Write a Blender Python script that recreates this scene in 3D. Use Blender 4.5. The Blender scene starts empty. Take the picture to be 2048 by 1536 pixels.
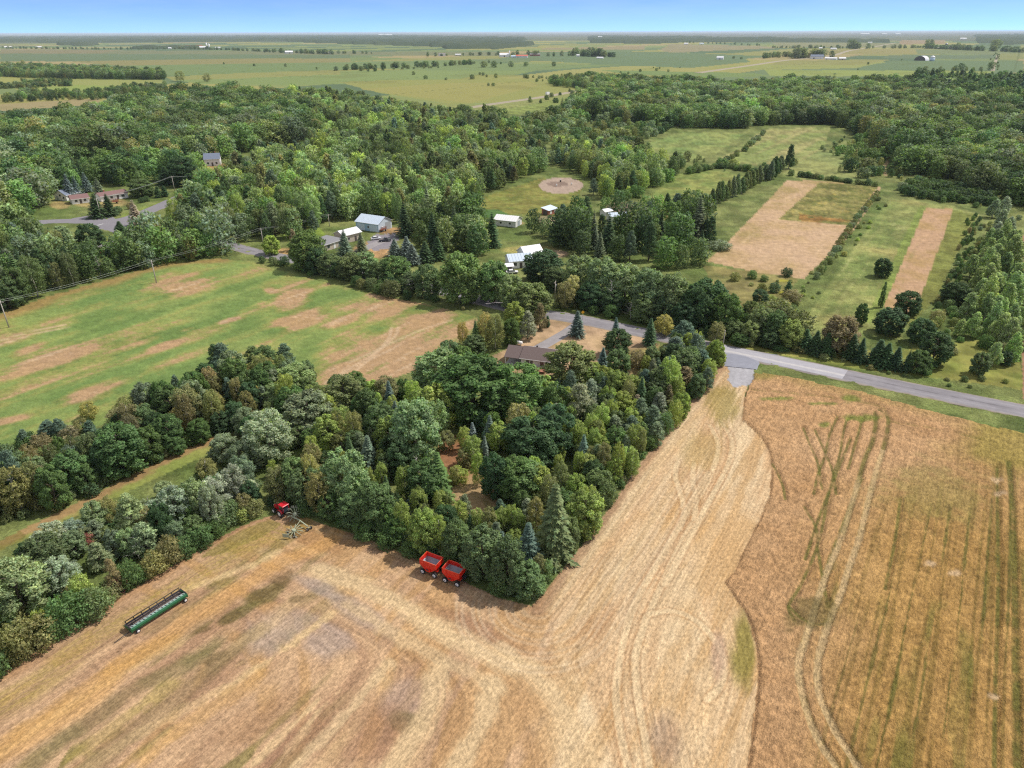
import bpy, bmesh, math, random
import numpy as np
from mathutils import Matrix, Vector

SC = bpy.context.scene
COL = SC.collection

# ------------------------------------------------------------------ camera, sky, sun, exposure
CAM_H = 78.0
F_PX = 1420.0                      # focal length in pixels of a 2048 px wide picture
PITCH = math.atan(704.0 / F_PX)
ROLL = math.radians(0.15)
cp, sp_ = math.cos(PITCH), math.sin(PITCH)
_f = np.array([0.0, cp, -sp_]); _u0 = np.array([0.0, sp_, cp]); _r0 = np.array([1.0, 0.0, 0.0])
_r = _r0 * math.cos(ROLL) - _u0 * math.sin(ROLL)
_u = _u0 * math.cos(ROLL) + _r0 * math.sin(ROLL)
cam_data = bpy.data.cameras.new("camera")
cam = bpy.data.objects.new("camera", cam_data)
COL.objects.link(cam)
cam.matrix_world = Matrix(((_r[0], _u[0], -_f[0], 0.0), (_r[1], _u[1], -_f[1], 0.0), (_r[2], _u[2], -_f[2], CAM_H), (0, 0, 0, 1)))
cam_data.sensor_width = 36.0
cam_data.lens = 36.0 * F_PX / 2048.0
cam_data.clip_start = 1.0
cam_data.clip_end = 200000.0
SC.camera = cam

SUN_EL = math.radians(55.0)
SUN_AZ = math.radians(69.0)        # clockwise from +Y: the sun stands to the right and a little beyond the scene
sun_data = bpy.data.lights.new("sun", 'SUN')
sun_data.energy = 3.0
sun_data.angle = math.radians(0.6)
sun_data.color = (1.0, 0.94, 0.85)
sun = bpy.data.objects.new("sun", sun_data)
COL.objects.link(sun)
to_sun = Vector((math.sin(SUN_AZ) * math.cos(SUN_EL), math.cos(SUN_AZ) * math.cos(SUN_EL), math.sin(SUN_EL)))
sun.rotation_euler = to_sun.to_track_quat('Z', 'Y').to_euler()

world = bpy.data.worlds.new("World")
SC.world = world
world.use_nodes = True
wt = world.node_tree
wt.nodes.clear()
w_out = wt.nodes.new('ShaderNodeOutputWorld')
w_bg = wt.nodes.new('ShaderNodeBackground')
w_sky = wt.nodes.new('ShaderNodeTexSky')
w_sky.sky_type = 'NISHITA'
w_sky.sun_disc = False
w_sky.sun_elevation = SUN_EL
w_sky.sun_rotation = SUN_AZ
w_sky.altitude = 5000.0
w_sky.air_density = 0.33
w_sky.dust_density = 0.0
w_sky.ozone_density = 6.0
w_bg.inputs['Strength'].default_value = 0.14
# thin high cloud all over the sky, thinning out towards the horizon
w_tc = wt.nodes.new('ShaderNodeTexCoord')
w_sep = wt.nodes.new('ShaderNodeSeparateXYZ'); wt.links.new(w_tc.outputs['Generated'], w_sep.inputs[0])
w_add = wt.nodes.new('ShaderNodeMath'); w_add.operation = 'ADD'; w_add.inputs[1].default_value = 0.12; wt.links.new(w_sep.outputs['Z'], w_add.inputs[0])
w_div = wt.nodes.new('ShaderNodeVectorMath'); w_div.operation = 'DIVIDE'
w_cmb = wt.nodes.new('ShaderNodeCombineXYZ')
for i in range(3): wt.links.new(w_add.outputs[0], w_cmb.inputs[i])
wt.links.new(w_tc.outputs['Generated'], w_div.inputs[0]); wt.links.new(w_cmb.outputs[0], w_div.inputs[1])
w_nz = wt.nodes.new('ShaderNodeTexNoise'); w_nz.inputs['Scale'].default_value = 0.8; w_nz.inputs['Detail'].default_value = 6.0; w_nz.inputs['Roughness'].default_value = 0.6
wt.links.new(w_div.outputs[0], w_nz.inputs['Vector'])
w_cl = wt.nodes.new('ShaderNodeMapRange'); w_cl.interpolation_type = 'SMOOTHSTEP'
w_cl.inputs['From Min'].default_value = 0.22; w_cl.inputs['From Max'].default_value = 0.75; w_cl.inputs['To Max'].default_value = 0.85
wt.links.new(w_nz.outputs['Fac'], w_cl.inputs['Value'])
w_hz = wt.nodes.new('ShaderNodeMapRange'); w_hz.interpolation_type = 'SMOOTHSTEP'
w_hz.inputs['From Min'].default_value = -0.035; w_hz.inputs['From Max'].default_value = 0.30
wt.links.new(w_sep.outputs['Z'], w_hz.inputs['Value'])
w_mul = wt.nodes.new('ShaderNodeMath'); w_mul.operation = 'MULTIPLY'
wt.links.new(w_cl.outputs['Result'], w_mul.inputs[0]); wt.links.new(w_hz.outputs['Result'], w_mul.inputs[1])
w_mix = wt.nodes.new('ShaderNodeMix'); w_mix.data_type = 'RGBA'
w_mix.inputs['B'].default_value = (6.2, 6.2, 6.3, 1.0)
wt.links.new(w_sky.outputs['Color'], w_mix.inputs['A']); wt.links.new(w_mul.outputs[0], w_mix.inputs['Factor'])
wt.links.new(w_mix.outputs['Result'], w_bg.inputs['Color'])
wt.links.new(w_bg.outputs['Background'], w_out.inputs['Surface'])

SC.view_settings.view_transform = 'Standard'
SC.view_settings.look = 'None'
SC.view_settings.exposure = 0.58
SC.view_settings.gamma = 1.0
SC.view_settings.use_curve_mapping = False
SC.render.engine = 'CYCLES'
SC.cycles.max_bounces = 6
SC.cycles.diffuse_bounces = 3
SC.cycles.glossy_bounces = 2
SC.cycles.transmission_bounces = 3
SC.cycles.transparent_max_bounces = 6
SC.cycles.volume_bounces = 1
SC.cycles.use_denoising = False
SC.cycles.filter_width = 1.2

# ------------------------------------------------------------------ photograph pixel <-> place on the land
def ray(px, py):
    px = np.asarray(px, float); py = np.asarray(py, float)
    a = (px - 1024.0) / F_PX; b = (768.0 - py) / F_PX
    return (a[..., None] * _r + b[..., None] * _u + _f)

def U(px, py, z=0.0):
    d = ray(px, py)
    t = (z - CAM_H) / d[..., 2]
    return d[..., 0] * t, d[..., 1] * t

def V3(px, py, z=0.0):
    x, y = U(px, py, z)
    return Vector((float(x), float(y), z))

def project(x, y, z=0.0):
    x = np.asarray(x, float); y = np.asarray(y, float); dz = np.asarray(z, float) - CAM_H
    dep = y * _f[1] + dz * _f[2]
    dep = np.where(dep < 1e-3, 1e-3, dep)
    a = (x * _r[0] + y * _r[1] + dz * _r[2]) / dep
    b = (x * _u[0] + y * _u[1] + dz * _u[2]) / dep
    return 1024.0 + a * F_PX, 768.0 - b * F_PX, dep

# ------------------------------------------------------------------ noise and polygon tools
def _hash(ix, iy, seed):
    h = (ix.astype(np.int64) * 374761393 + iy.astype(np.int64) * 668265263 + seed * 144269504) & 0xFFFFFFFF
    h = ((h ^ (h >> 13)) * 1274126177) & 0xFFFFFFFF
    h = (h ^ (h >> 16)) & 0xFFFF
    return h / 65535.0

def vnoise(x, y, s, seed=0):
    x = x / s; y = y / s
    ix = np.floor(x); iy = np.floor(y)
    fx = x - ix; fy = y - iy
    fx = fx * fx * (3 - 2 * fx); fy = fy * fy * (3 - 2 * fy)
    a = _hash(ix, iy, seed); b = _hash(ix + 1, iy, seed); c = _hash(ix, iy + 1, seed); d = _hash(ix + 1, iy + 1, seed)
    return (a * (1 - fx) + b * fx) * (1 - fy) + (c * (1 - fx) + d * fx) * fy

def fbm(x, y, s, seed=0, octs=3):
    v = 0.0; amp = 0.5; tot = 0.0
    for k in range(octs):
        v = v + amp * vnoise(x, y, s, seed + 17 * k); tot += amp
        s *= 0.5; amp *= 0.55
    return v / tot

def sstep(a, b, x):
    t = np.clip((x - a) / (b - a), 0, 1)
    return t * t * (3 - 2 * t)

def inpoly(px, py, poly):
    poly = np.asarray(poly, float)
    out = np.zeros(px.shape, bool)
    box = (px >= poly[:, 0].min()) & (px <= poly[:, 0].max()) & (py >= poly[:, 1].min()) & (py <= poly[:, 1].max())
    if not box.any():
        return out
    x = px[box]; y = py[box]; c = np.zeros(x.shape, bool)
    n = len(poly)
    for i in range(n):
        x1, y1 = poly[i]; x2, y2 = poly[(i + 1) % n]
        if y1 == y2:
            continue
        cond = ((y1 > y) != (y2 > y)) & (x < (x2 - x1) * (y - y1) / (y2 - y1) + x1)
        c ^= cond
    out[box] = c
    return out

def polydist(x, y, line, reach):
    """distance to a polyline (given in metres) and place along it; inf beyond reach"""
    line = np.asarray(line, float)
    d = np.full(x.shape, np.inf)
    box = (x >= line[:, 0].min() - reach) & (x <= line[:, 0].max() + reach) & (y >= line[:, 1].min() - reach) & (y <= line[:, 1].max() + reach)
    if not box.any():
        return d
    X = x[box]; Y = y[box]; D = np.full(X.shape, np.inf)
    for i in range(len(line) - 1):
        ax, ay = line[i]; bx, by = line[i + 1]
        vx, vy = bx - ax, by - ay
        L2 = vx * vx + vy * vy + 1e-9
        t = np.clip(((X - ax) * vx + (Y - ay) * vy) / L2, 0, 1)
        D = np.minimum(D, np.hypot(X - ax - t * vx, Y - ay - t * vy))
    d[box] = D
    return d

def smooth_line(pts, n=6):
    """Catmull-Rom through the points"""
    P = np.asarray(pts, float)
    if len(P) < 3:
        return P
    Q = np.vstack([2 * P[0] - P[1], P, 2 * P[-1] - P[-2]])
    out = []
    for i in range(1, len(Q) - 2):
        p0, p1, p2, p3 = Q[i - 1], Q[i], Q[i + 1], Q[i + 2]
        for k in range(n):
            t = k / n
            out.append(0.5 * ((2 * p1) + (-p0 + p2) * t + (2 * p0 - 5 * p1 + 4 * p2 - p3) * t * t + (-p0 + 3 * p1 - 3 * p2 + p3) * t ** 3))
    out.append(P[-1])
    return np.array(out)

def land(pts, n=6):
    P = smooth_line(pts, n)
    x, y = U(P[:, 0], P[:, 1])
    return np.stack([x, y], 1)

KEXP = 1.75
def A(r, g, b, k=None):
    """the albedo whose sunlit colour in the photograph is this sRGB colour"""
    c = np.array([r, g, b], float) / 255.0
    lin = np.where(c <= 0.04045, c / 12.92, ((c + 0.055) / 1.055) ** 2.4)
    return lin / (k or KEXP)

# ------------------------------------------------------------------ objects
def tag(o, label=None, cat=None, group=None, kind=None):
    if label: o['label'] = label
    if cat: o['category'] = cat
    if group: o['group'] = group
    if kind: o['kind'] = kind
    return o

def link(name, me, parent=None):
    o = bpy.data.objects.new(name, me)
    COL.objects.link(o)
    if parent is not None:
        o.parent = parent
    return o

def empty(name, loc, rz=0.0, label=None, cat=None, group=None):
    o = bpy.data.objects.new(name, None)
    COL.objects.link(o)
    o.location = loc; o.rotation_euler = (0, 0, rz)
    o.empty_display_size = 0.5
    return tag(o, label, cat, group)

def copy_tree(o, parent=None):
    c = o.copy()
    COL.objects.link(c)
    if parent is not None:
        c.parent = parent
    for ch in list(o.children):
        copy_tree(ch, c)
    return c

class MB:
    """collects shapes and links them as one mesh object"""
    def __init__(self):
        self.v = []; self.f = []; self.smooth = []
    def add(self, vs, fs, smooth=False):
        n = len(self.v)
        self.v += [tuple(map(float, p)) for p in vs]
        self.f += [tuple(i + n for i in f) for f in fs]
        self.smooth += [smooth] * len(fs)
        return self
    def box(self, c, s, rz=0.0, taper=1.0, m=None):
        hx, hy, hz = s[0] / 2, s[1] / 2, s[2] / 2
        vs = []
        for dz, t in ((-hz, 1.0), (hz, taper)):
            for dx, dy in ((-hx, -hy), (hx, -hy), (hx, hy), (-hx, hy)):
                x, y = dx * t, dy * t
                x, y = x * math.cos(rz) - y * math.sin(rz), x * math.sin(rz) + y * math.cos(rz)
                p = Vector((x, y, dz))
                if m is not None: p = m @ p
                vs.append((c[0] + p[0], c[1] + p[1], c[2] + p[2]))
        return self.add(vs, [(3, 2, 1, 0), (4, 5, 6, 7), (0, 1, 5, 4), (1, 2, 6, 5), (2, 3, 7, 6), (3, 0, 4, 7)])
    def prism(self, prof, a, b, axis='x'):
        """a profile of (p, q) swept from a to b: axis x takes (y, z), axis y takes (x, z)"""
        n = len(prof)
        if axis == 'x':
            vs = [(a, p, q) for p, q in prof] + [(b, p, q) for p, q in prof]
        else:
            vs = [(p, a, q) for p, q in prof] + [(p, b, q) for p, q in prof]
        fs = [tuple(range(n)), tuple(range(2 * n - 1, n - 1, -1))]
        fs += [(i, i + n, (i + 1) % n + n, (i + 1) % n) for i in range(n)]
        return self.add(vs, fs)
    def tube(self, pts, rad, k=6, caps=True, smooth=True):
        pts = [Vector(p) for p in pts]
        if not hasattr(rad, '__len__'): rad = [rad] * len(pts)
        vs = []; fs = []
        for i, p in enumerate(pts):
            d = (pts[min(i + 1, len(pts) - 1)] - pts[max(i - 1, 0)])
            if d.length < 1e-6: d = Vector((0, 0, 1))
            d.normalize()
            up = Vector((0, 0, 1)) if abs(d.z) < 0.9 else Vector((1, 0, 0))
            a = d.cross(up).normalized(); b = d.cross(a)
            for j in range(k):
                t = 2 * math.pi * j / k
                vs.append(p + (a * math.cos(t) + b * math.sin(t)) * rad[i])
        for i in range(len(pts) - 1):
            for j in range(k):
                fs.append((i * k + j, i * k + (j + 1) % k, (i + 1) * k + (j + 1) % k, (i + 1) * k + j))
        self.add(vs, fs, smooth)
        if caps:
            n = len(self.v) - len(vs)
            self.f += [tuple(n + j for j in range(k - 1, -1, -1)), tuple(n + (len(pts) - 1) * k + j for j in range(k))]
            self.smooth += [False, False]
        return self
    def wheel(self, c, r, w, k=18, axis=(0, 1, 0), r_in=0.0):
        """a tyre: rounded ring round axis"""
        ax = Vector(axis).normalized()
        up = Vector((0, 0, 1)); side = ax.cross(up).normalized()
        prof = [(r_in, -w / 2), (r * 0.93, -w / 2), (r, -w * 0.3), (r, w * 0.3), (r * 0.93, w / 2), (r_in, w / 2)]
        vs = []; fs = []; n = len(prof)
        for j in range(k):
            t = 2 * math.pi * j / k
            d = side * math.cos(t) + up * math.sin(t)
            for rr, ww in prof:
                vs.append(Vector(c) + d * rr + ax * ww)
        for j in range(k):
            for i in range(n if r_in > 0 else n - 1):
                fs.append((j * n + i, j * n + (i + 1) % n, ((j + 1) % k) * n + (i + 1) % n, ((j + 1) % k) * n + i))
        return self.add(vs, fs, True)
    def build(self, name, mat, parent=None, mesh_only=False):
        me = bpy.data.meshes.new(name)
        me.from_pydata(self.v, [], self.f)
        me.polygons.foreach_set('use_smooth', self.smooth)
        if mat is not None: me.materials.append(mat)
        me.update()
        if mesh_only: return me
        return link(name, me, parent)

# ------------------------------------------------------------------ materials
MATS = {}
def new_mat(name):
    m = bpy.data.materials.new(name); m.use_nodes = True
    nt = m.node_tree; nt.nodes.clear()
    out = nt.nodes.new('ShaderNodeOutputMaterial')
    return m, nt, out

def paint(name, col, rough=0.6, metal=0.0, spec=0.4, scale=3.0, var=0.12, bump=0.0, coat=0.0):
    """a plain surface with a little wear: noise in the colour and the roughness"""
    m, nt, out = new_mat(name)
    b = nt.nodes.new('ShaderNodeBsdfPrincipled')
    tc = nt.nodes.new('ShaderNodeTexCoord'); nz = nt.nodes.new('ShaderNodeTexNoise')
    nz.inputs['Scale'].default_value = scale; nz.inputs['Detail'].default_value = 5.0
    mr = nt.nodes.new('ShaderNodeMapRange')
    mr.inputs['From Min'].default_value = 0.3; mr.inputs['From Max'].default_value = 0.7
    mr.inputs['To Min'].default_value = 1.0 - var; mr.inputs['To Max'].default_value = 1.0 + var
    mx = nt.nodes.new('ShaderNodeMix'); mx.data_type = 'RGBA'; mx.blend_type = 'MULTIPLY'
    mx.inputs['Factor'].default_value = 1.0
    mx.inputs['A'].default_value = (*col, 1)
    L = nt.links
    L.new(tc.outputs['Object'], nz.inputs['Vector']); L.new(nz.outputs['Fac'], mr.inputs['Value'])
    L.new(mr.outputs['Result'], mx.inputs['B']); L.new(mx.outputs['Result'], b.inputs['Base Color'])
    b.inputs['Roughness'].default_value = rough; b.inputs['Metallic'].default_value = metal
    b.inputs['Specular IOR Level'].default_value = spec
    b.inputs['Coat Weight'].default_value = coat
    if bump:
        bp = nt.nodes.new('ShaderNodeBump'); bp.inputs['Strength'].default_value = bump
        L.new(nz.outputs['Fac'], bp.inputs['Height']); L.new(bp.outputs['Normal'], b.inputs['Normal'])
    L.new(b.outputs['BSDF'], out.inputs['Surface'])
    MATS[name] = m
    return m

def ground_mat(name, s1, s2, amp, bump, bdist=0.12, rough=0.95, grain=0.0, rows=0.0):
    """colour painted per vertex, fine grain and relief from noise"""
    m, nt, out = new_mat(name)
    N = nt.nodes; L = nt.links
    b = N.new('ShaderNodeBsdfPrincipled')
    at = N.new('ShaderNodeAttribute'); at.attribute_name = 'col'
    tc = N.new('ShaderNodeTexCoord')
    n1 = N.new('ShaderNodeTexNoise'); n1.inputs['Scale'].default_value = s1; n1.inputs['Detail'].default_value = 4.0
    n2 = N.new('ShaderNodeTexNoise'); n2.inputs['Scale'].default_value = s2; n2.inputs['Detail'].default_value = 3.0
    L.new(tc.outputs['Object'], n1.inputs['Vector']); L.new(tc.outputs['Object'], n2.inputs['Vector'])
    ad = N.new('ShaderNodeMath'); ad.operation = 'ADD'
    L.new(n1.outputs['Fac'], ad.inputs[0]); L.new(n2.outputs['Fac'], ad.inputs[1])
    mr = N.new('ShaderNodeMapRange')
    mr.inputs['From Min'].default_value = 0.7; mr.inputs['From Max'].default_value = 1.3
    mr.inputs['To Min'].default_value = 1 - amp; mr.inputs['To Max'].default_value = 1 + amp
    mr.clamp = False
    L.new(ad.outputs[0], mr.inputs['Value'])
    mx = N.new('ShaderNodeMix'); mx.data_type = 'RGBA'; mx.blend_type = 'MULTIPLY'; mx.inputs['Factor'].default_value = 1.0
    L.new(at.outputs['Color'], mx.inputs['A']); L.new(mr.outputs['Result'], mx.inputs['B'])
    last = mx
    for k, (g, sc_) in enumerate(((grain, (3.2, 1.5, 1.0)), (rows, (2.4, 0.10, 1.0)))):
        if not g: continue
        mp = N.new('ShaderNodeMapping'); mp.inputs['Rotation'].default_value = (0, 0, math.radians(32.5)); 
        L.new(tc.outputs['Object'], mp.inputs['Vector'])
        m2 = N.new('ShaderNodeVectorMath'); m2.operation = 'MULTIPLY'; m2.inputs[1].default_value = sc_
        L.new(mp.outputs[0], m2.inputs[0])
        n3 = N.new('ShaderNodeTexNoise'); n3.inputs['Scale'].default_value = 1.0; n3.inputs['Detail'].default_value = 2.0; n3.inputs['Roughness'].default_value = .7
        L.new(m2.outputs[0], n3.inputs['Vector'])
        r3 = N.new('ShaderNodeMapRange'); r3.inputs['From Min'].default_value = 0.32; r3.inputs['From Max'].default_value = 0.62
        r3.inputs['To Min'].default_value = 1 - g; r3.inputs['To Max'].default_value = 1 + g * .55
        L.new(n3.outputs['Fac'], r3.inputs['Value'])
        x3 = N.new('ShaderNodeMix'); x3.data_type = 'RGBA'; x3.blend_type = 'MULTIPLY'; x3.inputs['Factor'].default_value = 1.0
        L.new(last.outputs['Result'], x3.inputs['A']); L.new(r3.outputs['Result'], x3.inputs['B']); last = x3
    L.new(last.outputs['Result'], b.inputs['Base Color'])
    b.inputs['Roughness'].default_value = rough; b.inputs['Specular IOR Level'].default_value = 0.1
    if bump:
        bp = N.new('ShaderNodeBump'); bp.inputs['Strength'].default_value = bump; bp.inputs['Distance'].default_value = bdist
        L.new(n2.outputs['Fac'], bp.inputs['Height']); L.new(bp.outputs['Normal'], b.inputs['Normal'])
    L.new(b.outputs['BSDF'], out.inputs['Surface'])
    MATS[name] = m
    return m

def leaf_mat(name, transl=0.3, spec=0.25, rough=0.55):
    """leaf colour: the tint each tree carries times the chance of each leaf"""
    m, nt, out = new_mat(name)
    N = nt.nodes; L = nt.links
    ti = N.new('ShaderNodeAttribute'); ti.attribute_type = 'INSTANCER'; ti.attribute_name = 'tint'
    va = N.new('ShaderNodeAttribute'); va.attribute_name = 'var'
    mx = N.new('ShaderNodeMix'); mx.data_type = 'RGBA'; mx.blend_type = 'MULTIPLY'; mx.inputs['Factor'].default_value = 1.0
    L.new(ti.outputs['Color'], mx.inputs['A']); L.new(va.outputs['Color'], mx.inputs['B'])
    b = N.new('ShaderNodeBsdfPrincipled')
    b.inputs['Roughness'].default_value = rough; b.inputs['Specular IOR Level'].default_value = spec
    L.new(mx.outputs['Result'], b.inputs['Base Color'])
    tr = N.new('ShaderNodeBsdfTranslucent')
    t2 = N.new('ShaderNodeMix'); t2.data_type = 'RGBA'; t2.blend_type = 'MULTIPLY'; t2.inputs['Factor'].default_value = 1.0
    t2.inputs['B'].default_value = (1.25, 1.35, 0.6, 1)
    L.new(mx.outputs['Result'], t2.inputs['A']); L.new(t2.outputs['Result'], tr.inputs['Color'])
    ms = N.new('ShaderNodeMixShader'); ms.inputs[0].default_value = transl
    L.new(b.outputs['BSDF'], ms.inputs[1]); L.new(tr.outputs['BSDF'], ms.inputs[2])
    L.new(ms.outputs[0], out.inputs['Surface'])
    MATS[name] = m
    return m

# ------------------------------------------------------------------ the land: one fan of cells, split into fields along their edges
deps = np.concatenate([np.arange(61.0, 6.0, -0.1), np.arange(6.0, 0.16, -0.045)])
azs = np.arange(-52.0, 52.01, 0.1)
RR = CAM_H / np.tan(np.radians(deps))
GX = (RR[:, None] * np.sin(np.radians(azs))[None, :])
GY = (RR[:, None] * np.cos(np.radians(azs))[None, :])
NR, NA = GX.shape
X = GX.ravel(); Y = GY.ravel(); R_ = np.hypot(X, Y)
PX, PY, _d = project(X, Y, 0.0)
n_pts = len(X)

# row direction shared by the farm (fields are laid out on one grid)
_rd = ray(2050.0, 64.0); ROWDIR = np.array([_rd[0], _rd[1]]); ROWDIR /= np.hypot(*ROWDIR)
CROSS = np.array([-ROWDIR[1], ROWDIR[0]])

def lic(x0, x1, y0, y1, cell, strokes, steps, lattice, seed):
    gx = np.arange(x0, x1, cell); gy = np.arange(y0, y1, cell)
    mx, my = np.meshgrid(gx, gy)
    cx = np.arange(x0, x1 + 4, 4.0); cy = np.arange(y0, y1 + 4, 4.0)
    kx, ky = np.meshgrid(cx, cy)
    a0 = 2 * math.atan2(ROWDIR[1], ROWDIR[0])
    c = np.full(kx.shape, 0.05 * math.cos(a0)) ; s = np.full(kx.shape, 0.05 * math.sin(a0))
    for line, w in strokes:
        for i in range(len(line) - 1):
            d = line[i + 1] - line[i]; m = (line[i + 1] + line[i]) / 2; ln = np.hypot(*d)
            a = 2 * math.atan2(d[1], d[0])
            q = w * ln / (((kx - m[0]) ** 2 + (ky - m[1]) ** 2) + 9.0) ** 1.5 * 9
            c += q * math.cos(a); s += q * math.sin(a)
    def coarse(arr, px, py):
        fx = np.clip((px - x0) / 4.0, 0, arr.shape[1] - 1.001); fy = np.clip((py - y0) / 4.0, 0, arr.shape[0] - 1.001)
        ix = fx.astype(int); iy = fy.astype(int); fx -= ix; fy -= iy
        return (arr[iy, ix] * (1 - fx) + arr[iy, ix + 1] * fx) * (1 - fy) + (arr[iy + 1, ix] * (1 - fx) + arr[iy + 1, ix + 1] * fx) * fy
    th = 0.5 * np.arctan2(coarse(s, mx, my), coarse(c, mx, my))
    tx, ty = np.cos(th), np.sin(th)
    if lattice > cell * 1.5:
        noise = vnoise(mx, my, lattice, seed)
    else:
        noise = np.random.default_rng(seed).random(mx.shape)
    acc = noise.copy(); H, W = mx.shape
    for sign in (1, -1):
        px = np.tile(np.arange(W, dtype=float), (H, 1)); py = np.tile(np.arange(H, dtype=float)[:, None], (1, W))
        dx, dy = tx * sign, ty * sign
        for k in range(steps):
            px += dx; py += dy
            ix = np.clip(px.astype(int), 0, W - 1); iy = np.clip(py.astype(int), 0, H - 1)
            acc += noise[iy, ix]
            nx, ny = tx[iy, ix], ty[iy, ix]
            flip = np.where(nx * dx + ny * dy < 0, -1.0, 1.0)
            dx, dy = nx * flip, ny * flip
    acc = (acc - acc.mean()) / acc.std()
    return (x0, y0, cell, acc)

def lic_at(L, x, y):
    x0, y0, cell, acc = L
    fx = (x - x0) / cell; fy = (y - y0) / cell
    ok = (fx > 0) & (fx < acc.shape[1] - 2) & (fy > 0) & (fy < acc.shape[0] - 2)
    fx = np.clip(fx, 0, acc.shape[1] - 2.001); fy = np.clip(fy, 0, acc.shape[0] - 2.001)
    ix = fx.astype(int); iy = fy.astype(int); fx = fx - ix; fy = fy - iy
    v = (acc[iy, ix] * (1 - fx) + acc[iy, ix + 1] * fx) * (1 - fy) + (acc[iy + 1, ix] * (1 - fx) + acc[iy + 1, ix + 1] * fx) * fy
    return np.where(ok, v, 0.0)

# wheel tracks and swaths, traced along the ground
TRACKS = {
 'A': [(1440,840),(1463,880),(1455,930),(1418,1000),(1367,1078),(1308,1203),(1287,1253),(1271,1312),(1273,1370),(1285,1450),(1300,1536)],
 'B': [(1420,850),(1436,890),(1425,940),(1390,1008),(1328,1101),(1269,1210),(1245,1290),(1232,1380),(1238,1450),(1255,1536)],
 'C': [(1355,923),(1351,953),(1360,985),(1368,1020),(1360,1060)],
 'D': [(1388,925),(1385,960),(1392,1000),(1388,1040)],
 'E': [(1417,945),(1380,1010),(1338,1090),(1290,1170)],
 'F': [(1447,949),(1410,1020),(1372,1090),(1330,1170)],
 'G': [(1300,1228),(1345,1222),(1390,1240),(1425,1275),(1447,1320),(1440,1370),(1415,1400)],
}
SWATH = [
 [(640,1140),(720,1170),(800,1212),(900,1270),(1000,1318),(1065,1345)],
 [(985,1370),(962,1450),(915,1536)],
 [(880,1335),(850,1440),(775,1536)],
 [(1062,1335),(1120,1420),(1150,1536)],
 [(590,1536),(690,1430),(775,1330)],
 [(1000,1290),(1060,1340),(1110,1390),(1170,1480),(1190,1536)],
 [(700,1210),(830,1290),(930,1340),(1000,1380)],
 [(640,1060),(760,1095),(900,1165),(1020,1220),(1075,1225)],
 [(1095,1215),(1180,1110),(1290,960),(1400,830),(1450,745)],
 [(1120,1290),(1200,1180),(1300,1040),(1400,900)],
]
stroke_list = [(land(s), 1.0) for s in SWATH] + [(land(TRACKS[k]), 0.6) for k in 'ABG']
L_near = lic(-75, 100, 36, 175, 0.22, stroke_list, 26, 0.2, 5)
L_wide = lic(-75, 100, 36, 175, 0.5, stroke_list, 26, 1.6, 9)
L_mid = lic(-290, 175, 60, 420, 0.8, [], 16, 0.8, 11)
L_midw = lic(-290, 175, 60, 420, 1.4, [], 14, 5.0, 13)
SF = lic_at(L_near, X, Y); SW = lic_at(L_wide, X, Y); MF = lic_at(L_mid, X, Y); MW = lic_at(L_midw, X, Y)

near = R_ < 460
def fb(s, seed, octs=3):
    return fbm(X, Y, s, seed, octs)
n2 = fb(2.0, 1, 2); n8 = fb(8.0, 2); n25 = fb(25.0, 3); n80 = fb(80.0, 4, 2)
n05 = vnoise(X, Y, 0.7, 8)
n300 = fb(320.0, 6, 3)

col = np.empty((n_pts, 3)); reg = np.zeros(n_pts, int)
def put(mask, c, w=1.0):
    """blend colour c in where mask (bool or 0..1)"""
    global col
    m = (np.asarray(mask, float) * w)
    i = np.nonzero(m > 1e-3)[0]
    mm = m[i, None]
    cc = c[i] if (hasattr(c, 'ndim') and c.ndim == 2) else np.asarray(c)[None, :]
    col[i] = col[i] * (1 - mm) + cc * mm

def lerp(a, b, t):
    t = np.clip(t, 0, 1)[:, None]
    return np.asarray(a)[None, :] * (1 - t) + np.asarray(b)[None, :] * t

# rough ground between the fields: grass, weeds, leaf litter
col[:] = lerp(A(110, 128, 70), A(146, 152, 94), sstep(0.3, 0.75, n25 * 0.5 + n8 * 0.5))
wood_floor = A(70, 70, 40)

# edges wander a little
JX = PX + (n2 - 0.5) * 2 * np.clip(260 / np.maximum(R_, 60), 0.2, 4.5)
JY = PY + (n8 - 0.5) * 2 * np.clip(200 / np.maximum(R_, 60), 0.15, 3.5)
def P(poly): return inpoly(JX, JY, poly)

# ---- the far plain
far = (R_ > 520) & (PY < 226 - 12 * sstep(300, 500, PX))
row_noise = vnoise(X * ROWDIR[0] + Y * ROWDIR[1], X * CROSS[0] + Y * CROSS[1], 900.0, 21)
# patchwork of strip fields on the farm grid
u_ = X * CROSS[0] + Y * CROSS[1]; v_ = X * ROWDIR[0] + Y * ROWDIR[1]
def patch(u, v, su, sv, seed):
    iu = np.floor(u / su); off = _hash(iu, iu * 0 + 3, seed)
    iv = np.floor(v / (sv * (0.6 + off)) + off * 3)
    return _hash(iu, iv, seed + 1), _hash(iu, iv, seed + 2)
pa, pb = patch(u_, v_, 240.0, 1100.0, 31)
pal = np.array([A(150,168,108), A(128,152,108), A(165,178,110), A(190,186,112), A(140,160,112), A(176,176,108), A(118,142,104), A(200,184,130)])
fc = pal[(pa * 7.99).astype(int)]
fc = fc * (0.76 + 0.14 * n80[:, None])
put(far, fc)
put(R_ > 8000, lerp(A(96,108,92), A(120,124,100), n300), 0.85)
put(R_ > 15000, A(122,122,112), 0.6)

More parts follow.
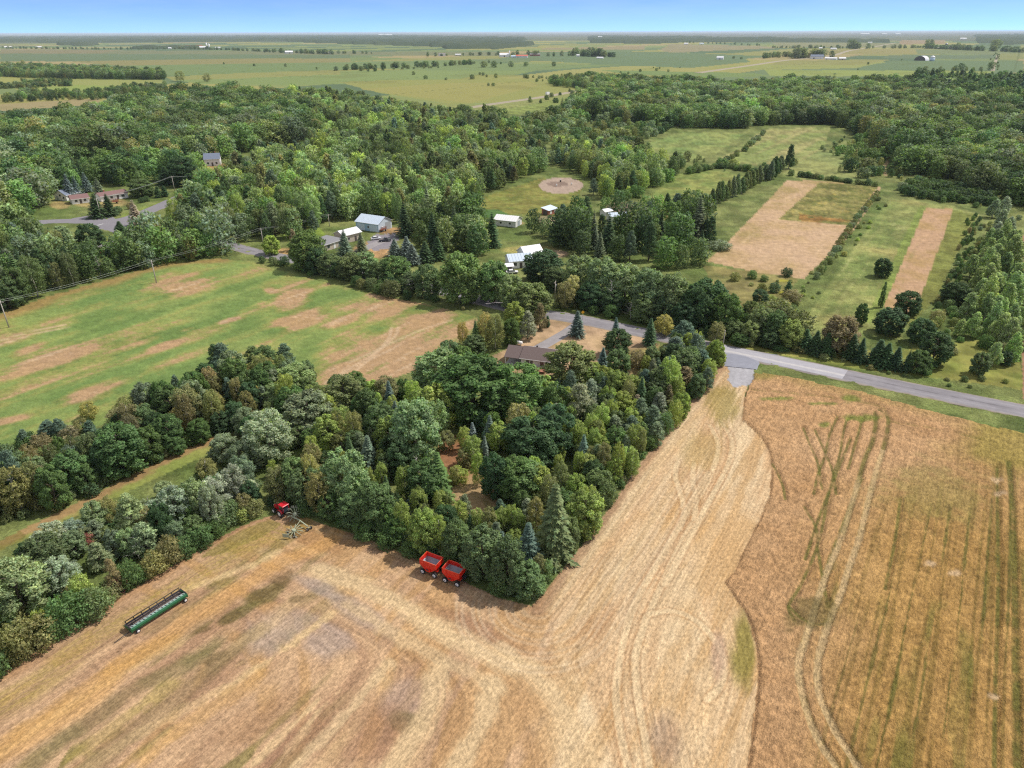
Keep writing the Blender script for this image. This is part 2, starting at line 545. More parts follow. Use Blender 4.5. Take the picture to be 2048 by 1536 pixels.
FAR = [
 # poly, colour
 ([(0,98),(150,99),(300,101),(700,103),(1000,104),(1000,112),(0,107)], (160,160,120)),
 ([(0,99),(240,100),(200,107),(0,107)], (176,158,118)),
 ([(0,107),(700,110),(700,118),(300,120),(0,124)], (132,152,114)),
 ([(140,123),(400,118),(700,116),(700,124),(420,130),(230,131)], (186,172,112)),
 ([(230,131),(700,124),(900,120),(1000,124),(700,140),(420,150),(300,152)], (142,164,104)),
 ([(330,154),(480,146),(680,140),(860,130),(900,134),(700,150),(480,158),(350,162)], (182,178,104)),
 ([(350,160),(500,156),(700,148),(880,138),(1080,140),(1000,156),(800,166),(560,170),(400,168)], (158,176,104)),
 ([(680,165),(860,150),(1090,150),(1180,140),(1340,132),(1340,140),(1170,152),(1160,178),(1000,205),(900,208),(760,186)], (184,182,100)),
 ([(720,178),(900,166),(1060,164),(1080,170),(980,196),(940,206),(800,190)], (194,184,104)),
 ([(680,142),(820,140),(970,146),(920,158),(720,162),(680,160)], (160,178,106)),
 ([(690,133),(900,126),(1100,128),(1240,130),(1060,142),(820,140)], (148,168,106)),
 ([(1000,156),(1130,140),(1250,132),(1330,131),(1200,148),(1090,160)], (196,188,110)),
 ([(1090,96),(1290,92),(1290,99),(1080,99)], (200,176,136)),
 ([(1340,88),(1520,92),(1560,96),(1420,102),(1340,106),(1320,100)], (196,178,138)),
 ([(1060,104),(1330,104),(1480,110),(1500,124),(1380,136),(1240,130),(1000,118)], (134,158,116)),
 ([(1400,134),(1560,128),(1760,120),(1790,134),(1540,140)], (184,186,102)),
 ([(1560,121),(1730,119),(1780,120),(1720,130),(1540,130)], (190,184,108)),
 ([(1790,121),(1990,122),(1985,142),(1700,139),(1740,130)], (134,158,114)),
 ([(1780,110),(1995,110),(1988,118),(1760,117)], (132,150,116)),
 ([(1650,99),(1840,98),(1830,108),(1640,109)], (196,180,112)),
 ([(1830,98),(2048,103),(2048,107),(1990,110),(1835,108)], (156,166,116)),
 ([(1800,81),(1890,80),(1890,88),(1800,89)], (204,168,130)),
 ([(1540,84),(1800,86),(1800,95),(1560,95)], (178,172,124)),
 ([(2000,107),(2048,107),(2048,119),(1996,119)], (178,178,110)),
 ([(1995,121),(2048,121),(2048,146),(1985,146)], (136,160,116)),
 ([(1530,140),(1990,142),(1970,154),(1540,152)], (178,190,100)),
 ([(1200,140),(1500,146),(1550,152),(1400,156),(1250,148)], (146,168,98)),
 # left middle distance
 ([(0,143),(44,144),(60,156),(30,164),(0,166)], (194,190,104)),
 ([(30,163),(140,158),(330,160),(330,170),(215,172),(90,178),(30,180)], (186,188,106)),
 ([(40,178),(160,170),(240,172),(200,182),(60,188)], (176,192,96)),
 ([(0,208),(90,203),(200,196),(196,210),(90,216),(0,222)], (200,176,130)),
 # fields by the far road
 ([(950,222),(1070,204),(1160,186),(1190,190),(1110,212),(1040,228),(980,230)], (166,178,92)),
 ([(860,206),(950,210),(1060,200),(1150,180),(1150,190),(1040,214),(940,226),(900,224)], (176,178,104)),
]
for poly, c in FAR:
    m = P(poly)
    put(m, (0.74 * A(*c) + 0.26 * A(136,158,108)) * (0.80 if poly[0][1] < 126 else .88) )
put(far, A(120, 120, 70), 0.25 * sstep(0.62, 0.8, n80))
# thin dark field margins
for q in (u_ / 240.0,):
    put(far & (R_ < 4000) & (np.abs(q - np.round(q)) < 0.006), A(96,112,66), 0.45)

# ---- fields on the right beyond the road
def field(poly, cols, rid, noise=None, amount=0.8):
    m = P(poly); a, b = cols
    t = noise if noise is not None else n8
    put(m, lerp(A(*a), A(*b), sstep(0.25, 0.75, t)))
    if rid: reg[m] = rid
    return m
FIELD_POLY = {
 'mown': [(1412,523),(1440,500),(1575,360),(1640,362),(1762,374),(1752,395),(1700,470),(1608,557),(1540,550)],
 'strip': [(1600,655),(1690,520),(1780,398),(1830,402),(1908,412),(1960,430),(1860,600),(1800,680),(1700,660)],
 'hay_a': [(1265,300),(1360,265),(1492,266),(1425,312),(1380,322)],
 'hay_b': [(1432,322),(1530,258),(1660,254),(1650,290),(1600,328),(1510,330)],
 'hay_c': [(1300,395),(1345,352),(1400,338),(1512,350),(1470,375),(1420,410),(1360,412)],
 'pasture': [(1405,530),(1540,548),(1600,556),(1560,600),(1500,650),(1440,600)],
 'paddock': [(965,395),(1040,370),(1085,356),(1165,360),(1160,400),(1120,440),(1040,430),(960,425)],
 'yard': [(1455,690),(1600,700),(1800,700),(1960,680),(2040,720),(2048,780),(1900,760),(1700,735)],
}
field(FIELD_POLY['hay_a'], ((128,150,86), (158,166,100)), 6, n25)
m = field(FIELD_POLY['hay_b'], ((168,164,108), (146,160,94)), 6, n25)
put(m, A(190,176,124), 0.5 * sstep(0.5, 0.7, vnoise(v_ * 0.05, u_, 7.0, 51)))
m = field(FIELD_POLY['hay_c'], ((134,152,84), (156,160,92)), 6, n8)
field([(1560,345),(1640,300),(1690,310),(1760,345),(1740,362),(1600,358)], ((138,154,96), (160,164,102)), 6, n25)
m = field(FIELD_POLY['mown'], ((222,188,152), (198,168,122)), 7, 0.6 * n8 + 0.4 * n25 + 0.05 * MF)
put(m, A(168,152,96), 0.6 * sstep(0.55, 0.75, n25 * 0.6 + n8 * 0.4))
put(m, A(232,200,165), 0.4 * sstep(0.3, 1.5, MF))
m = P([(1640,364),(1756,374),(1698,450),(1640,445),(1555,440)])
put(m, lerp(A(122,126,68), A(164,154,96), sstep(0.3, 0.7, n8 * 0.5 + n2 * 0.5))); reg[m] = 8
put(P([(1600,428),(1700,440),(1688,456),(1640,448),(1596,440)]), A(172,112,60), 0.6 * sstep(0.35, 0.6, n8))
put(m, A(196,170,70), 0.35 * sstep(0.72, 0.85, n2))
m = field(FIELD_POLY['strip'], ((132,148,84), (166,168,104)), 9, 0.5 * n8 + 0.5 * n25 + 0.08 * MF)
put(m, A(178,184,122), 0.5 * sstep(0.4, 1.6, MF)); put(m, A(186,170,110), 0.5 * sstep(.6, .8, n25))
m = P([(1768,612),(1850,416),(1906,418),(1880,500),(1832,612),(1800,640)])
put(m, lerp(A(214,176,140), A(190,158,110), sstep(0.3, 0.8, n8))); put(m, A(140,140,78), 0.4 * sstep(0.6, 1.8, -MF)); reg[m] = 10
m = P([(1840,410),(1853,412),(1768,610),(1740,650),(1730,640)])
put(m, A(146,164,84), 0.8)
m = P([(1906,420),(1950,430),(1870,600),(1820,650),(1800,640),(1835,610)])
put(m, lerp(A(150,150,80), A(126,136,70), n8), 0.9)
m = field(FIELD_POLY['pasture'], ((138,138,84), (160,150,96)), 6, n8)
put(P([(1440,556),(1500,552),(1560,570),(1500,585),(1450,580)]), A(122,112,82), 0.5 * sstep(0.4, 0.7, n8))
m = P([(1556,560),(1612,560),(1640,540),(1600,640),(1560,640)]); put(m, A(178,176,52), 0.7 * sstep(0.45, 0.65, n8))
field(FIELD_POLY['paddock'], ((156,150,84), (130,140,72)), 6, n8 * 0.6 + n2 * 0.4)
m = P([(945,415),(1000,420),(1020,430),(1000,440),(930,428)]); put(m, A(86,122,70), 0.9)
field(FIELD_POLY['yard'], ((140,150,76), (168,164,92)), 5, n8)
# right edge: bare brown field beyond the poplars
m = P([(2040,480),(2048,470),(2100,470),(2100,800),(2046,800)]); put(m, A(178,140,112)); reg[m] = 10
# sand ring
ring = np.hypot((PX - 1122) / 44.0, (PY - 371) / 16.5)
ring = np.maximum(ring, 0.35 + 0.65 * np.abs((PX - 1122) / 44.0 * 0.5 + (PY - 371) / 16.5 * 0.9))
m = ring < 1.0
put(m, lerp(A(204,182,164), A(188,166,150), n8)); reg[m] = 11
put(np.hypot((PX - 1115) / 22.0, (PY - 368) / 5.0) < 1.0, A(126,104,96), 0.6)
# dirt round the sheds
for cx_, cy_, rx, ry, c in ((1240,415,28,11,(150,128,116)), (1095,440,22,9,(186,168,140)), (1060,500,60,9,(178,168,104)),
                            (1110,508,28,8,(186,158,134)), (745,500,40,18,(206,164,120)), (790,462,40,8,(196,158,116)), (1010,446,40,5,(200,166,120)),
                            (580,505,50,9,(196,160,110)), (1330,430,50,10,(150,132,90)), (560,300,34,7,(214,176,132)), (430,332,26,7,(196,156,110)), (200,405,60,11,(182,162,110)), (120,410,22,8,(186,164,112))):
    put(sstep(1.1, 0.8, np.hypot((JX - cx_) / rx, (JY - cy_) / ry)), A(*c), 0.9)
for poly, c in (([(240,430),(330,400),(440,365),(440,385),(340,405),(250,440)], (146,162,84)), ([(560,470),(640,455),(660,480),(600,500)], (146,170,76)), ([(190,480),(235,465),(250,480),(215,500)], (150,160,80))):
    put(P(poly), A(*c), 0.9)

# ---- the hay meadow on the left
MEADOW = [(-400,760),(-200,690),(0,628),(100,592),(240,552),(330,527),(440,517),(500,523),(580,547),(680,572),(780,595),(870,612),(955,634),(950,660),(890,700),(830,740),(740,775),(640,770),(560,730),(430,760),(330,815),(170,860),(0,890),(-300,980),(-600,1000)]
m = P(MEADOW); reg[m] = 3
g = lerp(A(126,152,84), A(158,174,100), sstep(0.25, 0.7, 0.6 * n25 + 0.4 * n8 + 0.10 * MW))
g = g * (1.0 + 0.06 * np.clip(MF, -2, 2))[:, None]
put(m, g)
put(m & True, A(116,148,82), 0.6 * sstep(0.5, 0.75, fb(45.0, 77, 2)))
bare = np.full(n_pts, 0.0)
for ex, ey, rx, ry, rot in ((110,720,110,26,-0.32), (260,690,120,14,-0.3), (330,690,40,10,-0.3), (180,785,75,18,-0.3), (350,570,85,22,-0.25), (590,600,40,36,-0.5), (600,640,60,20,-0.3), (690,640,50,14,-0.3),
                            (790,700,180,56,-0.25), (870,640,140,56,0.15), (780,745,130,34,-.2), (760,620,100,20,.1), (690,735,70,20,-0.2), (820,600,150,16,0.2), (540,580,20,8,0.1), (370,660,30,8,-0.2), (20,840,50,8,-0.2), (60,700,40,10,-.3), (720,560,60,6,.2), (460,640,30,5,-.2)):
    dx = (PX - ex); dy = (PY - ey)
    c_, s_ = math.cos(rot), math.sin(rot)
    q = np.hypot((dx * c_ + dy * s_) / rx, (-dx * s_ + dy * c_) / ry)
    bare = np.maximum(bare, 1.25 - q)
bare = bare + 0.24 * np.clip(MW, -2, 2) + 0.15 * np.clip(MF, -2, 2) + (n8 - 0.5) * 0.8
tan = lerp(A(206,170,134), A(190,158,112), n8)
put(m, tan, sstep(0.25, 0.7, bare))
put(m, A(232,204,170), 0.55 * sstep(0.5, 1.1, bare) * sstep(0.5, 1.6, MF))
put(m, A(170,160,90), 0.45 * sstep(0.0, 0.35, bare) * (1 - sstep(0.3, 0.6, bare)))
edge = polydist(X, Y, land([(-200,690),(0,628),(100,592),(240,552),(330,527),(440,517)]), 20)
put(m, A(186,150,98), 0.75 * sstep(9, 3, edge + (n8 - 0.5) * 8))
for tr in ([(690,760),(760,700),(790,672),(797,655)], [(650,765),(740,712),(775,680),(783,655)], [(0,682),(60,664),(130,650)], [(0,690),(70,668),(140,655)], [(700,725),(830,665),(905,640)]):
    d = polydist(X, Y, land(tr), 3); put(m, A(230,200,165), 0.6 * sstep(0.7, 0.25, d))

# ---- grass lane between the two hedgerows
LANE = [(-300,1190),(-100,1120),(0,1082),(100,1032),(250,958),(350,905),(430,872),(450,880),(430,902),(330,948),(220,1000),(120,1046),(30,1088),(-60,1126),(-300,1220)]
m = P(LANE); reg[m] = 4
put(m, lerp(A(150,168,86), A(172,168,96), n8))
d = polydist(X, Y, land([(-200,1150),(0,1075),(130,1018),(250,956),(350,905),(432,875)]), 12)
put(m, lerp(A(196,162,114), A(172,144,98), n2), sstep(3.6, 2.0, d + (n2 - 0.5) * 2.5))
put(m, A(128,120,60), 0.6 * P([(-100,1080),(40,1060),(60,1085),(-60,1130)]))

# ---- lawn round the bungalow, clearing in the grove
LAWN = [(985,712),(1030,690),(1070,650),(1100,636),(1150,640),(1290,672),(1320,690),(1300,720),(1285,760),(1240,790),(1190,760),(1120,770),(1090,790),(1060,760),(1000,740)]
m = P(LAWN); reg[m] = 5
put(m, lerp(A(206,174,142), A(184,160,114), sstep(0.35, 0.75, 0.5 * n8 + 0.5 * n25)))
put(m, A(150,150,80), 0.6 * sstep(0.5, 0.7, n25))
put(P([(1055,735),(1080,735),(1075,755),(1055,750)]), A(196,120,86), 0.8)
CLEAR = [(875,870),(930,870),(945,900),(985,945),(1000,1010),(960,1030),(900,1028),(905,960),(880,920)]
m = P(CLEAR); reg[m] = 12
put(m, lerp(A(176,128,94), A(196,166,124), sstep(925, 985, PY + (n8 - 0.5) * 40)))
put(m, A(120,120,60), 0.5 * sstep(0.6, 0.8, n2))

# ---- stubble
EDGE = [tuple(q) for q in smooth_line([(1495,1536),(1507,1448),(1515,1374),(1515,1323),(1507,1273),(1492,1230),(1468,1195)], 6)] + [tuple(q) for q in smooth_line([(1449,1164),(1468,1144),(1484,1109),(1519,1039),(1530,1010),(1539,990),(1542,935),(1536,900),(1515,868),(1484,842)], 6)] + [(1488,800)]
STUB = [(-500,1700),(-500,1480),(-200,1420),(0,1352),(100,1275),(220,1205),(330,1140),(480,1052),(545,1030),(580,1022),(640,1045),(730,1075),(830,1118),(920,1160),(1000,1196),(1065,1212),(1092,1180),(1140,1120),(1205,1035),(1300,900),(1380,805),(1430,742),(1448,712),(1500,722),(1505,745)] + EDGE[::-1] + [(1470,1720)]
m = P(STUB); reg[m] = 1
t1 = sstep(-2.2, 2.0, 0.75 * SW + 0.30 * SF + (n8 - 0.5) * 1.6 + (n25 - 0.5) * 1.6)
right_strip = sstep(1040, 1150, PX + (n8 - .5) * 60)
left_c = lerp(A(192,153,120), A(224,187,146), t1)
right_c = lerp(A(228,188,142), A(243,216,174), t1)
put(m, left_c * (1 - right_strip[:, None]) + right_c * right_strip[:, None])
put(m, A(206,162,104), 0.5 * sstep(0.2, 1.3, lic_at(L_wide, X + 37, Y - 4) * 0.9 + (n25 - 0.5) * 3) )
put(m, A(220,172,112), 0.5 * right_strip * sstep(0.5, 0.72, n25 * 0.7 + n8 * 0.3 + 0.05 * SW) * sstep(1250, 1330, PX))
leftw = sstep(760, 520, PX) * sstep(1000, 1120, PY)
gr = sstep(0.25, 1.5, lic_at(L_wide, X - 21, Y + 9) + (n25 - 0.5) * 2.6 + (n8 - .5) * 1.4)
put(m, lerp(A(150,136,72), A(128,124,74), n8), 0.75 * leftw * gr)
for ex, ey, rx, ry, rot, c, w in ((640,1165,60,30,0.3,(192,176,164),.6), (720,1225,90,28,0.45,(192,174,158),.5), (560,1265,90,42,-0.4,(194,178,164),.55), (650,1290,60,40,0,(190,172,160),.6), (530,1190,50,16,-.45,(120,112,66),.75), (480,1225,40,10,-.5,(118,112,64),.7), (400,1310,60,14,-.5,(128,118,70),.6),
                                  (820,1400,60,40,0,(186,164,148),.5), (820,1448,36,20,.2,(128,120,78),.7), (700,1480,130,60,0,(176,134,104),.5), (540,1430,130,40,-.5,(180,140,100),.4), (920,1250,120,22,.45,(184,142,110),.6), (1180,1250,90,30,-.5,(196,146,100),.5), (860,1130,120,18,.38,(186,148,110),.6), (640,1085,50,18,.3,(196,150,104),.6)):
    c_, s_ = math.cos(rot), math.sin(rot); dx = PX - ex; dy = PY - ey
    q = np.hypot((dx * c_ + dy * s_) / rx, (-dx * s_ + dy * c_) / ry)
    put(m, A(*c), w * sstep(1.15, 0.5, q + (n8 - 0.5) * 0.9 + 0.13 * np.clip(SW, -2, 2)))
BANDS = [
 ([(560,1103),(492,1134),(376,1178),(300,1225)], 0.8, (240,208,156), .8), ([(660,1226),(560,1305),(444,1380),(308,1452),(222,1500),(154,1545)], 0.7, (238,206,154), .75), ([(342,1278),(205,1356),(103,1428),(0,1490),(-80,1545)], 1.5, (226,178,106), .75),
 ([(372,1275),(273,1332),(137,1414),(0,1512)], 0.6, (240,206,152), .7), ([(430,1290),(359,1336),(273,1377),(171,1448),(85,1507),(20,1560)], 1.5, (126,120,76), .7), ([(520,1262),(492,1281),(393,1366),(290,1445),(180,1530)], 1.5, (130,118,76), .6),
 ([(342,1366),(239,1445),(143,1517)], 1.0, (178,162,84), .65), ([(520,1350),(475,1383),(369,1452),(290,1517)], 1.2, (226,180,112), .7), ([(640,1400),(595,1440),(499,1536)], 0.5, (242,210,160), .75), ([(680,1380),(636,1425),(554,1536)], 0.5, (242,210,160), .7),
 ([(765,1366),(714,1431),(640,1536)], 1.3, (230,196,146), .6), ([(871,1340),(858,1421),(800,1536)], 1.4, (230,196,146), .6), ([(450,1210),(380,1262),(300,1310)], 1.6, (150,126,90), .45), ([(600,1190),(520,1262),(440,1310)], 1.2, (228,196,150), .5), ([(470,1160),(380,1215),(300,1262)], 1.0, (150,134,80), .4),
 ([(263,1281),(246,1293),(236,1301)], 0.3, (110,84,60), .8), ([(940,1250),(1010,1290),(1090,1310)], 2.0, (184,144,114), .4), ([(560,1536),(640,1470),(740,1400)], 2.0, (178,134,108), .45)]
for pts, wd, c, w in BANDS:
    d = polydist(X, Y, land(pts), 6)
    put(m, A(*c), w * sstep(wd * 1.5, wd * 0.3, d + (n2 - 0.5) * 1.3 + (n8 - .5) * 1.2 + 0.18 * np.clip(SF, -2, 2)) * (.55 + .45 * sstep(.3, .6, n8)))
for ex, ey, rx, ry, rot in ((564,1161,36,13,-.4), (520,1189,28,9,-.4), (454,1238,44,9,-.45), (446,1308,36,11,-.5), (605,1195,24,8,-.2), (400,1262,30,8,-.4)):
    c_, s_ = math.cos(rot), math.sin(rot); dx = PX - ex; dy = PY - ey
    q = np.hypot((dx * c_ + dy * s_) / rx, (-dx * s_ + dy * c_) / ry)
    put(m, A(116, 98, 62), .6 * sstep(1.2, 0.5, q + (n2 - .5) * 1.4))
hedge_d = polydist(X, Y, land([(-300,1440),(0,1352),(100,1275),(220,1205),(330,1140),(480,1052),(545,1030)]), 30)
put(m, A(176,156,76), 0.65 * sstep(2.5, 4.5, hedge_d + (n8 - .5) * 3) * sstep(9.5, 6.5, hedge_d + (n8 - .5) * 3) * (0.6 + 0.4 * np.clip(SF, -1, 1)))
put(m, A(150,138,70), 0.7 * P([(480,1060),(540,1038),(565,1048),(520,1075),(440,1110),(400,1115)]))
put(m, A(226,176,108), 0.55 * sstep(11, 12.5, hedge_d + (n8 - .5) * 2.5) * sstep(16, 14, hedge_d + (n8 - .5) * 2.5))
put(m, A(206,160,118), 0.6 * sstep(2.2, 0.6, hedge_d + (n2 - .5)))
for s, wd, w in zip(SWATH, (2.0, 1.7, 1.6, 1.8, 1.1, 1.0, 1.3, 0.6, 1.2, 1.3), (.9, .85, .75, .7, .7, .6, .6, .3, .5, .35)):
    d = polydist(X, Y, land(s), 6)
    put(m, A(238,208,162), w * sstep(wd * 1.3, wd * 0.35, d + (n2 - 0.5) * 1.2 + 0.22 * np.clip(SF, -2, 2)))
for k, tr in TRACKS.items():
    d = polydist(X, Y, land(tr), 3)
    put(m, A(244,216,172), 0.75 * sstep(0.62, 0.25, d + (n05 - .5) * 0.25))
    put(m, A(176,128,86), 0.35 * sstep(0.5, 0.62, d) * sstep(0.95, 0.75, d))
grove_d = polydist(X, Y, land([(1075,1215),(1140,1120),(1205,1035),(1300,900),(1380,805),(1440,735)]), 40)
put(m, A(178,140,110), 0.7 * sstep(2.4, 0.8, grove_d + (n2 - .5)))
for k in range(9):
    off = 2.3 + 1.25 * k + (0.4 if k % 2 else 0)
    put(m, A(240,214,178), 0.36 * sstep(0.42, 0.1, np.abs(grove_d + 0.5 * (n25 - .5) - off) + (n2 - .5) * 0.3) * sstep(0.3, 0.6, n8 * .5 + n25 * .5))
    put(m, A(176,136,100), 0.26 * sstep(0.42, 0.1, np.abs(grove_d + 0.5 * (n25 - .5) - off - 0.65) + (n2 - .5) * 0.3) * sstep(0.35, 0.6, n8))
fine_rows = np.sin((X * CROSS[0] + Y * CROSS[1]) * 2 * math.pi / 0.76)
put(m, A(244,216,172), right_strip * 0.22 * sstep(0.0, 0.9, fine_rows) * sstep(110, 90, R_))
put(m, A(164,148,72), 0.65 * sstep(1.2, 0.5, np.hypot((PX - 1448) / 34.0, (PY - 812) / 50.0) + (n8 - .5) * .8 + .14 * np.clip(SF, -2, 2)))
put(m, A(184,160,88), 0.4 * sstep(1.2, 0.4, np.hypot((PX - 1400) / 44.0, (PY - 900) / 40.0) + (n8 - .5) * 1.0 + .16 * np.clip(SF, -2, 2)))
put(m, A(150,140,66), 0.85 * sstep(1.15, 0.55, np.hypot((PX - 1487) / 30.0, (PY - 1306) / 88.0) + (n8 - .5) * .5 + .16 * np.clip(SW, -2, 2)))
put(m, A(204,172,146), 0.7 * sstep(1.2, 0.6, np.hypot((PX - 1436) / 18.0, (PY - 1310) / 52.0) + (n2 - .5) * .5))
put(m, A(176,150,132), 0.55 * sstep(1.2, 0.5, np.hypot((PX - 1330) / 40.0, (PY - 1480) / 70.0) + (n8 - .5) * .7))
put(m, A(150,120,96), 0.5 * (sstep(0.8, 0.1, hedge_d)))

# ---- standing wheat
WHEAT = [(1509,748),(1560,752),(1700,780),(1850,820),(2048,868),(2400,950),(2600,1700),(1470,1720)] + EDGE
m = P(WHEAT); reg[m] = 2
wm = m.copy()
gold = sstep(1560, 1800, PX + (n25 - .5) * 200) * sstep(860, 1100, PY + (n25 - .5) * 120)
w0 = lerp(A(223,181,135), A(203,159,112), sstep(0.2, 0.8, n2 * 0.2 + n8 * 0.4 + n25 * .4))
w1 = lerp(A(212,170,106), A(180,141,82), sstep(0.2, 0.8, n2 * 0.3 + n8 * 0.3 + n25 * .4))
put(m, w0 * (1 - gold[:, None]) + w1 * gold[:, None])
rowpos = X * CROSS[0] + Y * CROSS[1]
drill = vnoise(rowpos, X * 0.0 + v_ * 0.02, 0.45, 61)
put(m, A(122,104,52), 0.55 * gold * sstep(0.5, 0.8, drill))
tram = np.abs(((rowpos / 3.1) % 1.0) - 0.5) * 3.1
put(m, A(98,102,48), 0.75 * gold * sstep(1.22, 1.45, tram + (n2 - .5) * 0.35) * sstep(0.42, 0.62, vnoise(np.floor(rowpos / 3.1) * 7.7, v_, 14.0, 63) * 0.7 + n8 * 0.3))
put(m, A(112,122,56), 0.55 * gold * sstep(0.6, 0.8, vnoise(rowpos, v_ * 0.16, 1.3, 66)) * sstep(0.5, 0.68, n25))
road_side = polydist(X, Y, land([(1450,690),(1600,722),(1800,765),(2048,815),(2300,866)]), 60)
put(m, lerp(A(196,164,104), A(172,152,86), n8), 0.75 * sstep(19, 9, road_side + (n8 - .5) * 8))
put(m, A(196,180,112), 0.5 * sstep(16, 9, road_side + (n2 - .5) * 8) * sstep(.5, .8, vnoise(X, Y, 1.4, 71)))
put(m, A(168,154,76), 0.75 * sstep(1.2, 0.5, np.hypot((PX - 2040) / 150.0, (PY - 900) / 55.0) + (n8 - .5) * .8))
put(m, A(150,146,70), 0.6 * sstep(1.2, 0.5, np.hypot((PX - 1520) / 40.0, (PY - 752) / 14.0) + (n8 - .5) * .8))
WT = {
 1: [(1674,836),(1659,871),(1650,912),(1636,950),(1627,990)],
 2: [(1723,833),(1697,839),(1687,862),(1679,912),(1668,947),(1655,1000),(1636,1090),(1601,1171),(1577,1214),(1589,1242)],
 3: [(1725,836),(1703,915),(1695,940)],
 4: [(1750,827),(1751,848),(1744,886),(1729,921),(1706,1000),(1679,1086),(1647,1164),(1616,1265),(1597,1331),(1605,1397),(1632,1475),(1671,1536)],
 5: [(1758,821),(1773,833),(1776,850),(1767,897),(1753,941),(1737,1000),(1718,1078),(1698,1136),(1679,1195),(1659,1242),(1640,1304),(1634,1343),(1640,1397),(1671,1468),(1714,1536)],
 6: [(1606,856),(1618,886),(1635,927),(1644,980)],
 7: [(1630,862),(1650,906),(1666,947),(1672,990)],
 8: [(1609,1016),(1632,1058),(1636,1101),(1647,1168),(1655,1214)],
 9: [(1994,935),(1994,1000),(1996,1156),(1990,1390),(1988,1536)],
 10: [(2016,925),(2023,1000),(2029,1195),(2033,1536)],
 16: [(1700,880),(1672,950),(1640,1030),(1610,1120)],
 17: [(1723,960),(1690,1040),(1655,1130),(1640,1200)],
 18: [(1577,1214),(1606,1240),(1640,1250),(1662,1235)],
 19: [(1800,1000),(1790,1080),(1770,1180)],
 11: [(1486,848),(1505,862),(1515,868)],
 12: [(1545,930),(1556,950),(1566,975),(1570,1000)],
 13: [(1500,781),(1600,790),(1690,800),(1760,815),(1775,830)],
 14: [(1640,765),(1760,790),(1850,815),(1950,838)],
 15: [(1780,845),(1860,858),(1960,880)],
}
trk = np.full(n_pts, np.inf)
for k, tr in WT.items():
    L = land(tr); d = polydist(X, Y, L, 4)
    trk = np.minimum(trk, d)
    wid = {10: .55, 4: .5, 5: .5}.get(k, 0.30)
    weedy = sstep(0.35, 0.6, n8)
    gcol = lerp(A(98,98,50), A(122,124,62), n2)
    put(m, gcol, (0.8 if k not in (13, 14, 15, 11) else 0.5) * sstep(wid * 1.3, wid * 0.5, d) * (0.5 + 0.5 * sstep(.25, .5, n2)))
for k in (4, 5):      # bare wheelings, straw coloured
    L = land(WT[k]); d = polydist(X, Y, L, 3)
    put(m & (PY > (900 if k == 5 else 950)), A(230,198,150), 0.75 * sstep(0.65, 0.3, d + (n05 - .5) * .3) * sstep(.25, .5, n25 + (0.3 if k == 5 else 0) + 0.5 * sstep(1240, 1300, PY)))
for ex, ey, rx, ry in ((1720,838,50,8), (1650,852,14,6), (1700,800,18,8), (1560,800,40,4), (1650,810,40,3)):
    put(m, A(132,146,66), 0.8 * sstep(1.2, 0.5, np.hypot((PX - ex) / rx, (PY - ey) / ry) + (n2 - .5) * .9))
put(m, A(104,100,52), 0.6 * sstep(1.2, 0.5, np.hypot((PX - 1618) / 52.0, (PY - 1225) / 36.0) + (n2 - .5) * 1.6))
put(m, A(140,138,72), 0.45 * sstep(1.2, 0.4, np.hypot((PX - 1870) / 130.0, (PY - 1000) / 70.0) + (n8 - .5) * 1.2 + (n2 - .5) * .9))
for ex, ey in ((1858,1132), (1908,1150), (2000,990), (1987,1395), (1993,962)):
    put(m, A(232,200,158), 0.8 * sstep(1.3, 0.4, np.hypot((PX - ex) / 13.0, (PY - ey) / 6.0) + (n05 - .5) * .8))
white = np.random.default_rng(4).random(n_pts)
col[wm] *= (1.0 + 0.34 * (n05[wm] - 0.5) + 0.34 * (white[wm] - .5))[:, None]
sm = reg == 1
col[sm] *= (1.0 + 0.055 * np.clip(SF[sm], -2, 2) + 0.12 * (n05[sm] - 0.5) + 0.22 * (white[sm] - .5))[:, None]
om = (reg != 1) & (reg != 2) & (R_ < 900)
clump = sstep(.3, .7, fbm(X, Y, 4.5, 55, 2))
rough = om & np.isin(reg, (0, 5, 6, 8, 9)) & (R_ > 130)
col[rough] *= (1 + 0.42 * (clump[rough] - .5))[:, None] * np.array([1.0, 1.0, .97])
col[om] *= (1 + 0.20 * (n2[om] - .5) + 0.14 * (n05[om] - .5) + 0.2 * (n8[om] - .5) + 0.14 * (white[om] - .5))[:, None]

# ---- gravel and asphalt aprons
def pave(poly, c0, c1, rid):
    mm = inpoly(PX + (n05 - .5) * 5 + (n2 - .5) * 4, PY + (n05 - .5) * 4 + (n2 - .5) * 3, poly)
    put(mm, lerp(A(*c0), A(*c1), n05)); reg[mm] = rid
    return mm
pave([(1452,728),(1508,728),(1507,752),(1502,771),(1468,774),(1455,760),(1460,742)], (206,204,210), (188,186,192), 13)
pave([(740,498),(735,486),(752,468),(790,466),(800,478),(785,494),(755,502)], (170,164,170), (158,152,160), 13)
pave([(1085,640),(1170,640),(1170,650),(1140,668)], (0,0,0), (0,0,0), 0) if False else None

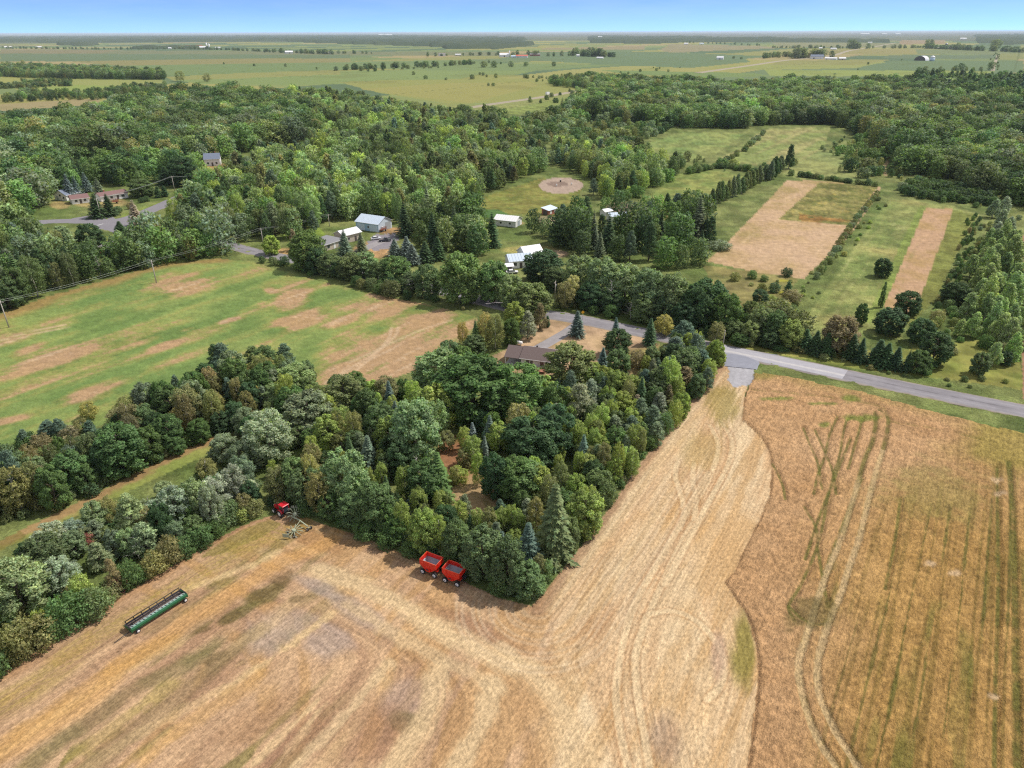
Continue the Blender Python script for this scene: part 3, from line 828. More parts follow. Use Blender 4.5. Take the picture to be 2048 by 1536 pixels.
# height: standing wheat, rough stubble, soft grass
Z = np.zeros(n_pts)
wtrack = sstep(0.75, 0.25, trk) * (reg == 2)
Z[reg == 2] = (0.42 + 0.22 * (n05 - .5) + 0.25 * (n2 - .5) + 0.2 * (n8 - .5))[reg == 2]
Z = Z * (1 - 0.8 * wtrack)
Z[reg == 2] *= sstep(5.2, 9.0, road_side)[reg == 2] * 0.9 + 0.1
Z[sm] = (0.05 * np.clip(SF, -2, 2) * 0.6 + 0.08 * (n2 - .5))[sm] * sstep(100, 60, R_[sm] * 0 + 50)
for rid, amp in ((3, .12), (9, .3), (8, .5), (6, .25), (0, .35)):
    k = (reg == rid) & (R_ < 700)
    Z[k] += amp * (n2[k] - .5)
edge_d = polydist(X, Y, land(EDGE, 2), 4)
Z[reg == 2] *= (0.15 + 0.85 * sstep(0.0, 0.5, edge_d))[reg == 2]
Z[road_side < 5.5] = np.minimum(Z[road_side < 5.5], 0.0)

# ------------------------------------------------------------------ cut the fan into field objects
GRD = {
 0: ("ground", ground_mat("rough_ground", 1.2, 6.0, 0.35, 0.6, grain=.3)),
 1: ("stubble_field", ground_mat("stubble", 1.5, 7.0, 0.22, 0.55, grain=.26, rows=.16)),
 2: ("wheat_field", ground_mat("wheat", 1.1, 5.0, 0.18, 0.9, 0.25, grain=.32, rows=.14)),
 3: ("meadow_ground", ground_mat("meadow", 0.5, 4.0, 0.2, 0.5, grain=.2)),
 4: ("grass_path", ground_mat("lane_grass", 1.0, 6.0, 0.25, 0.5)),
 5: ("lawn", ground_mat("dry_lawn", 0.5, 4.0, 0.18, 0.3)),
 6: ("pasture_field", ground_mat("pasture", 0.4, 3.0, 0.28, 0.5)),
 7: ("mown_field", ground_mat("mown", 0.4, 3.0, 0.22, 0.4)),
 8: ("weedy_field", ground_mat("weeds", 0.7, 4.0, 0.4, 0.8)),
 9: ("hay_field", ground_mat("hay", 0.5, 4.0, 0.3, 0.7, grain=.3)),
 10: ("tilled_field", ground_mat("tilled", 0.5, 4.0, 0.2, 0.5)),
 11: ("riding_ring_ground", ground_mat("ring_sand", 0.5, 4.0, 0.12, 0.3)),
 12: ("clearing_ground", ground_mat("needle_litter", 0.8, 5.0, 0.3, 0.5)),
 13: ("gravel_path", ground_mat("gravel", 1.5, 9.0, 0.14, 0.4)),
}
idx = np.arange(n_pts).reshape(NR, NA)
quads = np.stack([idx[:-1, :-1], idx[:-1, 1:], idx[1:, 1:], idx[1:, :-1]], -1).reshape(-1, 4)
qr = reg[quads]
qreg = np.where(qr[:, 0] == qr[:, 1], qr[:, 0], np.where(qr[:, 2] == qr[:, 3], qr[:, 2], qr[:, 0]))

def grid_mesh(name, V, Q, C, mat, smooth=True):
    me = bpy.data.meshes.new(name)
    me.vertices.add(len(V)); me.vertices.foreach_set('co', V.astype(np.float32).ravel())
    me.loops.add(len(Q) * 4); me.loops.foreach_set('vertex_index', Q.astype(np.int32).ravel())
    me.polygons.add(len(Q)); me.polygons.foreach_set('loop_start', np.arange(0, len(Q) * 4, 4, dtype=np.int32))
    me.update(calc_edges=True)
    me.polygons.foreach_set('use_smooth', np.full(len(Q), smooth))
    at = me.attributes.new('col', 'FLOAT_COLOR', 'POINT')
    at.data.foreach_set('color', np.concatenate([C, np.ones((len(C), 1))], 1).astype(np.float32).ravel())
    me.materials.append(mat)
    me.update()
    return me

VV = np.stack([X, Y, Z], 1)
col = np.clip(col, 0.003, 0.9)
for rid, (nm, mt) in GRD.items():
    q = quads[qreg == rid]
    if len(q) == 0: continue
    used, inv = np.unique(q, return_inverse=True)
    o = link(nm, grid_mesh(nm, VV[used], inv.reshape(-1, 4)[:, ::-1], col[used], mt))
    tag(o, kind='structure')
# the land outside the fan and out to the horizon
def rim():
    me_v = []; me_q = []; me_c = []
    rings = [2.0, 44.0, 120.0, 400.0, 1500.0, 6000.0, 30000.0, 90000.0]
    ang = np.radians(np.linspace(51.98, 308.02, 120))
    for r in rings:
        for a in ang: me_v.append((r * math.sin(a), r * math.cos(a), -0.02 if r < 40 else 0.0)); me_c.append(A(176,160,100) if r < 300 else A(140,150,100))
    n = len(ang)
    for i in range(len(rings) - 1):
        for j in range(n - 1): me_q.append((i * n + j, (i + 1) * n + j, (i + 1) * n + j + 1, i * n + j + 1))
    b0 = len(me_v)
    ang2 = np.radians(np.linspace(-51.98, 51.98, 60))
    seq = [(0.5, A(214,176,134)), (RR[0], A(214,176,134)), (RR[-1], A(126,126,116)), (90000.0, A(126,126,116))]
    for r, c in seq:
        for a in ang2: me_v.append((r * math.sin(a), r * math.cos(a), 0.0)); me_c.append(c)
    n = len(ang2)
    for i in (0, 2):
        for j in range(n - 1): me_q.append((b0 + i * n + j, b0 + i * n + j + 1, b0 + (i + 1) * n + j + 1, b0 + (i + 1) * n + j))
    q = np.array(me_q)
    return grid_mesh("ground", np.array(me_v), q, np.array(me_c), GRD[0][1])
o = link("ground", rim()); tag(o, kind='structure')

# ------------------------------------------------------------------ roads
def road(name, pts, width, cfun, zc=0.10, step=2.0, nc=15, shoulder=None, mat=None):
    L = land(pts, 12)
    seg = np.hypot(*np.diff(L, axis=0).T); s = np.concatenate([[0], np.cumsum(seg)])
    m = max(int(s[-1] / step), 4); t = np.linspace(0, s[-1], m)
    cx = np.interp(t, s, L[:, 0]); cy = np.interp(t, s, L[:, 1])
    k = np.ones(9) / 9
    if m > 30:
        px_ = np.pad(cx, 4, mode='reflect', reflect_type='odd'); py_ = np.pad(cy, 4, mode='reflect', reflect_type='odd')
        cx = np.convolve(px_, k, 'valid'); cy = np.convolve(py_, k, 'valid')
    tx = np.gradient(cx); ty = np.gradient(cy); ln = np.hypot(tx, ty); nx, ny = -ty / ln, tx / ln
    ww = np.linspace(-1, 1, nc)
    w = width(t / s[-1]) if callable(width) else np.full(m, width)
    vx = cx[:, None] + nx[:, None] * ww[None] * w[:, None] / 2
    vy = cy[:, None] + ny[:, None] * ww[None] * w[:, None] / 2
    vz = zc * (1 - 0.35 * np.abs(ww[None]) ** 2) + 0 * vx
    vz[:, 0] = vz[:, -1] = -0.05
    S = np.tile(t[:, None], (1, nc)); W = np.tile(ww[None], (m, 1)) * w[:, None] / 2
    C = cfun(vx.ravel(), vy.ravel(), S.ravel(), W.ravel(), s[-1])
    ix = np.arange(m * nc).reshape(m, nc)
    Q = np.stack([ix[:-1, :-1], ix[1:, :-1], ix[1:, 1:], ix[:-1, 1:]], -1).reshape(-1, 4)
    o = link(name, grid_mesh(name, np.stack([vx.ravel(), vy.ravel(), vz.ravel()], 1), Q[:, ::-1], C, mat or MATS['asphalt']))
    tag(o, kind='structure')
    return o, np.stack([cx, cy], 1)

ground_mat("asphalt", 0.8, 9.0, 0.10, 0.15, 0.03, 0.85)
def asphalt(x, y, s, w, tot):
    a = np.abs(w)
    c = lerp(A(172,168,174), A(160,156,162), fbm(x, y, 5.0, 90))
    tr = sstep(0.55, 0.1, np.abs(a - 1.7)) 
    def mixin(c, m, k):
        m = np.clip(m, 0, 1)[:, None]; return c * (1 - m) + np.asarray(k)[None] * m
    c = mixin(c, 0.45 * tr, A(190,186,190))
    c = mixin(c, 0.5 * sstep(2.9, 3.3, a), A(190,180,170))
    c = mixin(c, 0.8 * sstep(3.35, 3.7, a + (vnoise(x, y, 1.0, 91) - .5) * .5), A(170,152,128))
    c = mixin(c, 0.45 * sstep(0.6, 0.8, vnoise(s, w * 3, 6.0, 92)), A(140,136,142))
    c = mixin(c, 0.6 * sstep(0.16, 0.05, np.abs(w + .35 * (vnoise(s, s * 0, 3.0, 93) - .5))) * sstep(.35, .6, vnoise(s, s * 0, 22.0, 94)), A(112,108,112))
    c = mixin(c, 0.5 * sstep(0.12, 0.03, np.abs(((s / 9.0) % 1) - .5) * 9 + .4 * (vnoise(s, w, .6, 96) - .5)) * (vnoise(np.floor(s / 9.0), s * 0, 1.0, 97) > .5), A(118,114,118))
    return c
ROAD_PTS = [(262,458),(330,470),(400,480),(455,490),(510,504),(560,514),(620,528),(700,545),(790,562),(878,580),(960,600),(1040,620),(1100,630),(1145,636),(1195,646),(1290,666),(1450,700),(1600,731),(1800,773),(2048,822),(2300,872),(2700,950)]
road_o, road_line = road("road", ROAD_PTS, 8.0, asphalt, step=1.6)
def new_asphalt(x, y, s, w, tot):
    c = lerp(A(206,204,212), A(196,194,202), fbm(x, y, 3.0, 95))
    m = np.clip(sstep(0.5, 0.2, np.abs(np.abs(w + 0.6) - 0.1)), 0, 1)[:, None]
    return c * (1 - m) + A(226,222,222)[None] * m
road("road_surface", [(1440,698),(1500,710),(1600,731),(1668,745),(1690,750)], 7.0, new_asphalt, zc=0.13, step=1.5)
def apron_c(x, y, s, w, tot): return lerp(A(176,178,192), A(164,166,180), fbm(x, y, 2.0, 96))
road("path", [(1480,702),(1480,716),(1481,736)], lambda t: 8.5 + 13 * (1 - t) ** 2.2, apron_c, zc=0.12, step=0.8)
def drive_c(x, y, s, w, tot):
    c = lerp(A(186,180,182), A(170,164,166), fbm(x, y, 2.0, 97)); return c
road("driveway_path", [(1062,706),(1085,692),(1110,678),(1140,660),(1156,648),(1166,641)], 4.0, drive_c, zc=0.09, step=1.0)
def main_c(x, y, s, w, tot):
    c = lerp(A(166,162,168), A(154,150,158), fbm(x, y, 6.0, 98)); return c
road("road", [(-120,452),(60,446),(150,440),(215,447),(262,436),(330,408),(395,378),(440,352),(462,335),(500,318),(560,308),(640,298)], 9.0, main_c, zc=0.12, step=3.0)
road("road_apron", [(175,432),(210,446),(236,452),(262,458),(300,466)], 16.0, main_c, zc=0.105, step=3.0)
road("road_stop_line_marking", [(192,452),(206,448)], 1.0, lambda x, y, s, w, t: np.tile(A(225,225,225), (len(x), 1)), zc=0.16, step=1.0, nc=5)
def pale_c(x, y, s, w, tot): return lerp(A(196,184,160), A(182,172,150), fbm(x, y, 20.0, 99))
road("highway_road", [(935,216),(1000,206),(1060,198),(1110,190),(1150,183),(1164,179)], 14.0, pale_c, zc=0.4, step=8.0)
road("highway_road", [(1395,146),(1450,138),(1500,131),(1560,122),(1600,118),(1660,112),(1700,101),(1740,95),(1790,86)], 20.0, pale_c, zc=0.4, step=20.0)
road("farm_path", [(1985,142),(1990,126),(1996,110)], 8.0, pale_c, zc=0.3, step=20.0)
road("barn_lot_path", [(690,515),(715,505),(740,492),(765,482)], 5.0, drive_c, zc=0.08, step=2.0)
def trail_c(x, y, s, w, tot): return lerp(A(190,166,126), A(170,150,108), fbm(x, y, 3.0, 101))
road("farm_path", [(1772,352),(1766,340),(1770,330),(1778,320),(1782,290)], 2.5, trail_c, zc=0.06, step=3.0)

# ------------------------------------------------------------------ trees: a few grown models of each kind, each with trunk and crown
leaf_mat("broad_leaf", 0.40, 0.18, 0.55)
leaf_mat("needle", 0.25, 0.15, 0.6)
paint("bark_brown", (0.11, 0.085, 0.065), 0.9, scale=6, var=0.3)
paint("bark_white", (0.50, 0.47, 0.42), 0.85, scale=5, var=0.3)
paint("bark_grey", (0.46, 0.43, 0.40), 0.9, scale=6, var=0.25)

def diamonds(c, u, v, soft=None):
    """kite-shaped leaves from centres and two half axes"""
    n = len(c)
    V = np.stack([c + u, c + v, c - u, c - v], 1).reshape(-1, 3)
    Q = np.arange(n * 4).reshape(n, 4)
    return V, Q, soft

def unit(a): return a / np.maximum(np.linalg.norm(a, axis=1, keepdims=True), 1e-6)

def leaves_from(c, nrm, size, rng, aspect=0.62, droop=None, out=None):
    n = len(c)
    t = rng.normal(size=(n, 3))
    if droop is not None: t = t * 0.45 + droop
    nrm = unit(nrm)
    u = unit(t - (t * nrm).sum(1, keepdims=True) * nrm)
    v = np.cross(nrm, u)
    s = size * rng.uniform(0.65, 1.4, (n, 1))
    soft = None if out is None else unit(0.5 * unit(out) + 0.6 * nrm)
    return diamonds(c, u * s, v * s * aspect, soft)

def grow_lobes(rng, H, w, z0, n, shape, rl, flat=1.0):
    """centres and radii of the boughs that make up a crown"""
    C = []; Rr = []
    for i in range(n):
        f = (i + rng.uniform(0.1, 0.9)) / n
        z = z0 + (H - z0) * (0.06 + 0.88 * f)
        env = shape((z - z0) / (H - z0)) * w / 2
        r = rl * w * rng.uniform(0.75, 1.25) * (0.55 + 0.45 * env / (w / 2))
        a = i * 2.39996 + rng.uniform(-0.6, 0.6)
        rad = max(env - r * 0.75, 0) * math.sqrt(rng.uniform(0.45, 1.0))
        C.append((rad * math.cos(a), rad * math.sin(a), min(z, H - r * 0.8))); Rr.append(r)
    return np.array(C), np.array(Rr)

def leafy(rng, C, Rr, per, size, flat=0.85, up=0.35, jit=0.55, aspect=0.62, droop=None, hole=0.0, shoots=0.45):
    P_ = []; Nn = []; Oo = []; mid = C.mean(0); Ll = []
    for i in range(len(C)):
        m = int(per * (Rr[i] / Rr.mean()) ** 2)
        d = unit(rng.normal(size=(m, 3)) + np.array([0, 0, 0.25]))
        rr = Rr[i] * (1 - 0.35 * rng.random((m, 1)) ** 2) * (1 + 0.10 * rng.normal(size=(m, 1)))
        p = C[i] + d * rr * np.array([1, 1, flat])
        keep = np.ones(m, bool)
        for j in range(len(C)):
            if j != i:
                q = (p - C[j]) / (Rr[j] * np.array([1, 1, flat]))
                keep &= (q ** 2).sum(1) > 0.55
        if hole: keep &= rng.random(m) > hole
        P_.append(p[keep]); Ll.append(np.full(keep.sum(), np.exp(rng.normal(0, 0.17)))); Oo.append((d + 0.5 * unit(p - mid) + np.array([0, 0, 0.25]))[keep]); Nn.append((d + jit * rng.normal(size=d.shape) + np.array([0, 0, up]))[keep])
    if shoots:
        for i in range(len(C)):
            k = 9; m = int(per * shoots * (Rr[i] / Rr.mean()) ** 1.5 / k) + 1
            dirs = unit(rng.normal(size=(k, 3)) + 0.6 * unit((C[i] - mid)[None, :]) + np.array([0, 0, 0.55]))
            L_ = rng.uniform(1.15, 1.55, (k, 1))
            t = rng.random((k, m)) ** 0.7
            q = C[i] + (dirs[:, None, :] * (Rr[i] * (0.75 + (L_ - 0.75) * t))[..., None] + rng.normal(size=(k, m, 3)) * (Rr[i] * 0.16 * (1.15 - t))[..., None]) * np.array([1, 1, flat])
            q = q.reshape(-1, 3); dd = np.repeat(dirs, m, 0)
            q[:, 2] = np.maximum(q[:, 2], 0.05)
            P_.append(q); Oo.append(dd + np.array([0, 0, 0.3])); Nn.append(dd + 0.7 * rng.normal(size=dd.shape) + np.array([0, 0, up]))
            Ll.append(np.full(len(q), np.exp(rng.normal(0.06, 0.17))))
    P_ = np.concatenate(P_); Nn = np.concatenate(Nn); Oo = np.concatenate(Oo)
    dr = None
    if droop == 'down': dr = np.tile(np.array([[0, 0, -1.0]]), (len(P_), 1))
    if droop == 'out': dr = unit(P_ * np.array([1, 1, 0.3]))+ np.array([0,0,0.6])
    if droop == 'up': dr = np.tile(np.array([[0, 0, 1.0]]), (len(P_), 1))
    V, Q, so = leaves_from(P_, Nn, size, rng, aspect, dr, Oo)
    return V, Q, so, np.concatenate(Ll)

def conifer(rng, H, w, z0, whorls, nb, size, power=0.9, droop=0.22, seg=4):
    C = []; Uv = []; Vv = []
    for i in range(whorls):
        f = i / (whorls - 1)
        z = z0 + (H - z0) * (0.02 + 0.97 * f)
        R = w / 2 * ((1 - f) ** power * (0.97) + 0.03) * rng.uniform(0.88, 1.1)
        k = max(4, int(nb * (0.55 + 0.45 * (1 - f))))
        for b in range(k):
            a = 2 * math.pi * (b + 0.5 * (i % 2)) / k + rng.uniform(-0.2, 0.2)
            Rb = R * rng.uniform(0.75, 1.12)
            e = np.array([math.cos(a), math.sin(a), 0.0]); side = np.array([-math.sin(a), math.cos(a), 0.0])
            for s in range(seg):
                t = (s + 0.7) / seg
                p = e * Rb * t + np.array([0, 0, z + 0.10 * R - droop * Rb * t + 0.10 * Rb * t * t])
                ln = Rb / seg * 0.95 + size * 0.25; wd = size * (1.25 - 0.55 * t)
                roll = rng.uniform(-0.5, 0.5)
                u = e * ln + np.array([0, 0, -droop * ln * 0.8]); v = side * wd * math.cos(roll) + np.array([0, 0, wd * math.sin(roll)])
                C.append(p); Uv.append(u); Vv.append(v)
                if s > 0:
                    for sg in (-1, 1):
                        C.append(p + side * sg * wd * 0.8 + np.array([0, 0, -0.03])); d2 = e * 0.75 + side * sg * 0.8
                        Uv.append(d2 * size * 0.9 + np.array([0, 0, -0.15 * size])); Vv.append((side * 0.75 - e * sg * 0.8) * size * 0.42 + np.array([0, 0, rng.uniform(-.2, .2) * size]))
    C.append(np.array([0, 0, H])); Uv.append(np.array([0, 0, 0.5])); Vv.append(np.array([size * .4, 0, 0]))
    C = np.array(C); Uv = np.array(Uv); Vv = np.array(Vv)
    nn = unit(np.cross(Uv, Vv)); fl = np.where(nn[:, 2:] < 0, -1.0, 1.0); Vv = Vv * fl; nn = nn * fl
    rad = unit(C * np.array([1, 1, 0]) + np.array([1e-4, 0, 0]))
    return diamonds(C, Uv, Vv, unit(1.0 * nn + 0.35 * rad))

def limbs_mb(rng, H, r0, z0, w, n, lean=0.0, top=0.82, rise=0.55):
    mb = MB()
    k = 6
    pts = [(lean * H * (i / k) ** 1.5 + rng.uniform(-.02, .02) * H * (i > 0), rng.uniform(-.02, .02) * H * (i > 0), top * H * i / k) for i in range(k + 1)]
    mb.tube(pts, [r0 * (1.25 if i == 0 else 1 - 0.85 * i / k) for i in range(k + 1)], 6)
    for i in range(n):
        z = z0 + (top * H - z0) * (i + 0.3) / n
        a = i * 2.4 + rng.uniform(-.4, .4)
        L = w * 0.42 * rng.uniform(0.7, 1.0) * (1 - 0.4 * i / n)
        bx = lean * H * (z / (top * H)) ** 1.5
        p0 = Vector((bx, 0, z)); e = Vector((math.cos(a), math.sin(a), 0))
        mb.tube([p0, p0 + e * L * 0.5 + Vector((0, 0, L * rise * 0.5)), p0 + e * L + Vector((0, 0, L * rise))], [r0 * 0.35, r0 * 0.22, r0 * 0.06], 4, caps=False)
    return mb

def bare_mb(rng, H, r0, w, n=14, sub=3):
    mb = MB(); k = 7
    pts = [(rng.uniform(-.03, .03) * H * (i > 0), rng.uniform(-.03, .03) * H * (i > 0), H * 0.95 * i / k) for i in range(k + 1)]
    mb.tube(pts, [r0 * (1.2 if i == 0 else 1 - 0.9 * i / k) for i in range(k + 1)], 6)
    for i in range(n):
        z = H * (0.22 + 0.7 * (i + rng.random()) / n); f = z / H
        a = i * 2.4 + rng.uniform(-.5, .5); L = w * 0.55 * (1.15 - f) * rng.uniform(.7, 1.1)
        q = Vector(np.array([np.interp(z, [p[2] for p in pts], [p[c] for p in pts]) for c in (0, 1)] + [z]))
        e = Vector((math.cos(a), math.sin(a), rng.uniform(.25, .8)))
        m1 = q + e * L * .55 + Vector((rng.normal() * .05, rng.normal() * .05, 0)) * L; m2 = q + e * L
        mb.tube([q, m1, m2], [r0 * .38, r0 * .22, r0 * .05], 4, caps=False)
        for s in range(sub):
            e2 = Vector((math.cos(a + rng.uniform(-1, 1)), math.sin(a + rng.uniform(-1, 1)), rng.uniform(-.1, .9)))
            b = q.lerp(m2, rng.uniform(.35, .9))
            mb.tube([b, b + e2 * L * .25, b + e2 * L * .45 + Vector((0, 0, rng.uniform(-.1, .1) * L))], [r0 * .16, r0 * .09, r0 * .03], 3, caps=False)
    return mb

def leaf_mesh(name, VQ, mat, rng, spread=0.24):
    V, Q, soft = VQ[:3]
    bough = VQ[3] if len(VQ) > 3 else 1.0
    me = bpy.data.meshes.new(name)
    me.vertices.add(len(V)); me.vertices.foreach_set('co', V.astype(np.float32).ravel())
    me.loops.add(len(Q) * 4); me.loops.foreach_set('vertex_index', Q.astype(np.int32).ravel())
    me.polygons.add(len(Q)); me.polygons.foreach_set('loop_start', np.arange(0, len(Q) * 4, 4, dtype=np.int32))
    me.update(calc_edges=True)
    at = me.attributes.new('var', 'FLOAT_COLOR', 'POINT')
    base = np.exp(rng.normal(0, spread, len(Q))) * bough
    hue = rng.normal(0, 0.06, len(Q))
    c = np.stack([base * (1 + hue), base, base * (1 - 0.6 * hue), np.ones(len(Q))], 1)
    at.data.foreach_set('color', np.repeat(np.clip(c, 0.2, 2.2), 4, 0).astype(np.float32).ravel())
    me.materials.append(MATS[mat]); me.update()
    if soft is not None:
        me.polygons.foreach_set('use_smooth', np.ones(len(Q), bool))
        me.normals_split_custom_set_from_vertices(np.repeat(soft, 4, 0).tolist())
    return me

SH = {
 'spear': lambda f: min(1, 0.55 + 2.4 * f) * (1 - f) ** 0.6 + .04,
 'round': lambda f: math.sqrt(max(1 - (2 * f - 0.86) ** 2 / 1.3, 0.02)),
 'oval': lambda f: math.sqrt(max(1 - (2 * f - 0.9) ** 2 / 1.2, 0.02)) ,
 'cone': lambda f: (1 - f) ** 0.7 * min(1, 0.45 + 3 * f),
 'column': lambda f: min(1, 0.6 + 2 * f) * (1 - f ** 3) ** 0.7 + 0.05,
}
# kind: nominal height, width, lowest leaves, name of the object, label noun
KIND = {
 'maple': (10, 7.2, 0.3, 'broadleaf_tree', 'broadleaf tree'),
 'silver': (10, 6.6, 0.3, 'broadleaf_tree', 'broadleaf tree'),
 'birch': (10, 4.4, 0.7, 'birch_tree', 'birch'),
 'pine': (10, 5.6, 0.8, 'pine_tree', 'pine'),
 'spruce': (10, 5.0, 0.5, 'spruce_tree', 'spruce'),
 'bluespruce': (10, 5.0, 0.8, 'spruce_tree', 'spruce'),
 'poplar': (10, 4.6, 0.7, 'poplar_tree', 'poplar'),
 'cedar': (10, 3.6, 0.1, 'cedar_tree', 'cedar'),
 'shrub': (4, 4.6, 0.0, 'shrub', 'shrub'),
 'dead': (10, 6.5, 0, 'bare_tree', 'bare tree'),
}
def crown_geo(kind, rng, d):
    """d 1: seen close; d < 1: fewer and larger leaves"""
    H, w, z0 = KIND[kind][:3]; g = d ** -0.5
    if kind == 'maple':
        C, R = grow_lobes(rng, H, w, z0, 62 if d > .5 else 20, SH['round'], 0.118 if d > .5 else .2)
        return leafy(rng, C, R, 230 * d, 0.150 * g, up=0.45, jit=0.6, droop='out')
    if kind == 'silver':
        C, R = grow_lobes(rng, H, w, z0, 56 if d > .5 else 20, SH['oval'], 0.118 if d > .5 else .2)
        return leafy(rng, C, R, 230 * d, 0.140 * g, up=0.5, jit=0.75, aspect=0.5, droop='out')
    if kind == 'birch':
        C, R = grow_lobes(rng, H, w, z0, 44 if d > .5 else 26, SH['oval'], 0.135 if d > .5 else .17)
        return leafy(rng, C, R, 170 * d, 0.115 * g, flat=1.3, up=0.15, jit=0.8, aspect=0.45, droop='down', hole=0.1)
    if kind == 'poplar':
        C, R = grow_lobes(rng, H, w, z0, 34, SH['spear'], 0.13)
        return leafy(rng, C, R, 190 * d, 0.135 * g, flat=1.5, up=0.3, jit=0.6, aspect=0.5, droop='up')
    if kind == 'cedar':
        C, R = grow_lobes(rng, H, w, z0, 22, SH['cone'], 0.2)
        return leafy(rng, C, R, 120 * d, 0.22 * g, flat=1.4, up=0.1, droop='up', aspect=.4)
    if kind == 'pine':
        C, R = grow_lobes(rng, H, w, z0, 34, lambda f: (1 - f) ** 0.55 * min(1, .6 + 2 * f), 0.14)
        return leafy(rng, C, R, 200 * d, 0.17 * g, flat=0.7, up=0.35, jit=0.9, aspect=0.28, droop='out', hole=0.05)
    if kind in ('spruce', 'bluespruce'):
        if d < 0.5: return conifer(rng, H, w, z0, 13, 8, 0.6, 0.85, droop=.3, seg=2)
        return conifer(rng, H, w, z0, 21, 13, 0.25, 0.85, droop=0.34, seg=5)
    if kind == 'shrub':
        C, R = grow_lobes(rng, H, w, 0.0, 18, SH['round'], 0.2)
        return leafy(rng, C, R, 190 * d, 0.115 * g, up=0.4, jit=0.7)

def trunk_geo(kind, rng):
    H, w, z0 = KIND[kind][:3]
    if kind in ('maple', 'silver'): return limbs_mb(rng, H, 0.26, 1.6, w, 9), 'bark_brown'
    if kind == 'birch': return limbs_mb(rng, H, 0.12, 2.5, w * .8, 7, lean=rng.uniform(-.05, .05), top=.9, rise=.9), 'bark_white'
    if kind == 'poplar': return limbs_mb(rng, H, 0.14, 1.5, w * .7, 7, top=.9, rise=1.2), 'bark_grey'
    if kind == 'shrub': return limbs_mb(rng, H * .8, 0.08, 0.3, w * .8, 6, rise=.8), 'bark_brown'
    if kind == 'dead': return bare_mb(rng, H, 0.17, w), 'bark_grey'
    return limbs_mb(rng, H, 0.19, 2.0, w * .5, 5, top=.95, rise=.1), 'bark_brown'

PROTO = {}; LOW = {}
NVAR = {'maple': 5, 'silver': 3, 'birch': 4, 'pine': 4, 'spruce': 3, 'bluespruce': 2, 'poplar': 3, 'cedar': 2, 'shrub': 4, 'dead': 3}
for kind, nv in NVAR.items():
    PROTO[kind] = []
    for v in range(nv):
        rng = np.random.default_rng(100 * v + len(kind) * 7 + 3)
        mb, bark = trunk_geo(kind, rng)
        tm = mb.build('trunk', MATS[bark], mesh_only=True)
        cm = None if kind == 'dead' else leaf_mesh('crown', crown_geo(kind, rng, 1.0), 'needle' if kind in ('pine', 'spruce', 'bluespruce', 'cedar') else 'broad_leaf', rng)
        PROTO[kind].append((cm, tm))

TINT = {k: tuple((c * 0.86 + 0.14 * (0.3 * v[0] + 0.6 * v[1] + 0.1 * v[2])) * 2.3 for c in v) for k, v in {
 'green': (.052, .092, .024), 'dark': (.034, .066, .024), 'bright': (.075, .125, .034), 'mid': (.068, .102, .036), 'light': (.115, .155, .062),
 'lime': (.135, .170, .034), 'olive': (.118, .118, .042), 'yellow': (.190, .165, .050), 'brown': (.118, .100, .048), 'poplar': (.145, .190, .070), 'grey': (.120, .140, .092),
 'teal': (.058, .092, .062), 'silver': (.150, .180, .125), 'greygreen': (.092, .122, .070), 'russet': (.36, .17, .09), 'redbrown': (.18, .065, .05), 'pale': (.22, .21, .10),
 'blue': (.085, .115, .105), 'olivegreen': (.085, .105, .036), 'pinkgrey': (.20, .16, .13), 'lightgreen': (.120, .155, .070), 'bluegreen': (.06, .095, .078), 'purple': (.035, .022, .035), 'white': (.2,.2,.2),
}.items()}
WORD = {'green': 'green', 'dark': 'dark green', 'bright': 'bright green', 'mid': 'mid green', 'light': 'light green', 'lime': 'lime green', 'olive': 'olive', 'yellow': 'yellowish',
        'brown': 'brownish', 'poplar': 'light green', 'grey': 'grey green', 'teal': 'bluish green', 'silver': 'silvery', 'greygreen': 'grey green', 'russet': 'russet', 'redbrown': 'red brown', 'pale': 'pale',
        'blue': 'blue', 'olivegreen': 'olive green', 'pinkgrey': 'pinkish grey', 'lightgreen': 'soft light green', 'bluegreen': 'blue green', 'purple': 'dark purple'}

HAND = {}
def hand(zone, rows): HAND.setdefault(zone, []).extend(rows)
# each row: middle of crown, top, foot (where it meets the land), width, kind, tint
hand("front row of the grove beside the stubble", [
(637,940,1035,50,'birch','olive'),(690,890,1022,88,'maple','light'),(553,930,1008,46,'birch','olive'),(588,912,1004,60,'maple','mid'),(622,900,1000,36,'birch','yellow'),
(750,962,1068,80,'maple','mid'),(706,985,1058,60,'maple','mid'),(848,1010,1112,56,'maple','lime'),(805,995,1085,34,'birch','lime'),(876,1025,1112,38,'birch','lime'),
(912,1035,1128,56,'maple','mid'),(965,1050,1160,76,'maple','mid'),(1015,1070,1188,66,'maple','mid'),(1055,1125,1200,66,'maple','mid'),(1057,1040,1145,66,'spruce','bluegreen'),
(1078,1105,1165,28,'birch','olive'),(1110,958,1128,84,'spruce','olivegreen'),(1170,978,1078,70,'maple','lime'),(1198,935,1012,58,'maple','mid'),(790,1030,1092,44,'maple','green'),(1140,1030,1110,40,'maple','olivegreen'),
(655,985,1040,36,'maple','green'),(770,1000,1075,40,'maple','green')])
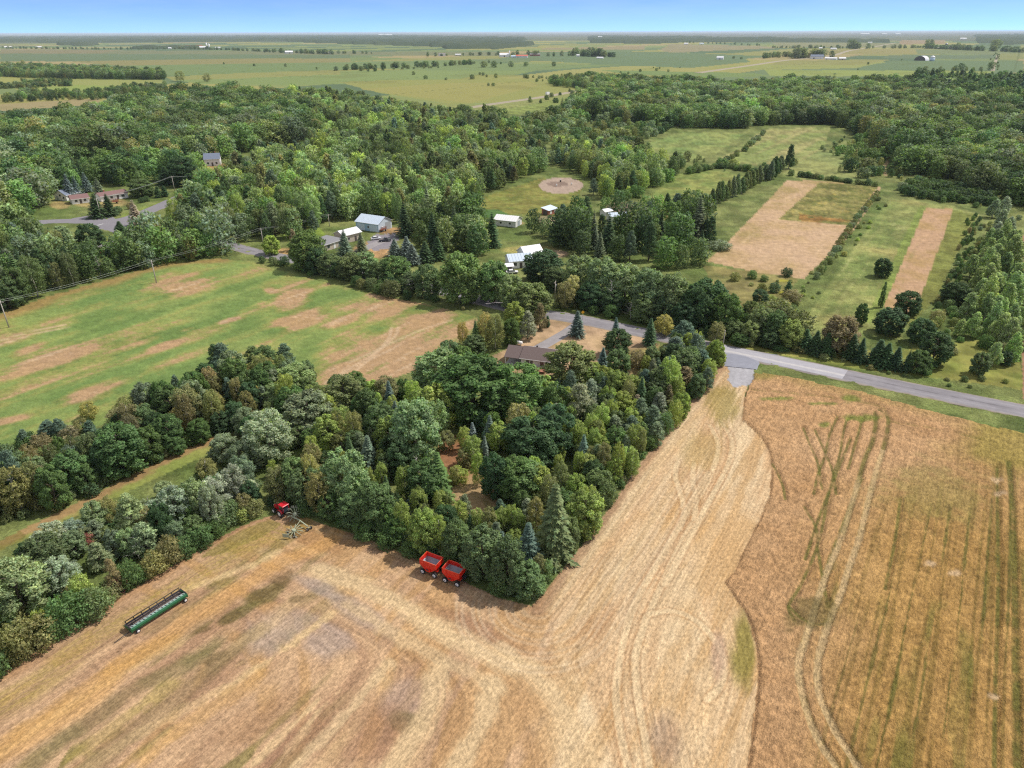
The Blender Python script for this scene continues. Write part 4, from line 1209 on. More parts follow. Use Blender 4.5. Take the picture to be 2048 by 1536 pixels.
hand("middle of the grove", [
(624,885,965,46,'birch','olive'),(773,947,1012,28,'spruce','dark'),(737,866,952,50,'bluespruce','teal'),(738,930,990,22,'birch','lime'),(761,895,950,20,'birch','lime'),(828,975,1027,38,'bluespruce','blue'),
(876,898,1008,64,'spruce','green'),(880,978,1035,32,'birch','lime'),(940,1027,1068,20,'spruce','dark'),(1046,930,1004,90,'maple','mid'),(990,902,1002,58,'maple','dark'),(1030,910,1008,72,'maple','green'),(1073,928,1004,60,'maple','lime'),
(1067,832,940,110,'maple','dark'),(1000,995,1038,26,'pine','teal'),(1054,992,1045,36,'pine','grey'),(1024,1005,1060,26,'birch','lime'),(994,1020,1066,28,'birch','lime'),(1036,1015,1070,28,'birch','lime'),(1005,1010,1063,22,'birch','lime'),
(919,1000,1055,36,'birch','lime'),(955,1015,1066,32,'birch','lime'),(828,789,938,92,'maple','light'),(846,775,858,62,'maple','lime'),(875,795,884,42,'birch','light'),(975,826,886,28,'spruce','green'),(945,842,890,24,'bluespruce','blue'),(970,868,930,22,'bluespruce','blue'),
(928,850,905,24,'birch','lime'),(945,868,935,38,'birch','lime'),(998,842,910,46,'birch','lime'),(893,860,905,32,'birch','olive'),(955,900,975,28,'birch','lime'),(1088,818,880,38,'birch','olive'),
(1131,838,910,24,'birch','lime'),(1147,843,910,20,'birch','lime'),(1164,848,915,26,'birch','lime'),(1187,850,925,28,'birch','lime'),(1158,898,960,24,'birch','lime'),(1183,888,945,24,'birch','olive'),(1115,940,980,20,'spruce','teal'),
(675,818,895,28,'birch','olive'),(682,862,915,38,'birch','olive'),(707,815,905,30,'birch','olive'),(732,825,875,28,'spruce','dark'),(763,805,895,62,'maple','mid'),(806,755,805,32,'maple','green'),(733,775,850,46,'maple','mid'),(772,750,815,52,'birch','olive'),
(688,748,835,74,'maple','olivegreen'),(614,790,875,92,'maple','greygreen'),(633,845,900,52,'maple','greygreen'),(597,850,895,38,'maple','mid'),(655,900,960,36,'maple','dark'),(700,870,940,30,'spruce','dark'),(800,880,960,50,'maple','dark'),(780,870,930,40,'maple','dark'),(910,930,975,20,'birch','olive')])
hand("garden trees around the brown-roofed bungalow", [
(945,714,856,146,'maple','green'),(1037,720,852,106,'maple','bright'),(880,715,800,100,'maple','light'),(1141,702,786,98,'maple','olivegreen'),(1160,758,858,68,'pine','grey'),(1112,800,878,42,'pine','grey'),(1182,750,830,42,'pine','grey'),
(1155,618,678,32,'bluespruce','bluegreen'),(1232,632,672,18,'spruce','bluegreen'),(1235,655,718,52,'maple','dark'),(1206,692,744,28,'bluespruce','bluegreen'),(1237,695,764,44,'maple','mid'),(1304,690,744,34,'maple','mid'),(1301,632,694,32,'spruce','dark'),(1328,627,676,36,'birch','yellow'),
(897,678,736,46,'maple','mid'),(925,640,692,22,'birch','yellow'),(951,635,698,24,'spruce','green'),(970,620,694,32,'birch','yellow'),(990,625,704,36,'birch','olive'),(1022,632,694,34,'maple','green'),(1030,600,668,42,'maple','lime'),(1056,615,684,38,'pine','grey'),(1080,600,664,32,'pine','brown'),(1095,630,656,13,'cedar','dark'),(950,668,715,44,'maple','mid'),(925,690,740,40,'maple','green')])
hand("pine and lime thicket beside the stubble strip", [
(1368,636,704,62,'pine','teal'),(1352,668,734,58,'pine','teal'),(1392,660,739,52,'pine','teal'),(1336,708,774,38,'pine','teal'),(1376,706,750,32,'pine','russet'),(1370,728,789,54,'pine','brown'),(1433,676,738,32,'maple','lime'),(1418,715,768,28,'birch','lime'),(1434,640,694,32,'birch','olive'),(1405,695,759,42,'pine','teal'),
(1225,735,806,38,'maple','lime'),(1255,745,806,42,'maple','lime'),(1215,770,836,36,'maple','lime'),(1245,780,841,42,'maple','lime'),(1275,750,806,32,'maple','lime'),(1200,740,796,26,'birch','mid'),
(1281,790,856,42,'pine','greygreen'),(1319,780,841,42,'pine','grey'),(1338,765,815,22,'pine','brown'),(1274,785,826,24,'pine','pinkgrey'),(1306,805,876,46,'pine','greygreen'),(1229,825,886,42,'pine','greygreen'),(1263,825,891,42,'pine','teal'),(1255,845,906,36,'pine','greygreen'),(1313,840,896,38,'pine','greygreen'),
(1362,782,840,36,'maple','lime'),(1197,815,866,42,'maple','lime'),(1283,850,916,20,'birch','olive'),(1208,880,956,28,'birch','olive'),(1237,880,966,28,'birch','lime'),(1265,895,961,30,'birch','lime'),(1256,890,951,36,'birch','lime'),(1230,910,971,32,'birch','lime'),(1415,730,785,34,'pine','teal'),(1395,745,800,34,'maple','mid'),(1180,800,860,32,'birch','mid'),(1440,700,735,22,'maple','lime')])
hand("hedgerow between the hay meadow and the grass lane", [
(15,885,978,62,'maple','mid'),(26,930,1034,62,'birch','olive'),(64,920,1014,46,'birch','olive'),(58,885,955,32,'birch','brown'),(68,910,965,42,'maple','light'),(103,925,1024,52,'maple','green'),(85,865,935,46,'birch','brown'),(95,838,885,48,'pine','teal'),(118,833,885,38,'pine','teal'),(47,855,895,26,'pine','teal'),(118,870,925,26,'maple','green'),
(142,850,910,42,'birch','brown'),(165,835,895,36,'birch','olive'),(140,900,988,64,'maple','green'),(168,925,988,42,'maple','green'),(235,843,960,94,'maple','green'),(180,845,895,32,'maple','mid'),(241,822,866,52,'birch','olive'),(176,802,842,32,'birch','yellow'),(255,790,846,48,'birch','olive'),(290,760,836,48,'maple','greygreen'),(324,757,836,46,'maple','green'),
(285,805,875,52,'maple','mid'),(297,850,928,48,'maple','green'),(335,825,908,56,'maple','green'),(352,870,913,32,'maple','green'),(352,745,806,28,'pine','teal'),(374,765,856,52,'birch','olive'),(388,740,816,52,'maple','green'),(404,745,826,32,'maple','green'),(425,775,861,36,'birch','olive'),(355,815,870,38,'birch','yellow'),(397,835,890,42,'maple','green'),
(444,680,756,52,'pine','teal'),(430,682,750,36,'pine','dark'),(505,688,741,46,'pine','mid'),(569,682,741,42,'pine','teal'),(530,690,746,42,'maple','mid'),(497,727,781,32,'birch','yellow'),(470,755,806,28,'birch','olive'),(428,748,806,36,'birch','olive'),(430,780,850,36,'birch','olive'),(492,780,836,32,'birch','olive'),(514,765,816,26,'birch','yellow'),(540,735,796,48,'maple','greygreen'),
(552,765,821,52,'maple','light'),(590,724,796,68,'maple','light'),(617,725,771,26,'maple','mid'),(620,750,801,32,'maple','light'),(470,800,860,40,'maple','dark'),(440,820,870,36,'maple','dark'),(205,880,965,44,'maple','dark'),(265,850,930,40,'maple','dark'),(-30,900,1010,66,'maple','green'),(-80,930,1060,70,'maple','mid')])
hand("hedgerow between the grass lane and the stubble", [
(534,818,935,94,'silver','silver'),(492,812,878,48,'silver','greygreen'),(448,865,930,56,'silver','greygreen'),(480,880,950,42,'silver','greygreen'),(483,905,990,46,'silver','greygreen'),(412,915,966,42,'birch','olive'),(30,1118,1236,102,'maple','lightgreen'),(120,1112,1190,64,'silver','silver'),(105,1045,1116,66,'silver','silver'),(146,1035,1096,42,'silver','silver'),
(187,1000,1070,46,'maple','lightgreen'),(189,1035,1086,42,'pine','greygreen'),(262,981,1095,76,'pine','lightgreen'),(288,1040,1120,62,'pine','lightgreen'),(215,990,1056,38,'birch','olive'),(346,968,1064,60,'silver','silver'),(352,1040,1100,42,'silver','greygreen'),(387,955,1050,56,'maple','lightgreen'),(389,1030,1090,46,'maple','mid'),(421,965,1065,48,'silver','silver'),
(195,1080,1146,52,'pine','lightgreen'),(224,1110,1190,38,'pine','brown'),(433,945,1034,58,'silver','silver'),(467,925,1016,48,'silver','silver'),(487,985,1034,32,'birch','olive'),(320,1000,1090,44,'maple','dark'),(60,1080,1160,50,'maple','dark'),(-60,1130,1270,100,'maple','light'),(500,960,1020,40,'maple','dark')])
hand("bushes along the stubble edge on the left", [
(238,1150,1184,30,'shrub','redbrown'),(178,1065,1095,22,'shrub','redbrown'),(161,1150,1214,46,'shrub','lime'),(133,1190,1262,72,'shrub','green'),(185,1180,1240,62,'shrub','mid'),(64,1235,1305,72,'shrub','olive'),(20,1250,1328,62,'shrub','olive'),(258,1120,1178,46,'shrub','green'),(305,1105,1155,52,'shrub','olive'),(335,1075,1134,52,'shrub','olive'),
(365,1075,1118,42,'shrub','green'),(400,1050,1098,46,'shrub','green'),(82,1220,1266,38,'shrub','lime'),(452,1015,1054,52,'shrub','mid'),(430,1035,1075,40,'shrub','green'),(220,1165,1200,40,'shrub','olive'),(100,1235,1285,50,'shrub','green'),(480,1015,1045,36,'shrub','lime'),(-30,1270,1360,70,'shrub','green'),(510,1000,1035,34,'shrub','olive'),(275,1135,1168,36,'shrub','green')])
hand("bushes inside the grove", [
(891,1015,1040,20,'shrub','russet'),(917,935,968,36,'shrub','lime'),(930,895,940,36,'shrub','olive'),(1274,700,740,34,'shrub','brown'),(1397,755,790,28,'shrub','lime'),(1350,800,856,32,'shrub','lime'),(1332,825,870,30,'shrub','mid'),(690,1015,1052,44,'shrub','green'),(730,1040,1080,48,'shrub','green'),(775,1060,1098,46,'shrub','green'),(820,1085,1115,40,'shrub','green'),(900,1095,1135,40,'shrub','green'),(1000,1150,1192,44,'shrub','green'),(1090,1120,1165,36,'shrub','mid'),(1215,960,1015,36,'shrub','mid'),(1300,870,900,30,'shrub','green'),(610,1000,1032,40,'shrub','green')])
hand("tall trees along the north side of the road", [
(923,499,618,82,'maple','bright'),(987,515,614,62,'maple','bright'),(855,525,602,56,'maple','mid'),(1022,545,622,52,'maple','light'),(1065,563,640,70,'maple','olivegreen'),(1160,505,596,62,'maple','light'),(1205,508,616,72,'maple','light'),(1250,520,622,66,'maple','light'),(1300,530,640,68,'maple','light'),(1345,540,652,62,'maple','light'),(1395,560,664,66,'maple','dark'),(1413,552,652,82,'maple','dark'),(1451,580,672,58,'maple','green'),(1290,590,652,52,'maple','mid'),
(1146,545,614,28,'birch','pale'),(1086,505,575,72,'maple','dark'),(1107,530,585,42,'maple','mid'),(613,455,548,68,'maple','bright'),(586,453,505,22,'pine','brown'),(657,503,556,46,'maple','mid'),(705,505,567,58,'maple','olivegreen'),(730,500,564,52,'maple','light'),(790,510,577,62,'maple','bright'),(760,520,574,42,'maple','mid'),(541,468,514,32,'maple','lime'),
(1180,560,625,50,'maple','dark'),(1225,575,632,46,'maple','dark'),(1330,590,655,46,'maple','mid'),(1370,600,668,48,'maple','dark'),(1130,560,622,36,'birch','olive'),(630,490,552,40,'maple','dark'),(680,520,560,40,'maple','dark'),(820,540,590,44,'maple','mid')])
hand("spruces by the grey-roofed house", [
(789,475,517,30,'bluespruce','blue'),(813,470,518,34,'bluespruce','blue'),(824,485,535,36,'bluespruce','blue'),(722,462,508,28,'spruce','greygreen'),(688,455,513,30,'spruce','greygreen'),(850,480,530,40,'spruce','dark'),(875,470,525,36,'spruce','dark')])
hand("trees between the road and the right-hand fields", [
(1521,577,614,32,'maple','dark'),(1577,562,590,18,'cedar','dark'),(1524,607,684,48,'silver','light'),(1500,640,692,38,'silver','light'),(1550,618,692,52,'maple','green'),(1583,635,702,48,'maple','lime'),(1470,640,684,42,'maple','mid'),(1612,655,708,36,'spruce','dark'),(1633,658,714,38,'spruce','dark'),(1655,662,717,38,'spruce','dark'),(1682,625,715,68,'maple','brown'),(1706,665,724,36,'spruce','dark'),(1724,672,730,30,'spruce','dark'),
(1759,675,737,46,'spruce','dark'),(1775,682,740,38,'spruce','dark'),(1795,690,744,32,'spruce','dark'),(1817,698,747,22,'spruce','dark'),(1840,698,752,42,'maple','green'),(1873,660,738,56,'maple','dark'),(1845,635,694,48,'maple','dark'),(1782,612,676,58,'maple','dark'),(1818,580,636,50,'maple','dark'),(1724,603,654,24,'maple','green'),(1767,560,617,13,'cedar','green'),(1767,514,558,32,'maple','dark'),(1914,562,616,50,'maple','dark'),
(1962,702,754,34,'maple','mid'),(2012,700,734,24,'maple','dark'),(1480,665,695,34,'maple','green'),(1540,660,700,36,'maple','dark')])
hand("bushes between the road and the right-hand fields", [
(1549,565,588,22,'shrub','dark'),(1585,580,608,38,'shrub','brown'),(1440,480,505,40,'shrub','grey'),(1575,535,556,22,'shrub','dark'),(1600,690,708,30,'shrub','olive'),(1560,690,706,30,'shrub','green'),(1850,725,752,30,'shrub','green'),(1900,690,712,30,'shrub','olive'),(1565,600,630,36,'shrub','olive'),(1540,590,612,26,'shrub','lime')])
hand("poplar stand at the right edge", [
(1940,580,648,42,'poplar','poplar'),(1922,635,678,26,'poplar','poplar'),(1962,552,622,42,'poplar','poplar'),(1993,545,618,42,'poplar','poplar'),(1975,580,654,42,'poplar','poplar'),(2005,620,694,46,'poplar','poplar'),(2022,630,704,42,'poplar','poplar'),(1990,680,738,32,'poplar','poplar'),(1958,530,590,38,'poplar','poplar'),(1985,505,575,38,'poplar','poplar'),(2010,500,570,36,'poplar','mid'),(1945,505,560,34,'poplar','poplar'),(1970,490,545,32,'poplar','poplar'),
(2000,470,530,32,'poplar','poplar'),(2015,560,640,40,'poplar','poplar'),(1950,620,680,34,'poplar','poplar'),(2030,660,730,36,'poplar','poplar'),(1995,440,490,28,'poplar','silver'),(2005,415,465,28,'poplar','silver'),(1990,395,440,28,'poplar','silver'),(2012,390,430,26,'poplar','silver'),(2002,450,500,28,'poplar','silver'),(1985,460,510,28,'poplar','poplar'),(2028,520,590,36,'poplar','mid'),(2020,430,480,28,'poplar','silver')])
hand("standing dead trees", [
(833,903,978,40,'dead','grey'),(273,1068,1128,52,'dead','grey'),(300,985,1050,26,'dead','pale'),(1222,550,630,30,'dead','white'),(1262,598,644,34,'dead','pale'),(1275,610,646,24,'dead','pale'),(120,285,360,40,'dead','grey'),(1170,905,945,20,'dead','white'),(196,505,556,26,'dead','grey')])
hand("village corner by the road junction", [
(135,345,402,26,'bluespruce','blue'),(170,342,388,24,'bluespruce','blue'),(195,352,402,26,'bluespruce','greygreen'),(150,350,398,22,'bluespruce','blue'),(190,385,442,40,'spruce','dark'),(215,385,437,32,'spruce','dark'),(268,397,457,34,'spruce','pinkgrey'),(240,440,482,36,'spruce','dark'),(180,443,510,46,'maple','dark'),(281,355,400,46,'maple','mid'),
(315,372,398,18,'cedar','dark'),(328,370,396,16,'cedar','dark'),(125,445,520,62,'pine','lightgreen'),(60,470,530,50,'maple','light'),(90,340,390,56,'maple','bright'),(230,320,372,60,'maple','bright'),(365,310,380,56,'maple','dark'),(330,330,375,40,'spruce','dark')])
hand("bushes on the village lawns", [(235,412,428,15,'shrub','dark'),(283,394,407,13,'shrub','dark'),(292,392,405,13,'shrub','dark'),(260,404,420,12,'shrub','brown')])

ZSHORT = {"front row of the grove beside the stubble": "grove front row by the stubble", "middle of the grove": "middle of the grove", "garden trees around the brown-roofed bungalow": "garden of the brown-roofed bungalow",
 "pine and lime thicket beside the stubble strip": "thicket along the stubble strip", "hedgerow between the hay meadow and the grass lane": "hedgerow between meadow and lane", "hedgerow between the grass lane and the stubble": "hedgerow between lane and stubble",
 "bushes along the stubble edge on the left": "foot of the stubble hedgerow", "bushes inside the grove": "floor of the grove", "tall trees along the north side of the road": "tree belt along the road", "spruces by the grey-roofed house": "yard of the grey-roofed house",
 "trees between the road and the right-hand fields": "roadside below the strip field", "bushes between the road and the right-hand fields": "roadside below the strip field", "poplar stand at the right edge": "stand beside the tilled field", "standing dead trees": "standing leafless among the green trees",
 "village corner by the road junction": "village at the road junction", "bushes on the village lawns": "lawn by the road junction"}
ORD = ['', 'first', 'second', 'third', 'fourth', 'fifth', 'sixth', 'seventh', 'eighth', 'ninth', 'tenth', 'eleventh', 'twelfth', 'thirteenth', 'fourteenth', 'fifteenth', 'sixteenth', 'seventeenth', 'eighteenth', 'nineteenth', 'twentieth', 'twenty-first', 'twenty-second', 'twenty-third', 'twenty-fourth', 'twenty-fifth']

rnd = random.Random(7)
def tint_of(word):
    t = TINT.get(word, (.1, .1, .08)); j = rnd.uniform(0.86, 1.16)
    return [t[0] * j * rnd.uniform(.92, 1.08), t[1] * j, t[2] * j * rnd.uniform(.88, 1.12)]

def solve(cx, ytop, yb, w):
    yb = yb - 0.16 * w
    gx, gy = U(cx, yb); gx = float(gx); gy = float(gy)
    for _ in range(2):
        d = ray(cx, ytop); H = (CAM_H + gy / d[1] * d[2]) * 0.93
        H = max(float(H), 0.8, 0.78 * w * 1.14 * float(project(gx, gy, 2.0)[2]) / F_PX if w > 50 else 0.0)
        mx, my, dep = project(gx, gy, H * 0.55)
        gx += (cx - float(mx)) * float(dep) / F_PX
    return gx, gy, H, w * 1.14 * float(dep) / F_PX

def plant(kind, x, y, H, W, tint, label, group, rot=None):
    nv = NVAR[kind]; v = rnd.randrange(nv)
    cm, tm = PROTO[kind][v]
    H0, w0, _z, name, noun = KIND[kind]
    t = empty(name, (x, y, 0.0), rnd.uniform(0, 6.28), label, {'shrub': 'shrub'}.get(kind, 'tree'), group)
    s = W / w0
    t.scale = (s, s * rnd.uniform(.9, 1.1), H / H0)
    tk = link('trunk', tm, t)
    if cm is not None:
        c = link('crown', cm, t); c['tint'] = tint
    return t

ALLHAND = []
for zone, rows in HAND.items():
    by = {}
    for r in rows: by.setdefault((r[4] if r[4] != 'bluespruce' else 'spruce', KIND[r[4]][4], WORD.get(r[5], '')), []).append(r)
    for (k, noun, word), rs in by.items():
        rs.sort()
        for i, r in enumerate(rs):
            cx, yt, yb, w, kind, tint = r
            x, y, H, W = solve(cx, yt, yb, w)
            z = ZSHORT[zone]
            if kind == 'dead':
                label = {833: "bare grey dead tree beside the big dark spruce in the grove", 273: "dead grey snag in front of the soft light green pine", 300: "thin pale dead tree between the lane hedgerow trees", 1222: "tall white dead birch behind the roadside", 1262: "thick pale forked dead trunk at the roadside", 1275: "leaning pale dead limb tree beside the forked trunk", 120: "large grey dead tree standing above the far woods", 1170: "small white dead birch among lime green birches", 196: "grey dead tree at the meadow's wood edge"}.get(cx, "grey dead tree")
            elif len(rs) == 1: label = f"the only {word} {noun}, {z}"
            else: label = f"{ORD[i + 1] if i < len(rs) - 1 or len(rs) < 2 else 'last'} {word} {noun} from the left, {z}"
            ALLHAND.append((x, y, W, zone, kind))
            plant(kind, x, y, H, W, tint_of(tint), label, zone)

# shrubs and young trees in lines: hedge of rounded bushes by the mown field, two rows of saplings, field-edge poplars
def line_px(a, b, n): return [(a[0] + (b[0] - a[0]) * i / (n - 1), a[1] + (b[1] - a[1]) * i / (n - 1)) for i in range(n)]
def row(pts, kind, hm, wm, tints, noun, where, jit=0.5, rate=1.0):
    n = len(pts)
    for i, (px, py) in enumerate(pts):
        x, y = U(px, py); x = float(x) + rnd.uniform(-jit, jit); y = float(y) + rnd.uniform(-jit, jit)
        tw = rnd.choice(tints)
        plant(kind, x, y, hm * rnd.uniform(.75, 1.25), wm * rnd.uniform(.8, 1.2), tint_of(tw),
              f"{ORD[i + 1] if i + 1 < len(ORD) and i < n - 1 else ('last' if i == n - 1 else 'far')} {noun}, counted from the road, {where}" if i + 1 < len(ORD) else f"{noun} near the far end, {where}", noun + 's ' + where)
def hline(pts, n):
    L = land(pts, 10); s = np.concatenate([[0], np.cumsum(np.hypot(*np.diff(L, axis=0).T))]); t = np.linspace(0, s[-1], n)
    x = np.interp(t, s, L[:, 0]); y = np.interp(t, s, L[:, 1]); a, b, _ = project(x, y, 0); return list(zip(a.tolist(), b.tolist()))
row(hline([(1634,558),(1660,520),(1698,462),(1730,420),(1752,392)], 24), 'shrub', 2.6, 3.6, ['olive', 'greygreen', 'olivegreen', 'mid'], 'rounded bush', 'hedge beside the mown field')
row(hline([(1884,620),(1905,560),(1925,490),(1938,440)], 22), 'shrub', 2.2, 1.7, ['dark', 'green', 'brown', 'dark'], 'dark sapling', 'left sapling row', 1.2)
row(hline([(1910,600),(1925,540),(1942,480),(1952,436)], 18), 'shrub', 2.2, 1.7, ['dark', 'green', 'dark'], 'dark sapling', 'right sapling row', 1.2)
row(hline([(1425,412),(1470,392),(1505,372),(1540,352)], 20), 'poplar', 9.5, 5.5, ['olivegreen', 'greygreen', 'mid'], 'olive poplar', 'row between hay field and mown field', 1.5)
row(hline([(1330,425),(1360,428),(1400,428),(1420,420)], 9), 'poplar', 8.5, 5.5, ['olivegreen', 'greygreen', 'dark'], 'olive poplar', 'clump left of the mown field', 2.5)
row(hline([(1545,362),(1560,345),(1572,338)], 6), 'poplar', 12, 7, ['dark', 'greygreen'], 'tall dark poplar', 'corner of the mown field', 2.0)
row(hline([(1380,348),(1440,336),(1500,345),(1545,352)], 22), 'shrub', 3.4, 5.0, ['dark', 'green', 'olivegreen'], 'dark bush', 'ditch above the small hay field', 1.5)
row(hline([(1585,352),(1640,358),(1700,366),(1752,372)], 18), 'shrub', 2.8, 4.2, ['dark', 'olivegreen', 'green'], 'dark bush', 'top edge of the mown field', 1.5)
row(hline([(1440,330),(1490,300),(1525,268)], 14), 'shrub', 3.2, 5.0, ['dark', 'greygreen', 'olivegreen'], 'field-edge bush', 'between the two upper hay fields', 1.5)
row(hline([(2042,700),(2036,640),(2036,560),(2036,500)], 16), 'shrub', 3.0, 3.0, ['greygreen', 'olivegreen', 'mid'], 'bush', 'edge of the tilled field', 1.0)

# ---- woods: every tree has its place; the nearest stand as trees of their own, the rest are grown on points
WOODS = []
def wood(name, poly, spacing, mix, hmin, hmax, label, wscale=1.0, prob=1.0):
    """mix: list of (share, kind, tint list)"""
    WOODS.append((name, poly, spacing, mix, hmin, hmax, label, wscale, prob))
MIXED = [(.50, 'maple', ['mid', 'green', 'dark', 'greygreen', 'olivegreen', 'mid', 'bright']), (.16, 'silver', ['greygreen', 'mid', 'light']), (.12, 'birch', ['olive', 'olivegreen', 'mid']), (.12, 'pine', ['teal', 'greygreen', 'dark']), (.10, 'spruce', ['dark', 'green'])]
OLIVE = [(.36, 'maple', ['olivegreen', 'mid', 'light', 'greygreen', 'bright']), (.34, 'birch', ['olivegreen', 'lime', 'mid', 'light']), (.14, 'poplar', ['olive', 'olivegreen', 'mid']), (.16, 'pine', ['teal', 'greygreen', 'dark'])]
DARKW = [(.62, 'maple', ['dark', 'green', 'mid', 'mid', 'greygreen', 'olivegreen', 'bright']), (.2, 'silver', ['greygreen', 'dark', 'mid']), (.1, 'birch', ['olive', 'olivegreen']), (.08, 'spruce', ['dark'])]
PINEW = [(.6, 'pine', ['dark', 'teal', 'green']), (.3, 'spruce', ['dark', 'green']), (.1, 'maple', ['dark'])]
SCRUB = [(.45, 'shrub', ['green', 'olivegreen', 'greygreen', 'dark']), (.30, 'maple', ['mid', 'dark', 'greygreen']), (.25, 'birch', ['olive', 'olivegreen'])]
wood('meadow_edge', [(-260,718),(-120,670),(0,628),(100,592),(240,552),(330,527),(440,516),(452,490),(400,484),(330,486),(262,502),(250,524),(190,530),(140,522),(60,475),(-60,500),(-260,560)], 5.6, MIXED, 8, 14, 'wood edge behind the hay meadow')
wood('left_woods', [(-200,470),(60,430),(130,385),(120,330),(230,330),(330,350),(400,330),(440,320),(520,300),(560,290),(640,285),(640,240),(560,206),(470,194),(350,200),(260,220),(180,240),(90,252),(0,262),(-200,270)], 8.6, DARKW, 12, 17, 'dark woods beyond the village', 1.3)
wood('central_woods', [(450,484),(330,484),(270,484),(318,476),(352,450),(388,420),(440,384),(475,352),(520,322),(620,304),(700,250),(640,240),(560,206),(600,196),(700,204),(800,222),(880,236),(960,242),(1000,250),(1050,285),(1090,320),(1085,345),(1030,365),(965,392),(950,415),(860,436),(800,446),(700,440),(655,446),(640,462),(590,478),(520,488)], 6.2, OLIVE, 8, 14, 'woods behind the blue barn')
wood('farmstead_woods', [(800,500),(806,462),(850,440),(930,426),(990,450),(1060,462),(1130,455),(1180,420),(1260,428),(1310,440),(1400,440),(1430,470),(1420,530),(1330,545),(1290,530),(1230,520),(1150,510),(1090,478),(1060,470),(1000,520),(900,505)], 7.2, [(.68, 'maple', ['dark', 'green', 'mid', 'bright', 'light']), (.17, 'spruce', ['dark', 'greygreen']), (.15, 'pine', ['dark', 'teal'])], 9, 15, 'trees around the farmsteads behind the road', 1.0, .9)
wood('paddock_woods', [(1165,350),(1100,330),(1120,300),(1220,310),(1290,335),(1350,345),(1310,372),(1270,390),(1210,400),(1180,395)], 6.0, OLIVE, 8, 13, 'olive trees behind the sand ring')
wood('scrub', [(1000,250),(1060,236),(1150,225),(1240,250),(1330,262),(1260,300),(1290,335),(1220,318),(1120,305),(1060,280)], 8.5, SCRUB, 3, 9, 'scrub between the woods', 1.1, .75)
wood('right_woods', [(1175,205),(1180,186),(1240,174),(1350,170),(1450,180),(1560,176),(1700,174),(1840,172),(2000,172),(2300,172),(2300,460),(2048,418),(1990,400),(1920,372),(1850,352),(1800,348),(1760,300),(1700,262),(1660,250),(1530,250),(1490,258),(1360,258),(1250,256),(1150,228),(1120,220)], 8.6, DARKW, 11, 16, 'dark woods beyond the right-hand fields', 1.3)
wood('pine_block', [(1820,170),(1900,168),(2300,166),(2300,215),(1980,215),(1850,200)], 8.0, PINEW, 14, 20, 'pine block on the far right')
wood('right_scrub', [(1660,345),(1680,300),(1740,262),(1800,340),(1860,356),(1760,362)], 9.0, SCRUB, 3, 8, 'scrub above the strip field', 1.0, .5)
wood('thicket', [(1810,392),(1800,380),(1830,366),(1990,392),(1990,412),(1900,406)], 3.6, [(1.0, 'shrub', ['dark', 'green', 'green'])], 3.0, 4.2, 'dark green planted thicket above the strip field', 1.0)
wood('village_trees', [(120,385),(120,340),(230,322),(340,342),(400,332),(440,342),(405,358),(330,368),(260,374),(180,374)], 8.5, [(.7, 'maple', ['dark', 'bright', 'mid', 'green']), (.3, 'spruce', ['dark'])], 9, 13, 'trees behind the village houses', 1.1, .85)
wood('left_copse', [(0,154),(60,156),(140,158),(330,160),(330,152),(250,146),(100,140),(0,136)], 10.0, DARKW, 10, 14, 'copse among the yellow fields on the left', 1.2)
for a, b in (([(34,161),(70,160),(110,160)], 9), ([(20,175),(60,173),(110,172),(148,166)], 9), ([(-40,198),(30,192),(60,188)], 9), ([(90,190),(140,182),(200,180),(260,176),(330,172)], 9)):
    pass
wood('left_hedges', [(30,163),(110,161),(145,162),(140,168),(150,172),(20,178),(-60,180),(-60,174),(20,170),(100,166)], 9.0, SCRUB, 3, 7, 'field hedges on the far left', 1.3, .8)
wood('left_hedges', [(-100,210),(0,204),(50,190),(40,184),(110,190),(200,184),(330,172),(350,178),(200,200),(100,202),(40,205)], 9.0, DARKW, 4, 9, 'field hedges on the far left', 1.2, .9)
wood('road_copse', [(1100,166),(1165,160),(1200,158),(1260,162),(1300,170),(1180,184),(1150,178),(1105,172)], 10.0, DARKW, 9, 13, 'copse beside the far road', 1.2, .9)
wood('meadow_end', [(452,500),(500,508),(520,498),(500,490)], 4.0, [(1, 'shrub', ['lime', 'olive', 'green'])], 1.5, 3, 'weedy corner at the end of the meadow')
wood('roadside', [(520,528),(600,540),(680,566),(760,590),(870,610),(878,600),(780,574),(690,556),(600,530),(530,516)], 4.0, [(1, 'shrub', ['olivegreen', 'green', 'dark', 'olive'])], 2.5, 4.5, 'bushes between meadow and road')
wood('roadside', [(1100,626),(1200,640),(1290,656),(1440,690),(1440,678),(1300,640),(1200,625),(1110,612)], 4.2, [(1, 'shrub', ['dark', 'green', 'dark'])], 1.5, 3.0, 'bushes behind the road')
wood('verge', [(1460,694),(1600,722),(1600,712),(1500,690)], 3.4, [(1, 'shrub', ['olive', 'lime', 'green'])], .9, 1.6, 'weeds on the road verge')
wood('sapling_scrub', [(1850,640),(1880,600),(1920,480),(1960,440),(1985,450),(1940,560),(1925,680),(1870,690)], 5.0, [(1, 'shrub', ['olivegreen', 'greygreen', 'green', 'olive'])], .8, 1.8, 'weedy scrub between saplings and poplars', 1.2, .8)
wood('ditch', [(1430,548),(1500,556),(1575,560),(1620,572),(1580,640),(1500,690),(1460,690),(1510,640),(1540,600)], 5.0, [(1, 'shrub', ['lime', 'olive', 'olivegreen', 'green'])], .8, 2.2, 'weedy ground beside the pasture', 1.2, .6)

